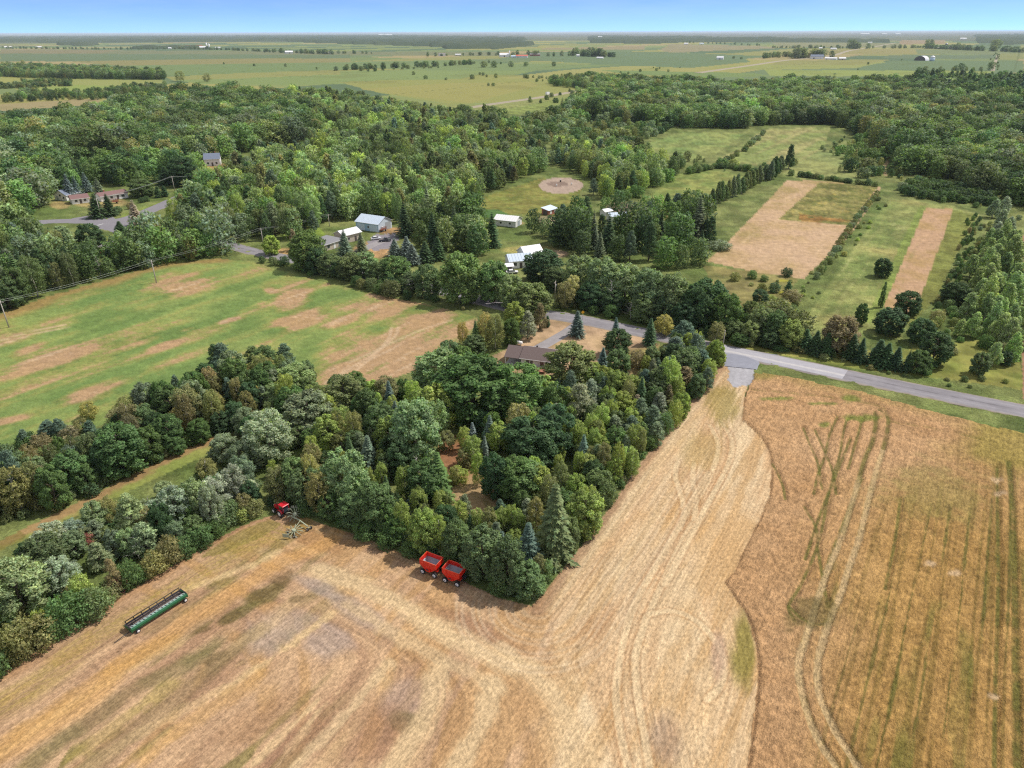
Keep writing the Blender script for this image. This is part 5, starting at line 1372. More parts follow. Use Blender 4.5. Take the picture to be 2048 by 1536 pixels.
GROVE = [(560,1010),(600,1000),(650,1020),(740,1055),(840,1095),(930,1135),(1010,1170),(1062,1185),(1085,1150),(1140,1085),(1205,1000),(1290,880),(1370,785),(1425,722),(1400,700),(1340,700),(1300,760),(1240,800),(1180,800),(1110,800),(900,830),(800,800),(700,780),(640,790),(560,800),(470,830),(500,900),(520,960)]
wood('grove', GROVE, 4.6, [(.45, 'birch', ['lime', 'olive', 'lime', 'olivegreen']), (.35, 'maple', ['mid', 'green', 'lime', 'dark']), (.1, 'pine', ['greygreen', 'teal']), (.1, 'spruce', ['dark', 'bluegreen'])], 4, 8, 'smaller trees filling the grove')
wood('grove', [(1110,790),(1180,760),(1240,730),(1300,740),(1350,690),(1430,715),(1380,775),(1300,870),(1215,985),(1150,960),(1100,880)], 4.0, [(.5, 'maple', ['lime', 'mid', 'lime']), (.3, 'pine', ['greygreen', 'grey', 'teal']), (.2, 'birch', ['lime', 'olive'])], 4, 7, 'smaller trees filling the grove')
wood('hedge', [(-60,1060),(60,1030),(150,990),(250,935),(350,880),(430,845),(600,800),(640,760),(560,745),(440,770),(330,830),(170,890),(0,950),(-80,990)], 4.4, [(.5, 'maple', ['green', 'mid', 'dark', 'greygreen']), (.4, 'birch', ['olive', 'olivegreen', 'brown']), (.1, 'pine', ['teal'])], 5, 9, 'smaller trees in the meadow hedgerow')
wood('hedge', [(-60,1290),(30,1225),(120,1180),(220,1130),(330,1085),(440,1035),(510,1010),(520,950),(450,950),(330,1006),(220,1056),(120,1100),(30,1142),(-60,1182)], 4.4, [(.45, 'silver', ['silver', 'greygreen', 'lightgreen']), (.4, 'maple', ['mid', 'green', 'lightgreen']), (.15, 'birch', ['olive'])], 3.5, 6.5, 'smaller trees in the lane hedgerow')

wood('right_scrub', [(1850,655),(1900,690),(1950,690),(2030,740),(2044,700),(2044,560),(2020,470),(1960,470),(1925,520),(1890,600)], 5.0, [(1, 'shrub', ['olivegreen', 'light', 'green', 'olive'])], 1.0, 3.0, 'young growth around the light green stand')
wood('poplars', [(1958,490),(2005,470),(2028,480),(2034,680),(1995,690),(1948,640)], 5.6, [(1, 'poplar', ['poplar', 'poplar', 'light'])], 7, 11, 'light green poplar stand by the tilled field', 1.15)
wood('roadside_trees', [(1440,690),(1475,690),(1560,705),(1600,700),(1560,640),(1500,640),(1470,650)], 4.6, [(.6, 'maple', ['mid', 'green', 'light', 'olivegreen']), (.4, 'shrub', ['green', 'olivegreen'])], 4, 8, 'roadside growth below the pasture')

wood('scrub', [(1400,425),(1560,352),(1640,300),(1430,330),(1280,400),(1310,430)], 7.0, SCRUB, 1.5, 5, 'scrub round the small hay fields', 1.1, .3)
wood('scrub', [(1170,345),(1280,296),(1440,326),(1310,392),(1235,405)], 7.0, [(.5, 'maple', ['mid', 'light', 'olivegreen']), (.3, 'birch', ['olivegreen', 'lime']), (.2, 'shrub', ['green'])], 3, 8, 'scrub round the small hay fields', 1.1, .45)
wood('scrub', [(1640,300),(1700,270),(1790,345),(1900,372),(1990,400),(2040,440),(2040,480),(1960,430),(1800,385),(1760,362)], 7.0, SCRUB, 1.5, 4.5, 'scrub above the strip field', 1.1, .4)
wood('ditch', [(1610,560),(1700,470),(1760,390),(1790,398),(1690,520),(1600,655),(1570,650)], 5.0, [(1, 'shrub', ['olivegreen', 'lime', 'green', 'olive'])], .7, 1.8, 'weedy margin between mown field and strip', 1.2, .5)
wood('ditch', [(1450,692),(1600,716),(1800,752),(2040,806),(2040,770),(1800,735),(1620,706)], 4.0, [(1, 'shrub', ['olive', 'green', 'olivegreen', 'lime'])], .6, 1.5, 'tall weeds along the road ditch', 1.3, .6)

HOUSES_PX = []     # places kept free of trees (pixel on the land, metres)
FREE = [(665,492,13),(695,470,11),(756,462,13),(745,488,15),(1012,440,15),(1098,424,12),(1045,525,13),(1020,545,9),(1235,442,12),(225,492,12),(130,396,14),(165,405,12),(228,402,17),(423,332,16),(1060,500,12),(1120,372,26),(200,422,12),(1075,505,9),(560,302,14),(1095,440,12),(450,345,14),(720,505,9),(1012,456,9),(1093,430,9),(1232,458,9),(1098,445,9),(833,958,4.5),(1055,548,5),(222,510,8),(236,506,8),(210,503,7),(430,348,9),(418,340,8),(445,352,8),(1012,470,9),(1030,464,8),(1093,448,9),(1106,460,8),(1232,474,8)]
FREE_W = [(float(U(a, b)[0]), float(U(a, b)[1]), r) for a, b, r in FREE]
BLOCK = [FIELD_POLY[k] for k in ('mown', 'strip', 'hay_a', 'hay_b', 'hay_c', 'paddock')] + [MEADOW]
mainroad = land([(-120,452),(60,446),(150,440),(215,447),(262,436),(330,408),(395,378),(440,352),(462,335),(500,318),(560,308)], 6)
hwy = land([(935,216),(1000,206),(1060,198),(1110,190),(1150,183),(1164,179)], 4)

cand = []
for wi, (name, poly, spc, mix, hmin, hmax, label, wsc, prob) in enumerate(WOODS):
    q = np.array(poly, float); wx, wy = U(q[:, 0], q[:, 1])
    gx = np.arange(wx.min(), wx.max() + spc, spc); gy = np.arange(wy.min(), wy.max() + spc, spc)
    mx, my = np.meshgrid(gx, gy); g = np.random.default_rng(900 + wi)
    mx = (mx + (np.arange(len(gy))[:, None] % 2) * spc / 2 + g.uniform(-.36, .36, mx.shape) * spc).ravel(); my = (my + g.uniform(-.36, .36, my.shape) * spc if my.ndim == 1 else (my + g.uniform(-.36, .36, my.shape) * spc).ravel())
    ax, ay, dep = project(mx, my, 0)
    ok = inpoly(ax, ay, poly) & (g.random(len(mx)) < prob) & (ax > -420) & (ax < 2480)
    if name not in ('verge', 'ditch'):
        for b in BLOCK: ok &= ~inpoly(ax, ay, b)
    for b in (CLEAR, LANE, LAWN, STUB): ok &= ~inpoly(ax, ay, b)
    ok &= polydist(mx, my, road_line, 30) > 6.0
    ok &= polydist(mx, my, mainroad, 30) > 9.0
    ok &= polydist(mx, my, hwy, 40) > 14.0
    for fx, fy, fr in FREE_W: ok &= np.hypot(mx - fx, my - fy) > fr
    for hx, hy, hw, hz, hk in ALLHAND: ok &= np.hypot(mx - hx, my - hy) > hw * (0.34 if name in ('grove', 'hedge') else 0.42)
    ii = np.nonzero(ok)[0]
    share = np.cumsum([m_[0] for m_ in mix])
    tone = fbm(mx, my, 60.0, 300 + wi, 2); patch_ = 0.72 + 0.62 * sstep(0.25, 0.75, fbm(mx, my, 38.0, 700 + wi, 2)); tall = (g.random(len(mx)) < .07)
    for i in ii:
        k = int(np.searchsorted(share, g.random() * share[-1])); kind, tints = mix[min(k, len(mix) - 1)][1:]
        H = (hmin + (hmax - hmin) * g.random() * (0.6 + 0.8 * tone[i])) * (1.0 + 0.16 * float(np.clip(g.normal(), -1.5, 1.8)) + (.22 if tall[i] and name != 'thicket' else 0))
        w0 = KIND[kind][1] / KIND[kind][0]
        W = H * w0 * g.uniform(.85, 1.25) * wsc
        if kind in ('birch', 'poplar'): W *= 1.15
        cand.append((float(dep[i]), name, kind, float(mx[i]), float(my[i]), float(H), float(W), tints[g.integers(len(tints))], label, float(ax[i]), float(ay[i]), float(patch_[i])))
cand.sort()
have = {}
for o in bpy.data.objects:
    if o.type == 'EMPTY': k = o.name.split('.')[0]; have[k] = have.get(k, 0) + 1
CAP = {'broadleaf_tree': 290, 'birch_tree': 240, 'pine_tree': 150, 'spruce_tree': 110, 'poplar_tree': 150, 'shrub': 280, 'cedar_tree': 20}
rest = []; SINGLES = []
for c in cand:
    nm = KIND[c[2]][3]
    if have.get(nm, 0) < CAP[nm] and -40 < c[9] < 2090 and c[0] < 460 and c[1] != 'thicket' and c[5] > 1.9:
        have[nm] = have.get(nm, 0) + 1
        SINGLES.append(c)
    else:
        rest.append(c)

MARKS = [(885,1130,'near the red grain wagons'), (590,990,'near the tractor'), (720,1040,'between tractor and grain wagons'), (1060,1160,'at the grove corner'), (935,960,'by the clearing in the grove'), (1060,715,'near the bungalow'), (970,820,'by the twin big broadleaf trees'), (1430,740,'near the gravel apron'), (1230,960,'along the stubble strip'), (1290,850,'midway along the stubble strip'), (1340,740,'in the thicket below the apron'), (1180,820,'right of the twin big trees'), (820,840,'by the tall light green tree'), (650,840,'left of the tall light green tree'),
 (500,880,'at the end of the grass lane'), (300,860,'above the middle of the lane'), (100,950,'above the left end of lane'), (450,760,'where the hedgerow meets the meadow'), (330,1040,'behind the green header'), (100,1120,'left of the green header'), (430,980,'between header and tractor'), (580,760,'at the meadow corner of the grove'),
 (755,450,'behind the blue barn'), (640,440,'left of the blue barn'), (860,440,'right of the blue barn'), (1120,360,'by the sand ring'), (1240,400,'right of the sand ring'), (225,480,'by the hip-roofed house in the woods'), (60,580,'behind the meadow, far left'), (330,500,'behind the pole on the bare patch'), (440,500,'at the far end of the meadow'), (140,520,'behind the middle of the meadow edge'), (1045,500,'by the white-roofed farmhouse'), (1330,480,'left of the brown mown field'), (1180,470,'right of the white-roofed farmhouse'), (960,470,'by the long white-roofed shed'), (1420,520,'above the pasture'),
 (560,500,'beside the road past the meadow'), (720,560,'between the meadow and the road'), (1250,640,'across the road from the bungalow'), (1560,600,'around the small pasture'), (1900,600,'near the dark saplings'), (1980,620,'in the light green stand'), (1510,705,'on the road verge by the apron'), (480,420,'right of the village road'), (420,450,'between village road and meadow'), (540,450,'beyond the road past the meadow')]
by = {}
for c in SINGLES:
    mk = min(MARKS, key=lambda q: math.hypot((q[0] - c[9]), 1.6 * (q[1] - c[10])))[2]
    by.setdefault((KIND[c[2]][4], WORD[c[7]], mk), []).append(c)
for (noun, word, mk), cs in by.items():
    cs.sort(key=lambda c: c[9])
    n = len(cs)
    for i, c in enumerate(cs):
        if n == 1: lb = f"the small {word} {noun} among others, {mk}" if c[5] < 6 else f"the {word} {noun} among others, {mk}"
        elif i < 24: lb = f"{ORD[i + 1] if i < n - 1 else 'last'} {word} {noun} from the left, {mk}"
        else: lb = f"{word} {noun} among many alike, {c[8]}"
        plant(c[2], c[3], c[4], c[5], c[6], [q * (.5 + .5 * c[11]) for q in tint_of(c[7])], lb, c[8])

# models for the woods: fewer, larger leaves
proto_col = bpy.data.collections.new("wood_models")
LOWLIST = []
for kind, nv in (('maple', 4), ('silver', 2), ('birch', 2), ('pine', 3), ('spruce', 2), ('poplar', 2), ('shrub', 3)):
    for v in range(nv):
        rng = np.random.default_rng(5000 + 100 * v + len(kind))
        me = leaf_mesh('wood_crown', crown_geo(kind, rng, 0.22), 'needle' if kind in ('pine', 'spruce') else 'broad_leaf', rng)
        o = bpy.data.objects.new('m%02d' % len(LOWLIST), me); proto_col.objects.link(o); LOWLIST.append(kind)
def low_index(kind): return rnd.choice([i for i, k in enumerate(LOWLIST) if k == kind])

def grow_nodes():
    ng = bpy.data.node_groups.new("grow_on_points", 'GeometryNodeTree')
    ng.interface.new_socket("Geometry", in_out='INPUT', socket_type='NodeSocketGeometry')
    ng.interface.new_socket("Geometry", in_out='OUTPUT', socket_type='NodeSocketGeometry')
    N = ng.nodes; L = ng.links
    gi = N.new('NodeGroupInput'); go = N.new('NodeGroupOutput')
    ci = N.new('GeometryNodeCollectionInfo'); ci.inputs['Collection'].default_value = proto_col
    ci.inputs['Separate Children'].default_value = True; ci.inputs['Reset Children'].default_value = True
    iop = N.new('GeometryNodeInstanceOnPoints'); iop.inputs['Pick Instance'].default_value = True
    def attr(nm, t):
        a = N.new('GeometryNodeInputNamedAttribute'); a.data_type = t; a.inputs['Name'].default_value = nm; return a
    ai = attr('pick', 'INT'); asz = attr('size', 'FLOAT_VECTOR'); ar = attr('turn', 'FLOAT_VECTOR')
    e2r = N.new('FunctionNodeEulerToRotation')
    L.new(gi.outputs[0], iop.inputs['Points']); L.new(ci.outputs[0], iop.inputs['Instance'])
    L.new(ai.outputs['Attribute'], iop.inputs['Instance Index']); L.new(asz.outputs['Attribute'], iop.inputs['Scale'])
    L.new(ar.outputs['Attribute'], e2r.inputs[0]); L.new(e2r.outputs[0], iop.inputs['Rotation'])
    L.new(iop.outputs[0], go.inputs[0])
    return ng
NG = grow_nodes()
def grow(name, items, label, cat):
    """items: (kind, x, y, z, H, W, tint)"""
    n = len(items)
    if n == 0: return
    me = bpy.data.meshes.new(name)
    me.vertices.add(n); me.vertices.foreach_set('co', np.array([i[1:4] for i in items], np.float32).ravel())
    a = me.attributes.new('pick', 'INT', 'POINT'); a.data.foreach_set('value', np.array([low_index(i[0]) for i in items], np.int32))
    a = me.attributes.new('size', 'FLOAT_VECTOR', 'POINT'); a.data.foreach_set('vector', np.array([(i[5] / KIND[i[0]][1], i[5] / KIND[i[0]][1], i[4] / KIND[i[0]][0]) for i in items], np.float32).ravel())
    a = me.attributes.new('turn', 'FLOAT_VECTOR', 'POINT'); a.data.foreach_set('vector', np.array([(0, 0, rnd.uniform(0, 6.28)) for _ in items], np.float32).ravel())
    a = me.attributes.new('tint', 'FLOAT_COLOR', 'POINT'); a.data.foreach_set('color', np.array([(*i[6], 1.0) for i in items], np.float32).ravel())
    o = link(name, me); m = o.modifiers.new("grow", 'NODES'); m.node_group = NG
    tag(o, label, cat, kind='stuff')
    return o
by = {}
for c in rest: by.setdefault((c[1], c[8]), []).append((c[2], c[3], c[4], 0.0, c[5], c[6], [q * c[11] for q in tint_of(c[7])]))
for (nm, lb), items in by.items():
    small = nm in ('verge', 'thicket', 'meadow_end', 'roadside', 'sapling_scrub', 'ditch', 'scrub', 'right_scrub')
    grow('undergrowth' if small else 'woodland', items, lb if len(lb.split()) > 3 else 'dense ' + lb, 'undergrowth' if small else 'woodland')

# brush at the feet of the near trees
items = []
for x, y, W, zone, kind in ALLHAND:
    if zone.startswith(('front', 'middle', 'pine', 'hedgerow', 'tall')) and kind != 'dead':
        for _ in range(5 if not zone.startswith('middle') else 2):
            a = rnd.uniform(0, 6.28); r = rnd.uniform(.1, .5) * W
            px, py, _q = project(x + r * math.cos(a), y + r * math.sin(a), 0)
            if inpoly(np.array([px - 8, px + 8]), np.array([py + 5, py + 5]), CLEAR).any() or inpoly(np.array([px]), np.array([py + 10]), STUB)[0] or inpoly(np.array([px]), np.array([py]), LANE)[0] or inpoly(np.array([px]), np.array([py]), MEADOW)[0]: continue
            if polydist(np.array([x + r * math.cos(a)]), np.array([y + r * math.sin(a)]), road_line, 30)[0] < 7: continue
            h = rnd.uniform(1.0, 2.4)
            items.append(('shrub', x + r * math.cos(a), y + r * math.sin(a), 0.0, h, h * rnd.uniform(1.1, 1.6), tint_of(rnd.choice(['green', 'olivegreen', 'olive', 'mid', 'dark']))))
grow('undergrowth', items, 'low green brush at the feet of the near trees', 'undergrowth')

# tree rows and lone trees on the far plain
items = []
def far_line(pts, n, h, tints=('dark', 'greygreen', 'mid', 'olivegreen'), kind='maple', wsc=1.3):
    jx = 7 if n > 10 else 30
    for px, py in hline(pts, n):
        if rnd.random() < .16: continue
        x, y = U(px, py); H = h * rnd.uniform(.6, 1.3)
        items.append((kind, float(x) + rnd.gauss(0, 1) * jx, float(y) + rnd.gauss(0, 1) * jx, 0.0, H, H * .8 * wsc * rnd.uniform(.8, 1.3), tint_of(rnd.choice(tints))))
far_line([(676,141),(760,137),(850,134),(940,129)], 60, 11)
far_line([(740,143),(800,139),(880,136)], 14, 7)
far_line([(0,97),(100,98),(240,99),(420,98)], 80, 11)
far_line([(380,99),(440,100),(600,106),(760,108)], 70, 12)
far_line([(535,105),(640,108),(660,109)], 26, 15)
far_line([(855,113),(930,111),(1040,112)], 16, 12)
far_line([(990,110),(1060,110),(1075,112)], 12, 14)
far_line([(1098,113),(1150,112),(1180,113),(1230,114)], 22, 14)
far_line([(1155,112),(1180,113),(1215,114)], 14, 24)
far_line([(1525,117),(1560,114),(1590,115)], 26, 14)
far_line([(1590,117),(1610,116),(1650,117)], 22, 24)
far_line([(1700,98),(1712,98)], 8, 34); far_line([(1545,96),(1640,97),(1700,97)], 34, 14)
far_line([(1750,97),(1790,97),(1850,96),(1870,98)], 30, 16); far_line([(1880,98),(1940,101),(2000,103),(2060,106)], 60, 18)
far_line([(1852,97),(1856,97)], 3, 36); far_line([(1985,97),(1992,98)], 3, 36); far_line([(1933,97),(1936,97)], 2, 30)
far_line([(1840,141),(1870,141),(1910,142),(1960,142)], 12, 7); far_line([(1938,139),(1941,139)], 2, 18); far_line([(1841,141),(1842,141)], 1, 15)
far_line([(960,150),(1000,155),(1040,156),(1080,157),(1110,159)], 16, 6); far_line([(1026,155),(1028,155)], 2, 12); far_line([(1016,134),(1042,132),(1066,134),(1096,132)], 5, 12)
far_line([(976,126),(1000,127),(1010,128)], 8, 8); far_line([(1230,150),(1260,148),(1345,136)], 10, 5); far_line([(1335,131),(1336,131)], 1, 16)
far_line([(690,160),(790,154),(860,150),(960,168)], 6, 6); far_line([(450,130),(472,130),(620,140),(690,140)], 5, 8)
far_line([(322,156),(336,156)], 3, 18, ('brown', 'olive')); far_line([(362,162),(370,160)], 3, 18, ('brown', 'olive'), 'birch')
far_line([(1770,120),(1735,128),(1700,139)], 5, 5); far_line([(1430,118),(1460,118)], 2, 12); far_line([(1990,140),(1994,122),(1996,108)], 26, 5)
far_line([(1160,182),(1090,196),(1060,206),(1100,208),(1180,196)], 18, 5, kind='shrub'); far_line([(1010,170),(1060,162),(1120,156)], 8, 5)
far_line([(1180,80),(1290,83),(1340,84)], 26, 14); far_line([(1560,82),(1640,80)], 14, 14); far_line([(1325,84),(1380,86),(1440,88),(1520,92)], 26, 12)
grow('distant_trees_foliage', items, 'tree rows and lone trees on the far plain', 'trees')

# distant woods: closed canopy seen edge on
def canopy(poly, seed):
    m = inpoly(PX + (n300 - .5) * 30, PY + (vnoise(X, Y, 700.0, seed) - .5) * 3.0, poly).reshape(NR, NA)
    for _ in range(0): pass
    qi = (m[:-1, :-1] | m[:-1, 1:] | m[1:, 1:] | m[1:, :-1])
    q = quads.reshape(NR - 1, NA - 1, 4)[qi]
    if len(q) == 0: return
    used, inv = np.unique(q, return_inverse=True)
    z = np.where(m.ravel()[used], 15.0 + 7 * (vnoise(X[used], Y[used], 60.0, seed + 5) - .5) * 2, -0.5)
    V = np.stack([X[used], Y[used], z], 1)
    C = lerp((.030, .050, .024), (.060, .078, .034), vnoise(X[used], Y[used], 150.0, seed + 9))
    o = link('distant_woods', grid_mesh('distant_woods', V, inv.reshape(-1, 4)[:, ::-1], C, GRD[0][1], True))
    tag(o, kind='structure')
    return o
for i, (poly, lb) in enumerate([([(-100,67),(200,67),(700,68),(900,72),(1050,76),(1050,93),(900,94),(760,90),(690,88),(560,83),(300,85),(100,85),(-100,84)], 'dark belt of distant woods along the skyline on the left'),
                                ([(1180,72),(1400,74),(1560,77),(1780,80),(1780,86),(1560,85),(1400,84),(1300,88),(1180,84)], 'dark belt of distant woods right of centre'),
                                ([(1945,70),(2200,66),(2200,87),(2000,88),(1955,85)], 'dark block of distant woods at the right edge'),
                                ([(115,88),(200,88),(195,91),(115,91)], 'small distant wood among left fields'), ([(860,84),(1000,84),(1080,88),(1000,97),(900,96)], 'distant wood jutting into the plain'),
                                ([(230,96),(420,96),(420,98),(230,98)], 'far dark hedge strip on the left')]):
    o = canopy(poly, 400 + i)
    if o: tag(o, lb, 'woods', kind='stuff')

# ------------------------------------------------------------------ buildings
def metal_roof_mat(name, col, ribs=True, var=0.06, rough=0.45, metal=0.0):
    m = paint(name, col, rough, metal, 0.4, 2.0, var)
    return m
paint("shingle_brown", (0.135, 0.10, 0.095), 0.9, scale=9, var=0.22)
paint("shingle_grey", (0.20, 0.20, 0.215), 0.9, scale=9, var=0.2)
paint("shingle_taupe", (0.24, 0.22, 0.22), 0.9, scale=9, var=0.2)
paint("shingle_bluegrey", (0.16, 0.19, 0.26), 0.85, scale=9, var=0.2)
paint("roof_redbrown", (0.20, 0.115, 0.11), 0.85, scale=9, var=0.2)
paint("roof_white", (0.72, 0.72, 0.74), 0.45, scale=3, var=0.05)
paint("roof_pale_blue", (0.52, 0.60, 0.70), 0.4, scale=3, var=0.07)
paint("roof_red", (0.50, 0.12, 0.08), 0.6, scale=3, var=0.15)
paint("siding_white", (0.74, 0.73, 0.72), 0.7, scale=4, var=0.06)
paint("siding_blue", (0.33, 0.50, 0.64), 0.6, scale=4, var=0.06)
paint("siding_paleblue", (0.58, 0.68, 0.78), 0.6, scale=4, var=0.06)
paint("siding_beige", (0.50, 0.43, 0.36), 0.7, scale=4, var=0.1)
paint("brick_red", (0.34, 0.13, 0.09), 0.85, scale=6, var=0.2)
paint("door_grey", (0.36, 0.40, 0.44), 0.5, scale=4, var=0.05)
paint("door_dark", (0.10, 0.08, 0.08), 0.5, scale=4, var=0.1)
paint("glass_dark", (0.035, 0.045, 0.055), 0.08, spec=0.8, scale=2, var=0.2)
paint("trim_white", (0.8, 0.8, 0.8), 0.5, scale=4, var=0.04)
paint("wood_deck", (0.34, 0.15, 0.10), 0.8, scale=5, var=0.2)
paint("wood_grey", (0.33, 0.30, 0.27), 0.85, scale=5, var=0.25)
paint("wood_pole", (0.42, 0.38, 0.34), 0.9, scale=5, var=0.2)
paint("concrete", (0.42, 0.41, 0.39), 0.9, scale=5, var=0.12)
paint("galvanised", (0.55, 0.57, 0.60), 0.35, 0.5, scale=3, var=0.1)
M = MATS

def slab(mb, a, b, c, d, t):
    """a roof plane of thickness t from four corners"""
    a, b, c, d = [Vector(p) for p in (a, b, c, d)]
    n = (b - a).cross(d - a).normalized() * t
    return mb.add([a, b, c, d, a - n, b - n, c - n, d - n], [(0, 1, 2, 3), (7, 6, 5, 4), (0, 4, 5, 1), (1, 5, 6, 2), (2, 6, 7, 3), (3, 7, 4, 0)])

def opening(root, side, pos, z, w, h, L, W, kind='window', mat=None, name=None):
    """a window (frame > pane) or door set a little proud of a wall"""
    def place(mb, cx, cz, ww, hh, out, depth):
        if side == 'front': mb.box((cx, -W / 2 - out, cz), (ww, depth, hh))
        elif side == 'back': mb.box((cx, W / 2 + out, cz), (ww, depth, hh))
        elif side == 'right': mb.box((L / 2 + out, cx, cz), (depth, ww, hh))
        else: mb.box((-L / 2 - out, cx, cz), (depth, ww, hh))
        return mb
    if kind == 'window':
        fr = place(MB(), pos, z, w + .16, h + .16, .02, .06).build('window', M['trim_white'], root)
        place(MB(), pos, z, w, h, .045, .04).build('pane', M['glass_dark'], fr)
        return fr
    d = place(MB(), pos, z, w, h, .03, .06).build(name or 'door', mat or M['door_grey'], root)
    return d

def ribs(mb, L, W, hw, rise, oh, n, x0=None):
    for i in range(n):
        x = -L / 2 - oh + (L + 2 * oh) * (i + .5) / n
        for sg in (-1, 1):
            p = Vector((x, sg * (W / 2 + oh), hw - rise * oh / (W / 2) + .12)); q = Vector((x, 0, hw + rise + .12))
            mb.tube([p, q], .035, 3, caps=False, smooth=False)

def house(name, label, cat, x, y, rz, L, W, hw, rise, wallm, roofm, wins=(), doors=(), hip=0.0, oh=.4, chimney=None, group=None, seam=0):
    t = empty(name, (x, y, 0.0), math.radians(rz), label, cat, group)
    mb = MB()
    if hip: mb.box((0, 0, hw / 2), (L, W, hw))
    else: mb.prism([(-W / 2, 0), (W / 2, 0), (W / 2, hw), (0, hw + rise), (-W / 2, hw)], -L / 2, L / 2)
    mb.build('wall', wallm, t)
    e = hw - rise * oh / (W / 2) + .05; Lo, Wo = L / 2 + oh, W / 2 + oh; top = hw + rise + .05
    rb = MB()
    if hip:
        r = L / 2 - hip
        slab(rb, (-Lo, -Wo, e), (Lo, -Wo, e), (r, 0, top), (-r, 0, top), .12)
        slab(rb, (Lo, Wo, e), (-Lo, Wo, e), (-r, 0, top), (r, 0, top), .12)
        slab(rb, (Lo, -Wo, e), (Lo, Wo, e), (r, .02, top), (r, -.02, top), .12)
        slab(rb, (-Lo, Wo, e), (-Lo, -Wo, e), (-r, -.02, top), (-r, .02, top), .12)
    else:
        slab(rb, (-Lo, -Wo, e), (Lo, -Wo, e), (Lo, 0, top), (-Lo, 0, top), .12)
        slab(rb, (Lo, Wo, e), (-Lo, Wo, e), (-Lo, 0, top), (Lo, 0, top), .12)
    if seam: ribs(rb, L, W, hw, rise, oh, seam)
    rf = rb.build('roof', roofm, t)
    if chimney:
        MB().box((chimney[0], chimney[1], top + .1), (.6, .6, 1.4)).build('chimney', M['brick_red'], rf)
    fb_ = MB()
    for sg in (-1, 1): fb_.box((0, sg * (Wo + .03), e - .06), (2 * Lo, .05, .18))
    fb_.build('fascia', M['trim_white'], t)
    for w in wins: opening(t, *w, L, W)
    for d in doors: opening(t, *d[:5], L, W, 'door', d[5], d[6] if len(d) > 6 else None)
    return t

# the bungalow in the trees
h = house('bungalow', "white bungalow with brown shingle roof and open carport among tall trees", 'house', 8.0, 169.7, -18, 9.4, 7.6, 2.6, 1.7, M['siding_white'], M['shingle_brown'],
          wins=[('front', -2.9, 1.5, .9, 1.2), ('front', -1.9, 1.5, .7, 1.2), ('front', .9, 1.5, 1.0, 1.1), ('front', 3.4, 1.5, 1.2, 1.1), ('back', -2, 1.5, 1.4, 1.1), ('back', 2.5, 1.5, 1.8, 1.2), ('right', 0, 1.5, 1.2, 1.1)],
          doors=[('front', -.6, 1.0, .9, 2.0, M['trim_white']), ('back', .2, 1.0, 1.0, 2.0, M['door_dark'])])
MB().box((-1.6, .5, 4.25), (.4, .4, .6)).build('vent', M['door_dark'], h)
cpr = MB(); e = 2.25
slab(cpr, (-9.3, -4.0, e), (-5.15, -4.0, e), (-5.15, 0, 4.1), (-9.3, 0, 4.1), .12); slab(cpr, (-5.15, 4.0, e), (-9.3, 4.0, e), (-9.3, 0, 4.1), (-5.15, 0, 4.1), .12)
cpr.build('carport_roof', M['shingle_brown'], h)
for px_, py_ in ((-9.0, -3.7), (-9.0, 3.7), (-9.0, 0)):
    MB().box((px_, py_, 1.12), (.16, .16, 2.24)).build('post', M['trim_white'], h)
MB().box((-7.0, 0, .04), (4.3, 7.6, .08)).build('carport_slab', M['concrete'], h)
dk = MB().box((.3, -5.2, .55), (4.2, 2.6, .12)).build('deck', M['wood_deck'], h)
rl = MB()
for xx in (-1.8, -.4, 1.0, 2.4): rl.box((xx, -6.45, 1.05), (.08, .08, .9))
rl.box((.3, -6.45, 1.5), (4.2, .08, .06)); rl.box((.3, -6.45, 1.05), (4.2, .05, .05)); rl.build('railing', M['wood_deck'], dk)
for xx in (-1.7, 2.3): MB().box((xx, -6.3, .25), (.12, .12, .5)).build('post', M['wood_deck'], dk)

b = house('barn', "light blue metal barn with pale ribbed roof and garage doors", 'barn', -61.0, 313.2, -29, 12.5, 9.4, 3.6, 2.3, M['siding_blue'], M['roof_pale_blue'], wins=[('front', .7, 1.8, .8, 1.0)],
          doors=[('front', -3.4, 1.45, 4.2, 2.9, M['siding_paleblue'], 'garage_door'), ('front', 3.6, 1.45, 4.4, 2.9, M['siding_paleblue'], 'garage_door'), ('right', 2.0, 1.7, 3.8, 3.4, M['door_grey'], 'garage_door'), ('right', -2.0, 1.05, 1.0, 2.1, M['trim_white'])], seam=14)
ge = MB().prism([(-4.68, .02), (4.68, .02), (4.68, 3.58), (0, 5.86), (-4.68, 3.58)], 6.252, 6.272); ge.build('gable_end', M['siding_paleblue'], b)
house('house', "grey hip-roofed house half hidden by a tall bright tree", 'house', -75.4, 283.0, 58, 11.5, 9.5, 2.8, 1.8, M['siding_beige'], M['shingle_grey'], hip=4.6,
      wins=[('front', -3, 1.6, 1.4, 1.2), ('front', 3.2, 1.6, 1.4, 1.2), ('right', 0, 1.6, 1.6, 1.2), ('left', 1, 1.6, 1.2, 1.1)], doors=[('front', .3, 1.1, 1.0, 2.1, M['trim_white'])])
house('garage', "beige garage with white metal roof behind the grey hip-roofed house", 'garage', -68.4, 293.2, 50, 9.0, 6.4, 3.4, 1.5, M['siding_beige'], M['roof_white'], doors=[('right', 0, 1.3, 3.2, 2.6, M['door_dark'], 'garage_door'), ('front', 1.5, 1.05, 1.0, 2.1, M['door_dark'])], wins=[('front', -2, 1.7, 1.0, .9)], seam=10)
house('farm_shed', "long white-roofed shed behind dark pines", 'shed', -1.6, 319.4, -24, 10.5, 7.0, 2.8, 1.5, M['siding_white'], M['roof_white'], wins=[('front', -2, 1.5, 1, .8), ('front', 2.4, 1.5, 1, .8)], doors=[('right', 0, 1.2, 2.4, 2.4, M['door_grey'])], seam=10)
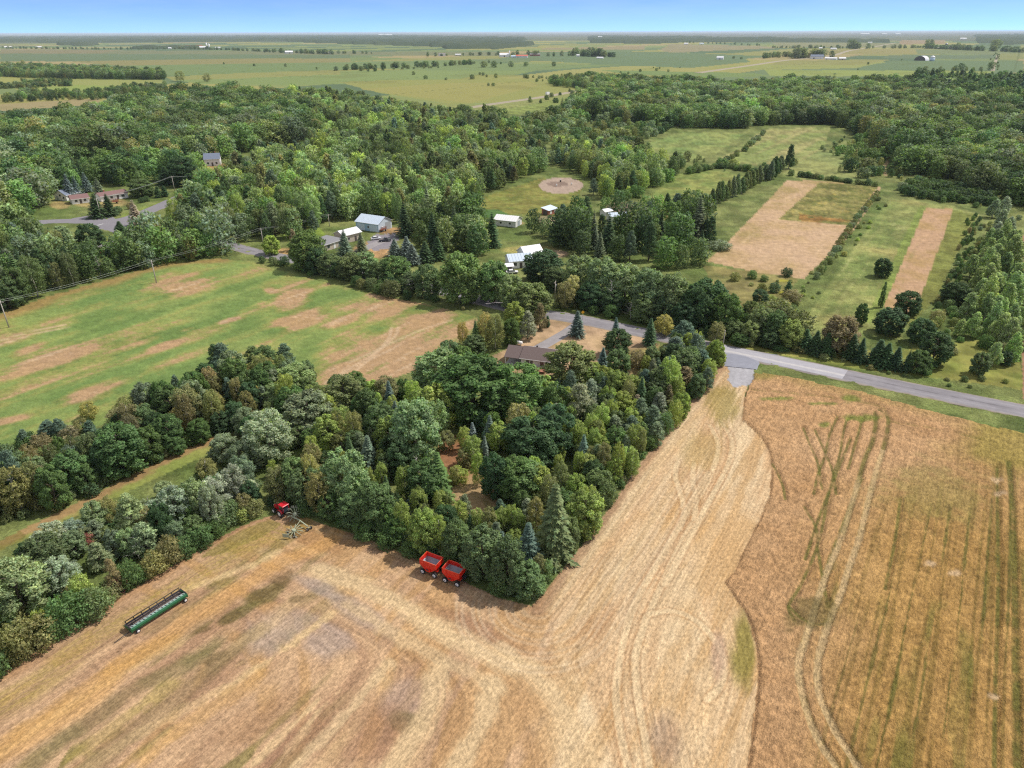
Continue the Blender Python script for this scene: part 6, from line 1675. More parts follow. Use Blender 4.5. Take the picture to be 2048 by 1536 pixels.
s = empty('field_shelter', (18.2, 341.0, 0), math.radians(52), "small red shelter with pale sloping roof below the sand ring", 'shed')
MB().prism([(-2.0, 0), (2.0, 0), (2.0, 3.1), (-2.0, 2.3)], -3.6, 3.6).build('wall', M['brick_red'], s)
rb = MB(); slab(rb, (-4.0, -2.4, 2.32), (4.0, -2.4, 2.32), (4.0, 2.4, 3.3), (-4.0, 2.4, 3.3), .1); ribs; rb.build('roof', M['roof_pale_blue'], s)
MB().box((-3.63, 0, 1.1), (.06, 2.4, 2.1)).build('doorway', M['door_dark'], s)
for q in (-.8, .8): MB().box((q * 2.2, -2.03, 1.2), (1.2, .06, 1.4)).build('shutter', M['trim_white'], s)
house('farmhouse', "white-roofed farmhouse between dark trees behind the road", 'house', 2.6, 257.0, 14, 8.5, 7.0, 2.9, 1.7, M['siding_white'], M['roof_pale_blue'], wins=[('front', -2.2, 1.6, 1.2, 1.1), ('front', 2.0, 1.6, 1.2, 1.1)], doors=[('front', 0, 1.05, 1, 2.1, M['door_dark'])], seam=8)
house('farmhouse', "white gabled annex with skylight roof behind the white-roofed farmhouse", 'house', 7.0, 263.5, 28, 7.5, 6.5, 3.6, 2.2, M['siding_white'], M['roof_white'], wins=[('left', -1, 2.4, .9, .9), ('left', 1, 2.4, .9, .9), ('front', 0, 1.7, 1.4, 1.1)], seam=8)
x, y = U(1012, 541); house('carport_shed', "low white-roofed carport in the trees by the road", 'shed', float(x), float(y), 12, 4.5, 3.6, 2.1, .6, M['siding_white'], M['roof_white'], doors=[('front', 0, 1.0, 3.4, 1.9, M['door_dark'])])
x, y = U(1234, 440); house('farm_shed', "pale blue-roofed shed beside the dark manure heap", 'shed', float(x), float(y), 15, 8.5, 5.0, 2.5, 1.1, M['siding_white'], M['roof_pale_blue'], doors=[('front', 1, 1.1, 2.2, 2.2, M['door_dark'])], seam=8)
x, y = U(1212, 430); house('farm_shed', "little white shed left of the manure heap", 'shed', float(x), float(y), 35, 4.5, 3.5, 2.2, .9, M['siding_white'], M['roof_white'], doors=[('front', 0, 1.0, 1.4, 2.0, M['door_dark'])])
house('house', "grey hip-roofed house in the wood edge behind the meadow", 'house', -156.3, 278.5, -4, 11.5, 9.5, 2.9, 2.0, M['brick_red'], M['shingle_taupe'], hip=3.6, wins=[('front', -3, 1.6, 1.5, 1.2), ('front', 2.6, 1.6, 1.5, 1.2), ('left', 0, 1.6, 1.3, 1.2)], doors=[('front', 0, 1.05, 1.0, 2.1, M['trim_white'])], chimney=(1, .8))
house('house', "white gabled house at the far left of the village", 'house', -233.0, 378.0, 74, 9.0, 7.5, 3.0, 2.2, M['siding_white'], M['shingle_bluegrey'], wins=[('left', 0, 2.6, 1, 1), ('left', -2, 1.5, 1, 1), ('front', 1, 1.5, 1.3, 1.1)], doors=[('left', 2, 1.05, 1, 2.1, M['door_grey'])])
house('house', "small low house with brown roof behind the dark village spruces", 'house', -222.0, 369.0, 40, 8.0, 6.5, 2.6, 1.5, M['siding_white'], M['roof_redbrown'], wins=[('front', -2, 1.5, 1.2, 1.1), ('front', 2, 1.5, 1.2, 1.1)], doors=[('front', 0, 1.05, 1, 2.1, M['door_dark'])])
house('house', "long white house with red brown roof on the village lawn", 'house', -209.5, 377.5, 48, 13.5, 7.0, 2.7, 1.4, M['siding_white'], M['roof_redbrown'], wins=[('front', -4.5, 1.5, 1.3, 1.1), ('front', -1.5, 1.5, 1.3, 1.1), ('front', 4.2, 1.5, 1.6, 1.1)], doors=[('front', 1.6, 1.05, 1, 2.1, M['door_dark'])], chimney=(-3, 1))
house('house', "tall white house with blue grey roof against the dark woods", 'house', -196.5, 484.0, 15, 9.5, 8.5, 4.4, 3.0, M['siding_white'], M['shingle_bluegrey'], wins=[('front', -2.6, 1.7, 1.2, 1.2), ('front', 2.6, 1.7, 1.2, 1.2), ('right', 0, 4.6, 1.1, 1.2), ('right', -2, 1.7, 1.2, 1.2), ('right', 2, 1.7, 1.2, 1.2)], doors=[('front', 0, 1.05, 1.1, 2.1, M['door_dark'])], chimney=(2, 1))

# far farms: sizes follow from how large they stand in the photograph
def far_house(px, py, wpx, hpx, wallm, roofm, label, name='farm_building', rz=None, rise=.45, deep=.45, cat='building'):
    x, y = U(px, py); x = float(x); y = float(y); dep = float(project(x, y, 0)[2]); k = dep / F_PX
    L = wpx * k; H = hpx * k
    a = math.degrees(math.atan2(-x, y)) * -1 * 0 + (rz if rz is not None else rnd.uniform(-14, 14)) - math.degrees(math.atan2(x, y))
    t = empty(name, (x, y, 0), math.radians(a), label, cat)
    W = max(L * deep, H * 1.2)
    hw = H * (1 - rise)
    MB().prism([(-W / 2, 0), (W / 2, 0), (W / 2, hw), (0, H), (-W / 2, hw)], -L / 2, L / 2).build('wall', wallm, t)
    rb = MB(); o = L * .02; q = .03 * H
    slab(rb, (-L / 2 - o, -W / 2 - o, hw + q), (L / 2 + o, -W / 2 - o, hw + q), (L / 2 + o, 0, H + q), (-L / 2 - o, 0, H + q), q)
    slab(rb, (L / 2 + o, W / 2 + o, hw + q), (-L / 2 - o, W / 2 + o, hw + q), (-L / 2 - o, 0, H + q), (L / 2 + o, 0, H + q), q)
    rb.build('roof', roofm, t)
    db = MB()
    for i in range(max(1, int(L / (H * 1.5)))):
        n_ = max(1, int(L / (H * 1.5)))
        db.box((-L / 2 + L * (i + .5) / n_, -W / 2 - .05, hw * .35), (H * .35, .1, hw * .6)); break
    db.build('door', M['door_dark'], t)
    return t
def far_silo(px, py, wpx, hpx, mat, label):
    x, y = U(px, py); x = float(x); y = float(y); k = float(project(x, y, 0)[2]) / F_PX
    t = empty('silo', (x, y, 0), 0, label, 'silo'); r = wpx * k / 2; H = hpx * k
    MB().tube([(0, 0, 0), (0, 0, H - r * .6)], r, 14).build('wall', mat, t)
    MB().tube([(0, 0, H - r * .6), (0, 0, H - r * .2), (0, 0, H)], [r * 1.04, r * .75, r * .1], 14).build('roof', M['galvanised'], t)
for a in ((390,97,28,6,'siding_white','roof_red',"large white barn with pale red roof far left on the plain"), (406,98,12,5,'siding_white','roof_white',"white shed between the red-roofed barn and twin silos"), (436,97,10,3,'siding_beige','roof_white',"small pale shed right of the twin silos"),
          (578,107,15,5,'siding_white','roof_white',"white farmhouse on the plain above the left woods"), (655,108,11,4,'siding_beige','shingle_grey',"grey-roofed farmhouse right of the white farmhouse on the plain"), (340,98,6,3,'siding_white','roof_white',"tiny white house left of the red-roofed barn"),
          (884,112,13,5,'siding_white','shingle_taupe',"cream farmhouse on the plain in the middle"), (916,111,11,3,'siding_beige','roof_white',"low pale shed beside the cream farmhouse"), (1008,114,18,7,'siding_white','roof_white',"big white farm building left of the red-roofed shed"), (1044,115,23,5,'siding_white','roof_red',"long white shed with red roof on the middle plain"),
          (1070,112,20,5,'brick_red','shingle_taupe',"brown barn behind the long red-roofed shed"), (1027,115,10,4,'siding_paleblue','roof_pale_blue',"pale blue shed beside the big white farm building"), (1200,117,13,3,'siding_white','roof_white',"low white shed right of the round tree clump"), (1156,113,6,4,'siding_white','roof_white',"small white house left of the round tree clump"),
          (1440,119,13,6,'siding_white','roof_white',"lone white house beside the pale road"), (1633,118,24,8,'siding_white','shingle_bluegrey',"white farmhouse in the trees on the right plain"), (1662,119,22,4,'siding_white','roof_white',"long white shed right of the tree-ringed farmhouse"), (1684,120,13,5,'siding_beige','roof_white',"cream barn at the end of the white sheds"),
          (1667,99,11,3,'siding_white','roof_white',"white barn in the far hedge line on the right"), (1641,98,6,3,'siding_white','roof_white',"tiny white shed in the far hedge line"), (1888,98,26,4,'siding_white','roof_white',"long white barn by the dark silo"), (1740,86,8,2,'siding_white','roof_white',"white speck of a barn on the tan far field"),
          (1926,79,11,3,'siding_white','roof_white',"white barn at the far edge of the plain"), (1730,69,16,2,'siding_white','roof_white',"longest white shed on the skyline plain"), (1769,69,9,2,'siding_white','roof_white',"white shed on the skyline, middle one"), (1796,69,9,2,'siding_white','roof_white',"white shed on the skyline, right one"),
          (771,71,26,2,'siding_white','roof_white',"long pale greenhouse on the left skyline"), (18,96,14,3,'siding_white','roof_white',"white farm at the far left edge"), (78,96,10,3,'siding_beige','roof_white',"pale shed right of the farm at the left edge"), (1200,76,8,3,'siding_white','roof_white',"white church-like building in the far woods"),
          (56,187,6,4,'siding_white','roof_white',"white hut among hedges at the left edge"), (1372,89,8,3,'siding_white','roof_white',"white house by the tan field"), (1403,89,8,3,'siding_white','roof_pale_blue',"pale house by the tan field, the right one")):
    far_house(a[0], a[1], a[2], a[3], M[a[4]], M[a[5]], a[6])
for a in ((414,97,3,11,'siding_white',"left one of the white twin silos on the plain"), (419,98,3,10,'siding_white',"right one of the white twin silos on the plain"), (1019,114,2.5,12,'siding_white',"thin white silo by the big white farm building"), (1891,98,5,11,'door_dark',"dark silo beside the long white barn"), (1881,98,4,7,'siding_white',"short white silo by the dark one")):
    far_silo(a[0], a[1], a[2], a[3], M[a[4]], a[5])
# arched shed and domed bin
x, y = U(1843, 121); k = float(project(float(x), float(y), 0)[2]) / F_PX
t = empty('arched_shed', (float(x), float(y), 0), math.radians(-50), "white arched fabric shed on the green plain", 'shed')
prof = [(11 * k * math.cos(a), 8.5 * k * math.sin(a)) for a in np.linspace(0, math.pi, 13)]
rb = MB(); vs = [(p, -9 * k, q) for p, q in prof] + [(p, 9 * k, q) for p, q in prof]; rb.add(vs, [(i, i + 1, i + 14, i + 13) for i in range(12)], True); rb.build('roof', M['roof_white'], t)
MB().add([(p * .97, -8.9 * k, q * .97) for p, q in prof], [tuple(range(13))]).build('doorway', M['door_dark'], t)
MB().add([(p * .97, 8.9 * k, q * .97) for p, q in prof], [tuple(range(13))[::-1]]).build('wall', M['siding_white'], t)
x, y = U(1864, 122); x = float(x); y = float(y)
t = empty('grain_bin', (x, y, 0), 0, "white round grain bin with domed top on the green plain", 'silo')
MB().tube([(0, 0, 0), (0, 0, 5.5 * k)], 4.6 * k, 16).build('wall', M['siding_paleblue'], t)
MB().tube([(0, 0, 5.5 * k), (0, 0, 7.5 * k), (0, 0, 9 * k), (0, 0, 9.6 * k)], [4.8 * k, 4.0 * k, 2.2 * k, .4 * k], 16).build('roof', M['roof_white'], t)

# ------------------------------------------------------------------ poles and wires
def pole(base, top, label, arm=True, trans=False, rz=0.6):
    x, y, H, W = solve(base[0], top[1], base[1], 0.0); H /= .93
    gx, gy = U(*base); x = float(gx); y = float(gy)
    t = empty('power_pole', (x, y, 0), rz, label, 'power pole', 'wooden power poles')
    MB().tube([(0, 0, -.3), (0, 0, H)], [.19, .12], 8).build('pole', M['wood_pole'], t)
    if arm:
        a = MB().box((0, .14, H - .5), (2.2, .12, .14)).build('crossarm', M['wood_grey'], t)
        for q in (-1.0, 0.0, 1.0): MB().tube([(q, .14, H - .42), (q, .14, H - .16)], [.05, .03], 6).build('insulator', M['concrete'], a)
    if trans: MB().tube([(.35, 0, H - 2.2), (.35, 0, H - 1.2)], .24, 10).build('transformer', M['galvanised'], t)
    return (x, y, H, rz)
P_A = pole((18,655), (5,601), "pale power pole standing in the meadow at the left edge", rz=-.35)
P_B = pole((313,566), (302,520), "power pole on the bare patch of the meadow", trans=False, rz=-.35)
P_C = pole((527,491), (520,456), "power pole by the meadow's end near the road", rz=-.2)
P_D = pole((659,453), (655,428), "power pole behind the grey hip-roofed house", rz=-.2)
P_E = pole((1110,597), (1108,562), "power pole in the dark trees beside the road", trans=True, rz=1.2)
P_F = pole((203,437), (193,396), "pale power pole before the dark village spruces", rz=.9)
P_G = pole((350,384), (344,352), "power pole at the bend of the village road", rz=.9)
P_H = pole((410,367), (405,345), "power pole below the tall white house", rz=.9)
P_I = pole((1446,690), (1446,660), "short pole beside the gravel apron", arm=False)
P_X = (P_A[0] + (P_A[0] - P_B[0]) * .8, P_A[1] + (P_A[1] - P_B[1]) * .8, P_A[2], P_A[3])
paint("wire", (0.30, 0.33, 0.30), 0.4, 0.3, scale=1, var=0.02)
def wires(name, label, poles, offs, rad, sag=.9):
    mb = MB()
    for o in offs:
        for p, q in zip(poles, poles[1:]):
            a = Vector((p[0] + o * math.cos(p[3]), p[1] + o * math.sin(p[3]), p[2] - .15)); b = Vector((q[0] + o * math.cos(q[3]), q[1] + o * math.sin(q[3]), q[2] - .15))
            pts = [a.lerp(b, i / 10) - Vector((0, 0, sag * 4 * (i / 10) * (1 - i / 10))) for i in range(11)]
            mb.tube(pts, rad, 4, caps=False)
    return tag(mb.build(name, M['wire']), label, 'power line')
wires('power_line', "pair of overhead wires crossing the meadow from pole to pole", [P_X, P_A, P_B, P_C, P_D], (-1.0, 1.0), .028)
wires('power_line', "overhead wires along the village road", [P_F, P_G, P_H], (-1.0, 0.0, 1.0), .03)

# yellow diamond road sign, stubs of fence posts, gas tank
x, y = U(1165, 640); t = empty('road_sign', (float(x), float(y), 0), .25, "yellow diamond road sign at the bend behind the blue spruce", 'road sign')
MB().tube([(0, 0, 0), (0, 0, 2.6)], .05, 6).build('post', M['galvanised'], t)
paint("sign_yellow", (0.80, 0.42, 0.02), 0.5, scale=3, var=0.05)
MB().add([(-.55, -.06, 2.5), (0, -.06, 1.95), (.55, -.06, 2.5), (0, -.06, 3.05), (-.55, -.03, 2.5), (0, -.03, 1.95), (.55, -.03, 2.5), (0, -.03, 3.05)], [(0, 1, 2, 3), (7, 6, 5, 4), (0, 4, 5, 1), (1, 5, 6, 2), (2, 6, 7, 3), (3, 7, 4, 0)]).build('panel', M['sign_yellow'], t)
for (a, lb) in (((1183, 626), "left one of two pale posts in the shade behind the road"), ((1193, 628), "right one of two pale posts in the shade behind the road")):
    x, y = U(*a); t = empty('post', (float(x), float(y), 0), 0, lb, 'fence post', 'pale posts behind the road')
    MB().tube([(0, 0, 0), (0, 0, 2.2)], [.12, .11], 8).build('post', M['bark_white'], t); MB().tube([(0, 0, 2.2), (0, 0, 2.26)], [.14, .12], 8).build('cap', M['bark_grey'], t)
x, y = U(1038, 690); t = empty('gas_tank', (float(x), float(y), 0), -.3, "white gas tank lying behind the bungalow", 'gas tank')
MB().tube([(-1.0, 0, .75), (-.85, 0, .75), (.85, 0, .75), (1.0, 0, .75)], [.25, .45, .45, .25], 12).build('tank', M['siding_white'], t)
for q in (-.55, .55): MB().box((q, 0, .2), (.12, .6, .4)).build('foot', M['concrete'], t)
MB().tube([(0, 0, 1.18), (0, 0, 1.36)], .14, 8).build('dome_cap', M['galvanised'], t)
x, y = U(1113, 373); t = empty('barrel', (float(x), float(y), 0), 0, "small white barrel in the middle of the sand ring", 'barrel')
MB().tube([(0, 0, 0), (0, 0, 1.3)], .38, 10).build('barrel', M['siding_white'], t); MB().tube([(0, 0, 1.3), (0, 0, 1.35)], .4, 10).build('lid', M['galvanised'], t)
x, y = U(1143, 370); t = empty('barrel', (float(x), float(y), 0), 0, "small white barrel at the right of the sand ring", 'barrel')
MB().tube([(0, 0, 0), (0, 0, 1.2)], .35, 10).build('barrel', M['siding_white'], t); MB().tube([(0, 0, 1.2), (0, 0, 1.25)], .37, 10).build('lid', M['galvanised'], t)
x, y = U(1121, 364); t = empty('barrel', (float(x), float(y), 0), 0, "small dark barrel at the far side of the sand ring", 'barrel')
MB().tube([(0, 0, 0), (0, 0, 1.3)], .45, 10).build('barrel', M['door_dark'], t); MB().tube([(0, 0, 1.3), (0, 0, 1.35)], .47, 10).build('lid', M['galvanised'], t)

# ------------------------------------------------------------------ vehicles
paint("rubber", (0.018, 0.018, 0.02), 0.85, scale=8, var=0.2)
paint("rim_white", (0.78, 0.76, 0.74), 0.45, scale=6, var=0.06)
paint("car_white", (0.80, 0.80, 0.82), 0.25, spec=0.5, coat=.6, var=0.03)
paint("car_dark", (0.022, 0.026, 0.045), 0.25, spec=0.5, coat=.6, var=0.05)
paint("lamp_white", (0.8, 0.8, 0.78), 0.2, var=0.02)
paint("lamp_red", (0.45, 0.02, 0.02), 0.3, var=0.05)
def car(label, px, py, rz, scale, bodym, pickup=False, cat='car', name='parked_car'):
    x, y = U(px, py); t = empty(name, (float(x), float(y), 0.06), rz, label, cat); t.scale = (scale,) * 3
    L = 5.4 if pickup else 4.6; W = 1.9 if pickup else 1.8; g = .32; hb = 1.05 if pickup else .92
    b = MB().prism([(-L / 2, g), (L / 2, g), (L / 2 + .02, g + .35), (L / 2 - .1, hb - .06), (L * .2, hb), (-L / 2 + .05, hb), (-L / 2 - .02, g + .4)], -W / 2, W / 2, 'y')
    body = b.build('body', bodym, t)
    bv = body.modifiers.new('edge', 'BEVEL'); bv.width = .07; bv.segments = 2
    if pickup: cab = [(-.45, hb), (1.35, hb), (.75, 1.75), (-.3, 1.78)]
    else: cab = [(-1.95, hb - .02), (1.15, hb), (.35, 1.42), (-1.1, 1.42)]
    MB().prism(cab, -W / 2 + .12, W / 2 - .12, 'y').build('window', M['glass_dark'], t)
    top = max(p[1] for p in cab); xs = [p[0] for p in cab if p[1] > 1.3]
    MB().prism([(min(xs) - .06, top - .02), (max(xs) + .05, top - .02), (max(xs) - .05, top + .05), (min(xs) + .05, top + .05)], -W / 2 + .1, W / 2 - .1, 'y').build('roof', bodym, t)
    if pickup: MB().box((-1.6, 0, hb + .012), (1.9, W - .3, .02)).build('bed', M['door_dark'], t)
    for sx in (-1, 1):
        for sy in (-1, 1):
            w = MB().wheel((sx * L * .31, sy * (W / 2 - .06), .34), .34, .22, 16).build('wheel', M['rubber'], t)
            MB().wheel((sx * L * .31, sy * (W / 2 + .04), .34), .2, .06, 12).build('rim', M['galvanised'], w)
    for sy in (-.62, .62):
        MB().box((L / 2 - .02, sy, g + .42), (.08, .36, .14)).build('headlight', M['lamp_white'], t); MB().box((-L / 2 + .0, sy, g + .45), (.08, .3, .16)).build('tail_light', M['lamp_red'], t)
    return t
car("white car parked on the grey yard by the blue barn", 752, 479, .42, .92, M['car_white'])
car("dark pickup truck parked beside the white car", 770, 483, .32, .92, M['car_dark'], True, 'pickup', 'pickup_truck')
car("white van half hidden in the trees by the low carport", 1024, 547, .1, .95, M['car_white'], False, 'van', 'parked_van')
x, y = U(1096, 191); t = empty('box_truck', (float(x), float(y), .5), math.radians(60), "white box truck driving on the far highway", 'truck')
MB().box((-1.4, 0, 2.4), (7.6, 2.6, 3.2)).build('cargo_box', M['car_white'], t); MB().box((3.6, 0, 1.7), (2.2, 2.4, 2.0)).build('cab', M['car_white'], t); MB().box((4.2, 0, 2.3), (1.1, 2.2, .8)).build('window', M['glass_dark'], t)
for sx in (-3.6, -2.4, 3.4):
    for sy in (-1.1, 1.1): MB().wheel((sx, sy, .5), .5, .3, 12).build('wheel', M['rubber'], t)
# rusty hay wagon on the village lawn and an old machine by the barn
paint("rust", (0.22, 0.07, 0.04), 0.85, scale=7, var=0.3)
def farm_cart(label, px, py, rz, L, W):
    x, y = U(px, py); t = empty('farm_wagon', (float(x), float(y), 0), rz, label, 'farm wagon')
    MB().box((0, 0, 1.0), (L, W, .25)).build('bed', M['rust'], t)
    for sy in (-W / 2, W / 2):
        s_ = MB()
        for q in np.linspace(-L / 2 + .1, L / 2 - .1, 6): s_.box((q, sy, 1.6), (.12, .08, 1.1))
        s_.box((0, sy, 2.1), (L, .08, .2)); s_.box((0, sy, 1.6), (L, .06, .2)); s_.build('side_rack', M['rust'], t)
    for sx in (-L * .32, L * .32):
        for sy in (-W * .42, W * .42): MB().wheel((sx, sy, .42), .42, .25, 12).build('wheel', M['rubber'], t)
    MB().tube([(L / 2, 0, .7), (L / 2 + 1.6, 0, .4)], .07, 6).build('tongue', M['rust'], t)
farm_cart("rusty red farm wagon on the village lawn", 226, 407, .5, 5.6, 2.4)
farm_cart("rusty brown farm wagon at the blue barn's gable end", 765, 463, .9, 3.4, 1.8)

# ---- red gravity wagons
paint("wagon_red", (0.66, 0.020, 0.008), 0.4, spec=0.4, coat=.2, scale=2.5, var=0.12)
paint("wagon_orange_rim", (0.70, 0.10, 0.04), 0.45, scale=3, var=0.1)
paint("hopper_grey", (0.26, 0.28, 0.33), 0.5, 0.2, scale=3, var=0.15)
paint("frame_dark", (0.07, 0.03, 0.03), 0.6, scale=5, var=0.2)
def gravity_wagon(x, y, rz, label):
    t = empty('gravity_wagon', (x, y, 0), rz, label, 'grain wagon', 'red grain wagons')
    L, W, zt, zm, zb = 3.15, 2.15, 2.75, 1.85, .95
    # outside: upright upper sides, lower sides drawn in to the chute on the -y side
    up = [(-L / 2, -W / 2), (L / 2, -W / 2), (L / 2, W / 2), (-L / 2, W / 2)]
    bt = [(-.55, -W / 2 + .02), (.55, -W / 2 + .02), (.55, -.35), (-.55, -.35)]
    V = [(a, b, zt) for a, b in up] + [(a, b, zm) for a, b in up] + [(a, b, zb) for a, b in bt]
    th = .05
    VI = [(a * (1 - th / 1.5), b * (1 - th), zt) for a, b in up]
    F = []
    for i in range(4):
        j = (i + 1) % 4
        F += [(i, i + 4, j + 4, j), (i + 4, i + 8, j + 8, j + 4)]
    F.append((11, 10, 9, 8))
    MB().add(V, F).build('hopper', M['wagon_red'], t)
    il = [(a * .965, b * .955) for a, b in up]
    VI = [(a, b, zt) for a, b in il] + [(a, b, zm + .12) for a, b in il]
    FI = [(j, j + 4, i + 4, i) for i, j in ((0, 1), (1, 2), (2, 3), (3, 0))]
    MB().add(VI, FI).build('hopper_lining', M['wagon_red'], t)
    hb_ = MB().add([(a * .97, b * .96, zm + .12) for a, b in up] + [(-.5, -W / 2 + .12, zb + .1), (.5, -W / 2 + .12, zb + .1), (.5, -.45, zb + .1), (-.5, -.45, zb + .1)], [(4, 5, 1, 0), (5, 6, 2, 1), (6, 7, 3, 2), (7, 4, 0, 3), (7, 6, 5, 4)]); hb_.build('hopper_floor', M['hopper_grey'], t)
    rm = MB()
    for i in range(4):
        a, b = up[i], up[(i + 1) % 4]
        rm.tube([(a[0], a[1], zt), (b[0], b[1], zt)], .055, 6)
    rm.build('rim', M['wagon_orange_rim'], t)
    for sx in (-1, 1):
        sb = MB()
        for q in (-.55, .55): sb.box((sx * (L / 2 + .02), q, (zt + zm) / 2), (.06, .07, zt - zm))
        sb.build('end_rib', M['wagon_red'], t)
    sd = MB()
    for q in (-.78, .78): sd.box((q, -W / 2 - .02, (zt + zm) / 2), (.06, .05, zt - zm))
    sd.build('side_rib', M['wagon_red'], t)
    ch = MB().box((0, -W / 2 - .06, 1.18), (.85, .16, .5)).build('chute_door', M['wagon_red'], t)
    MB().box((-.05, -W / 2 - .16, 1.3), (.5, .05, .22)).build('chute_opening', M['frame_dark'], ch)
    MB().box((0, 0, .72), (2.5, .7, .16)).build('frame', M['wagon_red'], t)
    for sx in (-1, 1):
        lg = MB()
        for sy in (-1, 1):
            lg.tube([(sx * 1.0, sy * .5, .75), (sx * 1.25, sy * .85, 1.9)], .06, 5); 
        lg.tube([(sx * 1.0, -.5, .78), (sx * 1.0, .5, .78)], .06, 5)
        lg.build('support_leg', M['wagon_red'], t)
        MB().box((sx * 1.12, 0, .48), (.14, 1.9, .14)).build('axle', M['frame_dark'], t)
        for sy in (-1, 1):
            w = MB().wheel((sx * 1.12, sy * 1.0, .48), .48, .32, 20).build('wheel', M['rubber'], t)
            r_ = MB().wheel((sx * 1.12, sy * 1.14, .48), .29, .08, 16).build('rim', M['rim_white'], w)
            MB().wheel((sx * 1.12, sy * 1.18, .48), .09, .06, 10).build('hub', M['frame_dark'], w)
    MB().tube([(1.2, 0, .5), (2.0, 0, .45), (2.5, 0, .4)], [.07, .06, .05], 6).build('tongue', M['frame_dark'], t)
    return t
x, y = U(859, 1148, 0.2); gravity_wagon(float(x) + .35, float(y) + .75, math.radians(-28), "red grain wagon, the left one of the two by the grove")
x, y = U(904, 1165.5, 0.2); gravity_wagon(float(x) + .35, float(y) + .75, math.radians(-27), "red grain wagon, the right one of the two by the grove")

# ---- green combine header on its cart
paint("header_green", (0.012, 0.105, 0.038), 0.4, spec=0.4, coat=.2, scale=2.5, var=0.12)
paint("header_pale", (0.24, 0.36, 0.30), 0.4, 0.2, scale=2.5, var=0.15)
paint("reel_dark", (0.030, 0.028, 0.035), 0.5, scale=4, var=0.2)
paint("straw_trough", (0.30, 0.22, 0.18), 0.9, scale=5, var=0.3)
a_ = V3(262, 1272); b_ = V3(379, 1196)
hx, hy = (a_.x + b_.x) / 2, (a_.y + b_.y) / 2
hang = math.atan2(b_.y - a_.y, b_.x - a_.x); HL = (b_ - a_).length - .5
t = empty('combine_header', (hx - .55 * math.sin(hang) * -1 * -1, hy + .3, 0), hang, "green combine header with dark reel parked on its transport cart", 'header')
MB().prism([(-.72, .62), (-.62, .62), (-.56, 1.0), (-.48, 1.06), (-.48, 1.12), (-.64, 1.12), (-.74, .98)], -HL / 2, HL / 2).build('back_wall', M['header_green'], t)
MB().box((0, -.33, 1.08), (HL - .1, .44, .06)).build('top_plate', M['header_pale'], t)
for i in range(15):
    q = -HL / 2 + .4 + (HL - .8) * i / 14
    MB().box((q, -.28, 1.135), (.10, .30, .06), rz=.5).build('bracket', M['reel_dark'], t)
MB().prism([(-.55, .62), (.25, .55), (1.45, .50), (1.45, .55), (.25, .62), (-.55, .70)], -HL / 2, HL / 2).build('trough', M['straw_trough'], t)
MB().tube([(-HL / 2 + .1, .05, .85), (HL / 2 - .1, .05, .85)], .18, 12).build('auger', M['galvanised'], t)
fl = MB(); nfl = 40
for i in range(nfl):
    q = -HL / 2 + .2 + (HL - .4) * i / nfl; s_ = 1 if q < 0 else -1; a0 = i * 1.3
    fl.add([(q, 0.05 + .18 * math.cos(a0), .85 + .18 * math.sin(a0)), (q + .1 * s_, 0.05 + .28 * math.cos(a0), .85 + .28 * math.sin(a0)), (q + .22 * s_, 0.05 + .28 * math.cos(a0 + 1.2), .85 + .28 * math.sin(a0 + 1.2)), (q + .16 * s_, 0.05 + .18 * math.cos(a0 + 1.2), .85 + .18 * math.sin(a0 + 1.2))], [(0, 1, 2, 3)])
fl.build('flighting', M['galvanised'], t)
MB().tube([(-HL / 2 + .15, .95, 1.12), (HL / 2 - .15, .95, 1.12)], .11, 8).build('reel_tube', M['reel_dark'], t)
for k in range(6):
    a0 = math.pi * k / 3 + .3
    bt = MB().tube([(-HL / 2 + .15, .95 + .46 * math.cos(a0), 1.12 + .46 * math.sin(a0)), (HL / 2 - .15, .95 + .46 * math.cos(a0), 1.12 + .46 * math.sin(a0))], .055, 5)
    for q in np.linspace(-HL / 2 + .3, HL / 2 - .3, 44): bt.tube([(q, .95 + .46 * math.cos(a0), 1.12 + .46 * math.sin(a0)), (q, .95 + .48 * math.cos(a0), 1.12 + .46 * math.sin(a0) - .18)], .012, 3, caps=False)
    bt.build('reel_bat', M['reel_dark'], t)
for q in np.linspace(-HL / 2 + .2, HL / 2 - .2, 8):
    sd = MB()
    for k in range(6):
        a0 = math.pi * k / 3 + .3; sd.tube([(q, .95, 1.12), (q, .95 + .46 * math.cos(a0), 1.12 + .46 * math.sin(a0))], .04, 4, caps=False)
    sd.build('reel_spider', M['reel_dark'], t)
for sx in (-1, 1):
    MB().prism([(-.74, .5), (1.4, .45), (1.8, .5), (1.3, .85), (.3, 1.0), (-.74, 1.14)], sx * HL / 2 - .05, sx * HL / 2 + .05).build('end_panel', M['header_green'], t)
    MB().box((sx * (HL / 2 - .02), .25, 1.2), (.12, 1.6, .14)).build('reel_arm', M['reel_dark'], t)
MB().box((0, 1.46, .53), (HL, .08, .05)).build('cutter_bar', M['galvanised'], t)
MB().tube([(-HL / 2 - .2, -.2, .5), (HL / 2, -.2, .5)], .08, 6).build('cart_beam', M['reel_dark'], t)
for q in (-HL / 2 + .75, HL / 2 - .55):
    MB().box((q, -.1, .45), (.12, 1.7, .1)).build('cart_axle', M['reel_dark'], t)
    for sy in (-.85, .75):
        w = MB().wheel((q, sy, .33), .33, .22, 16).build('wheel', M['rubber'], t); MB().wheel((q, sy - .10 * (1 if sy < 0 else -1), .33), .2, .06, 12).build('rim', M['rim_white'], w)
MB().tube([(-HL / 2 - .1, -.2, .48), (-HL / 2 - 1.4, -.15, .4), (-HL / 2 - 2.4, -.12, .25)], .06, 6).build('tongue', M['reel_dark'], t)

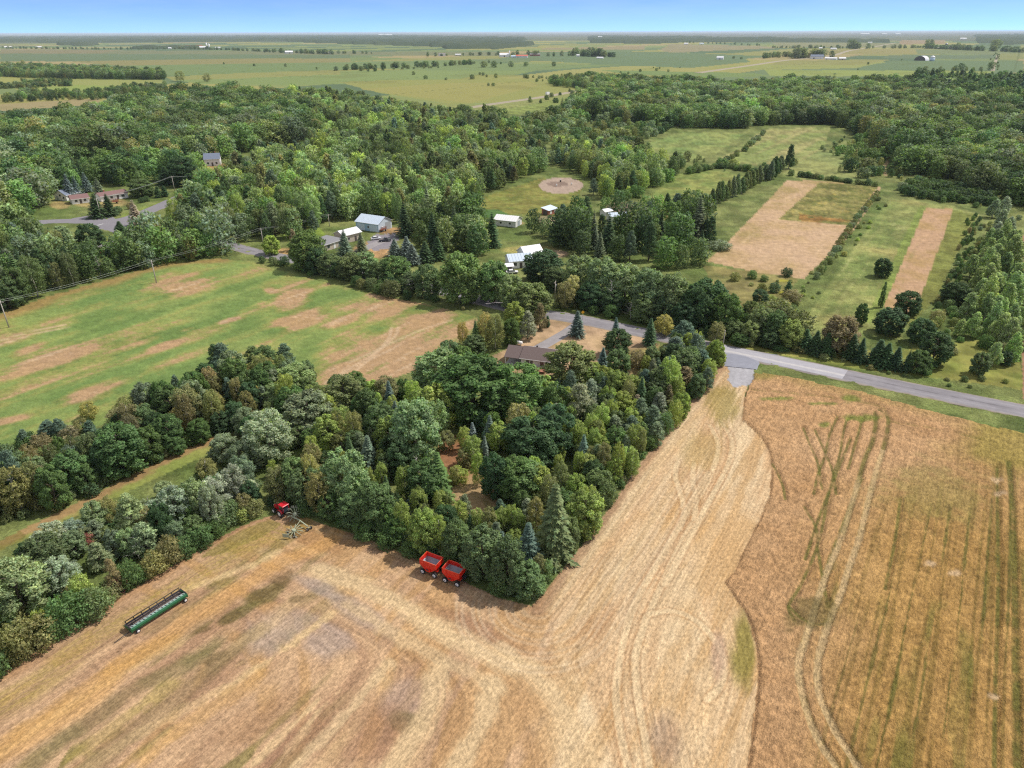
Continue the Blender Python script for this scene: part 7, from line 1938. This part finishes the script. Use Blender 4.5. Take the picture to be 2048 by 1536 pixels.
# ---- red tractor with a rotary rake
paint("tractor_red", (0.50, 0.010, 0.022), 0.35, coat=.4, scale=3, var=0.1)
paint("chassis_dark", (0.03, 0.03, 0.035), 0.6, scale=4, var=0.2)
rc = (-41.15, 104.35)
t = empty('tractor', (rc[0], rc[1], 0), math.radians(143), "red tractor parked at the corner of the grove, rake behind it", 'tractor'); t.scale = (.92,) * 3
MB().prism([(.35, 1.0), (2.45, .95), (2.6, 1.15), (2.5, 1.55), (.35, 1.75)], -.36, .36, 'y').build('hood', M['tractor_red'], t)
MB().box((2.56, 0, 1.25), (.08, .6, .5)).build('grille', M['chassis_dark'], t)
MB().box((1.0, 0, .78), (3.0, .5, .45)).build('chassis', M['chassis_dark'], t)
MB().prism([(-.95, 1.3), (.45, 1.3), (.38, 2.55), (-.85, 2.55)], -.62, .62, 'y').build('window', M['glass_dark'], t)
pl = MB()
for a, b in ((-.93, -.62), (-.93, .62), (.43, -.62), (.43, .62)): pl.tube([(a, b, 1.3), (a * .92, b, 2.55)], .05, 5)
pl.build('cab_frame', M['tractor_red'], t)
rf = MB().prism([(-1.05, 2.55), (.55, 2.55), (.62, 2.62), (.45, 2.76), (-.95, 2.76), (-1.1, 2.64)], -.74, .74, 'y').build('cab_roof', M['tractor_red'], t)
bv = rf.modifiers.new('edge', 'BEVEL'); bv.width = .05; bv.segments = 2
for sy in (-1, 1):
    fd = [(.78 * math.cos(a) + 0, .78 + .86 * math.sin(a) * 1.02) for a in np.linspace(.3, math.pi - .3, 9)]
    f_ = MB(); vs = [(p, sy * .62, q) for p, q in fd] + [(p, sy * 1.08, q) for p, q in fd]; f_.add(vs, [(i, i + 1, i + 10, i + 9) if sy > 0 else (i + 9, i + 10, i + 1, i) for i in range(8)], True)
    fo = f_.build('fender', M['tractor_red'], t); so = fo.modifiers.new('thick', 'SOLIDIFY'); so.thickness = .05
    w = MB().wheel((0, sy * .86, .80), .80, .46, 24, r_in=.0).build('rear_wheel', M['rubber'], t)
    MB().wheel((0, sy * 1.08, .80), .44, .06, 18).build('rim', M['rim_white'], w)
    lg = MB()
    for k in range(18):
        a0 = 2 * math.pi * k / 18; c = Vector((.80 * math.cos(a0), sy * .86, .8 + .80 * math.sin(a0)))
        lg.box(c, (.06, .42, .06), rz=.4)
    lg.build('tread', M['rubber'], w)
    w = MB().wheel((2.15, sy * .78, .55), .55, .32, 20).build('front_wheel', M['rubber'], t); MB().wheel((2.15, sy * .93, .55), .3, .06, 14).build('rim', M['rim_white'], w)
    MB().box((2.62, sy * .24, 1.42), (.06, .16, .1)).build('headlight', M['lamp_white'], t)
MB().tube([(1.5, .3, 1.6), (1.5, .3, 2.5)], .05, 8).build('exhaust', M['chassis_dark'], t)
MB().box((2.15, 0, .55), (.16, 1.4, .16)).build('front_axle', M['chassis_dark'], t); MB().box((0, 0, .8), (.2, 1.4, .2)).build('rear_axle', M['chassis_dark'], t)

paint("rake_green", (0.34, 0.37, 0.26), 0.6, scale=5, var=0.15)
paint("rake_tine", (0.46, 0.45, 0.36), 0.6, scale=5, var=0.15)
p0 = Vector((-39.7, 103.2, 0)); tip = V3(619, 1060); d = (tip - p0); d.z = 0; Lr = d.length; ra = math.atan2(d.y, d.x)
t = empty('rotary_rake', (p0.x, p0.y, 0), ra, "grey green rotary hay rake hitched behind the red tractor", 'hay rake')
MB().tube([(-.6, 0, .55), (.5, 0, .75), (Lr * .5, 0, .95), (Lr - .3, 0, .6)], [.1, .13, .13, .1], 8).build('beam', M['rake_green'], t)
def rotor(c, R, tilt, n=11):
    mt = Matrix.Translation(c) @ Matrix.Rotation(tilt[0], 4, 'X') @ Matrix.Rotation(tilt[1], 4, 'Y')
    hb = MB().tube([mt @ Vector((0, 0, -.15)), mt @ Vector((0, 0, .3))], [.42, .28], 12).build('rotor_hub', M['rake_green'], t)
    for k in range(n):
        a0 = 2 * math.pi * k / n; e = Vector((math.cos(a0), math.sin(a0), 0)); sd = Vector((-math.sin(a0), math.cos(a0), 0))
        ar = MB().tube([mt @ (e * .2), mt @ (e * R)], .06, 5).build('rotor_arm', M['rake_green'], t)
        tn = MB()
        for q in (.78, .88, .98):
            tn.tube([mt @ (e * R * q), mt @ (e * R * q + sd * .08 + Vector((0, 0, -.25))), mt @ (e * R * q + sd * .28 + Vector((0, 0, -.5)))], 0.035, 4, caps=False)
        tn.build('tine', M['rake_tine'], ar)
q1 = V3(590, 1030, .9) - Vector((p0.x, p0.y, 0)); q2 = V3(588, 1061, .6) - Vector((p0.x, p0.y, 0))
mr = Matrix.Rotation(-ra, 4, 'Z')
c1 = mr @ q1; c2 = mr @ q2; c1.z = 1.1; c2.z = .6
rotor(c1, 1.5, (0, 1.15)); rotor(c2, 1.55, (.12, .05))
MB().tube([(Lr * .25, 0, .9), c1], .06, 6).build('link_arm', M['rake_green'], t); MB().tube([(Lr * .55, 0, .95), c2 + Vector((0, 0, .2))], .06, 6).build('link_arm', M['rake_green'], t)
MB().box(c2 + Vector((.1, -1.75, .05)), (1.2, .06, .7), rz=.5).build('swath_curtain', M['rake_green'], t)
for c in ((Lr - .05, -.35, .3), (Lr - .05, .4, .3), (c2.x + .9, c2.y - .7, .28), (c2.x - .5, c2.y - .9, .28)):
    w = MB().wheel(c, .3, .18, 14).build('wheel', M['rubber'], t); MB().wheel((c[0], c[1] - .1, c[2]), .14, .04, 10).build('rim', M['rim_white'], w)
MB().box((Lr - .05, 0, .5), (.1, .8, .1)).build('axle', M['rake_green'], t)

# ------------------------------------------------------------------ air
hz, hnt, hout = new_mat("air")
pv = hnt.nodes.new('ShaderNodeVolumePrincipled')
pv.inputs['Color'].default_value = (0.74, 0.86, 1.0, 1.0)
pv.inputs['Density'].default_value = 0.000032
pv.inputs['Anisotropy'].default_value = 0.0
hnt.links.new(pv.outputs[0], hout.inputs['Volume'])
mb = MB().box((0, 0, 42.0), (190000.0, 190000.0, 86.4))
tag(mb.build('haze', hz), 'pale summer haze lying over the plain', 'haze', kind='stuff')
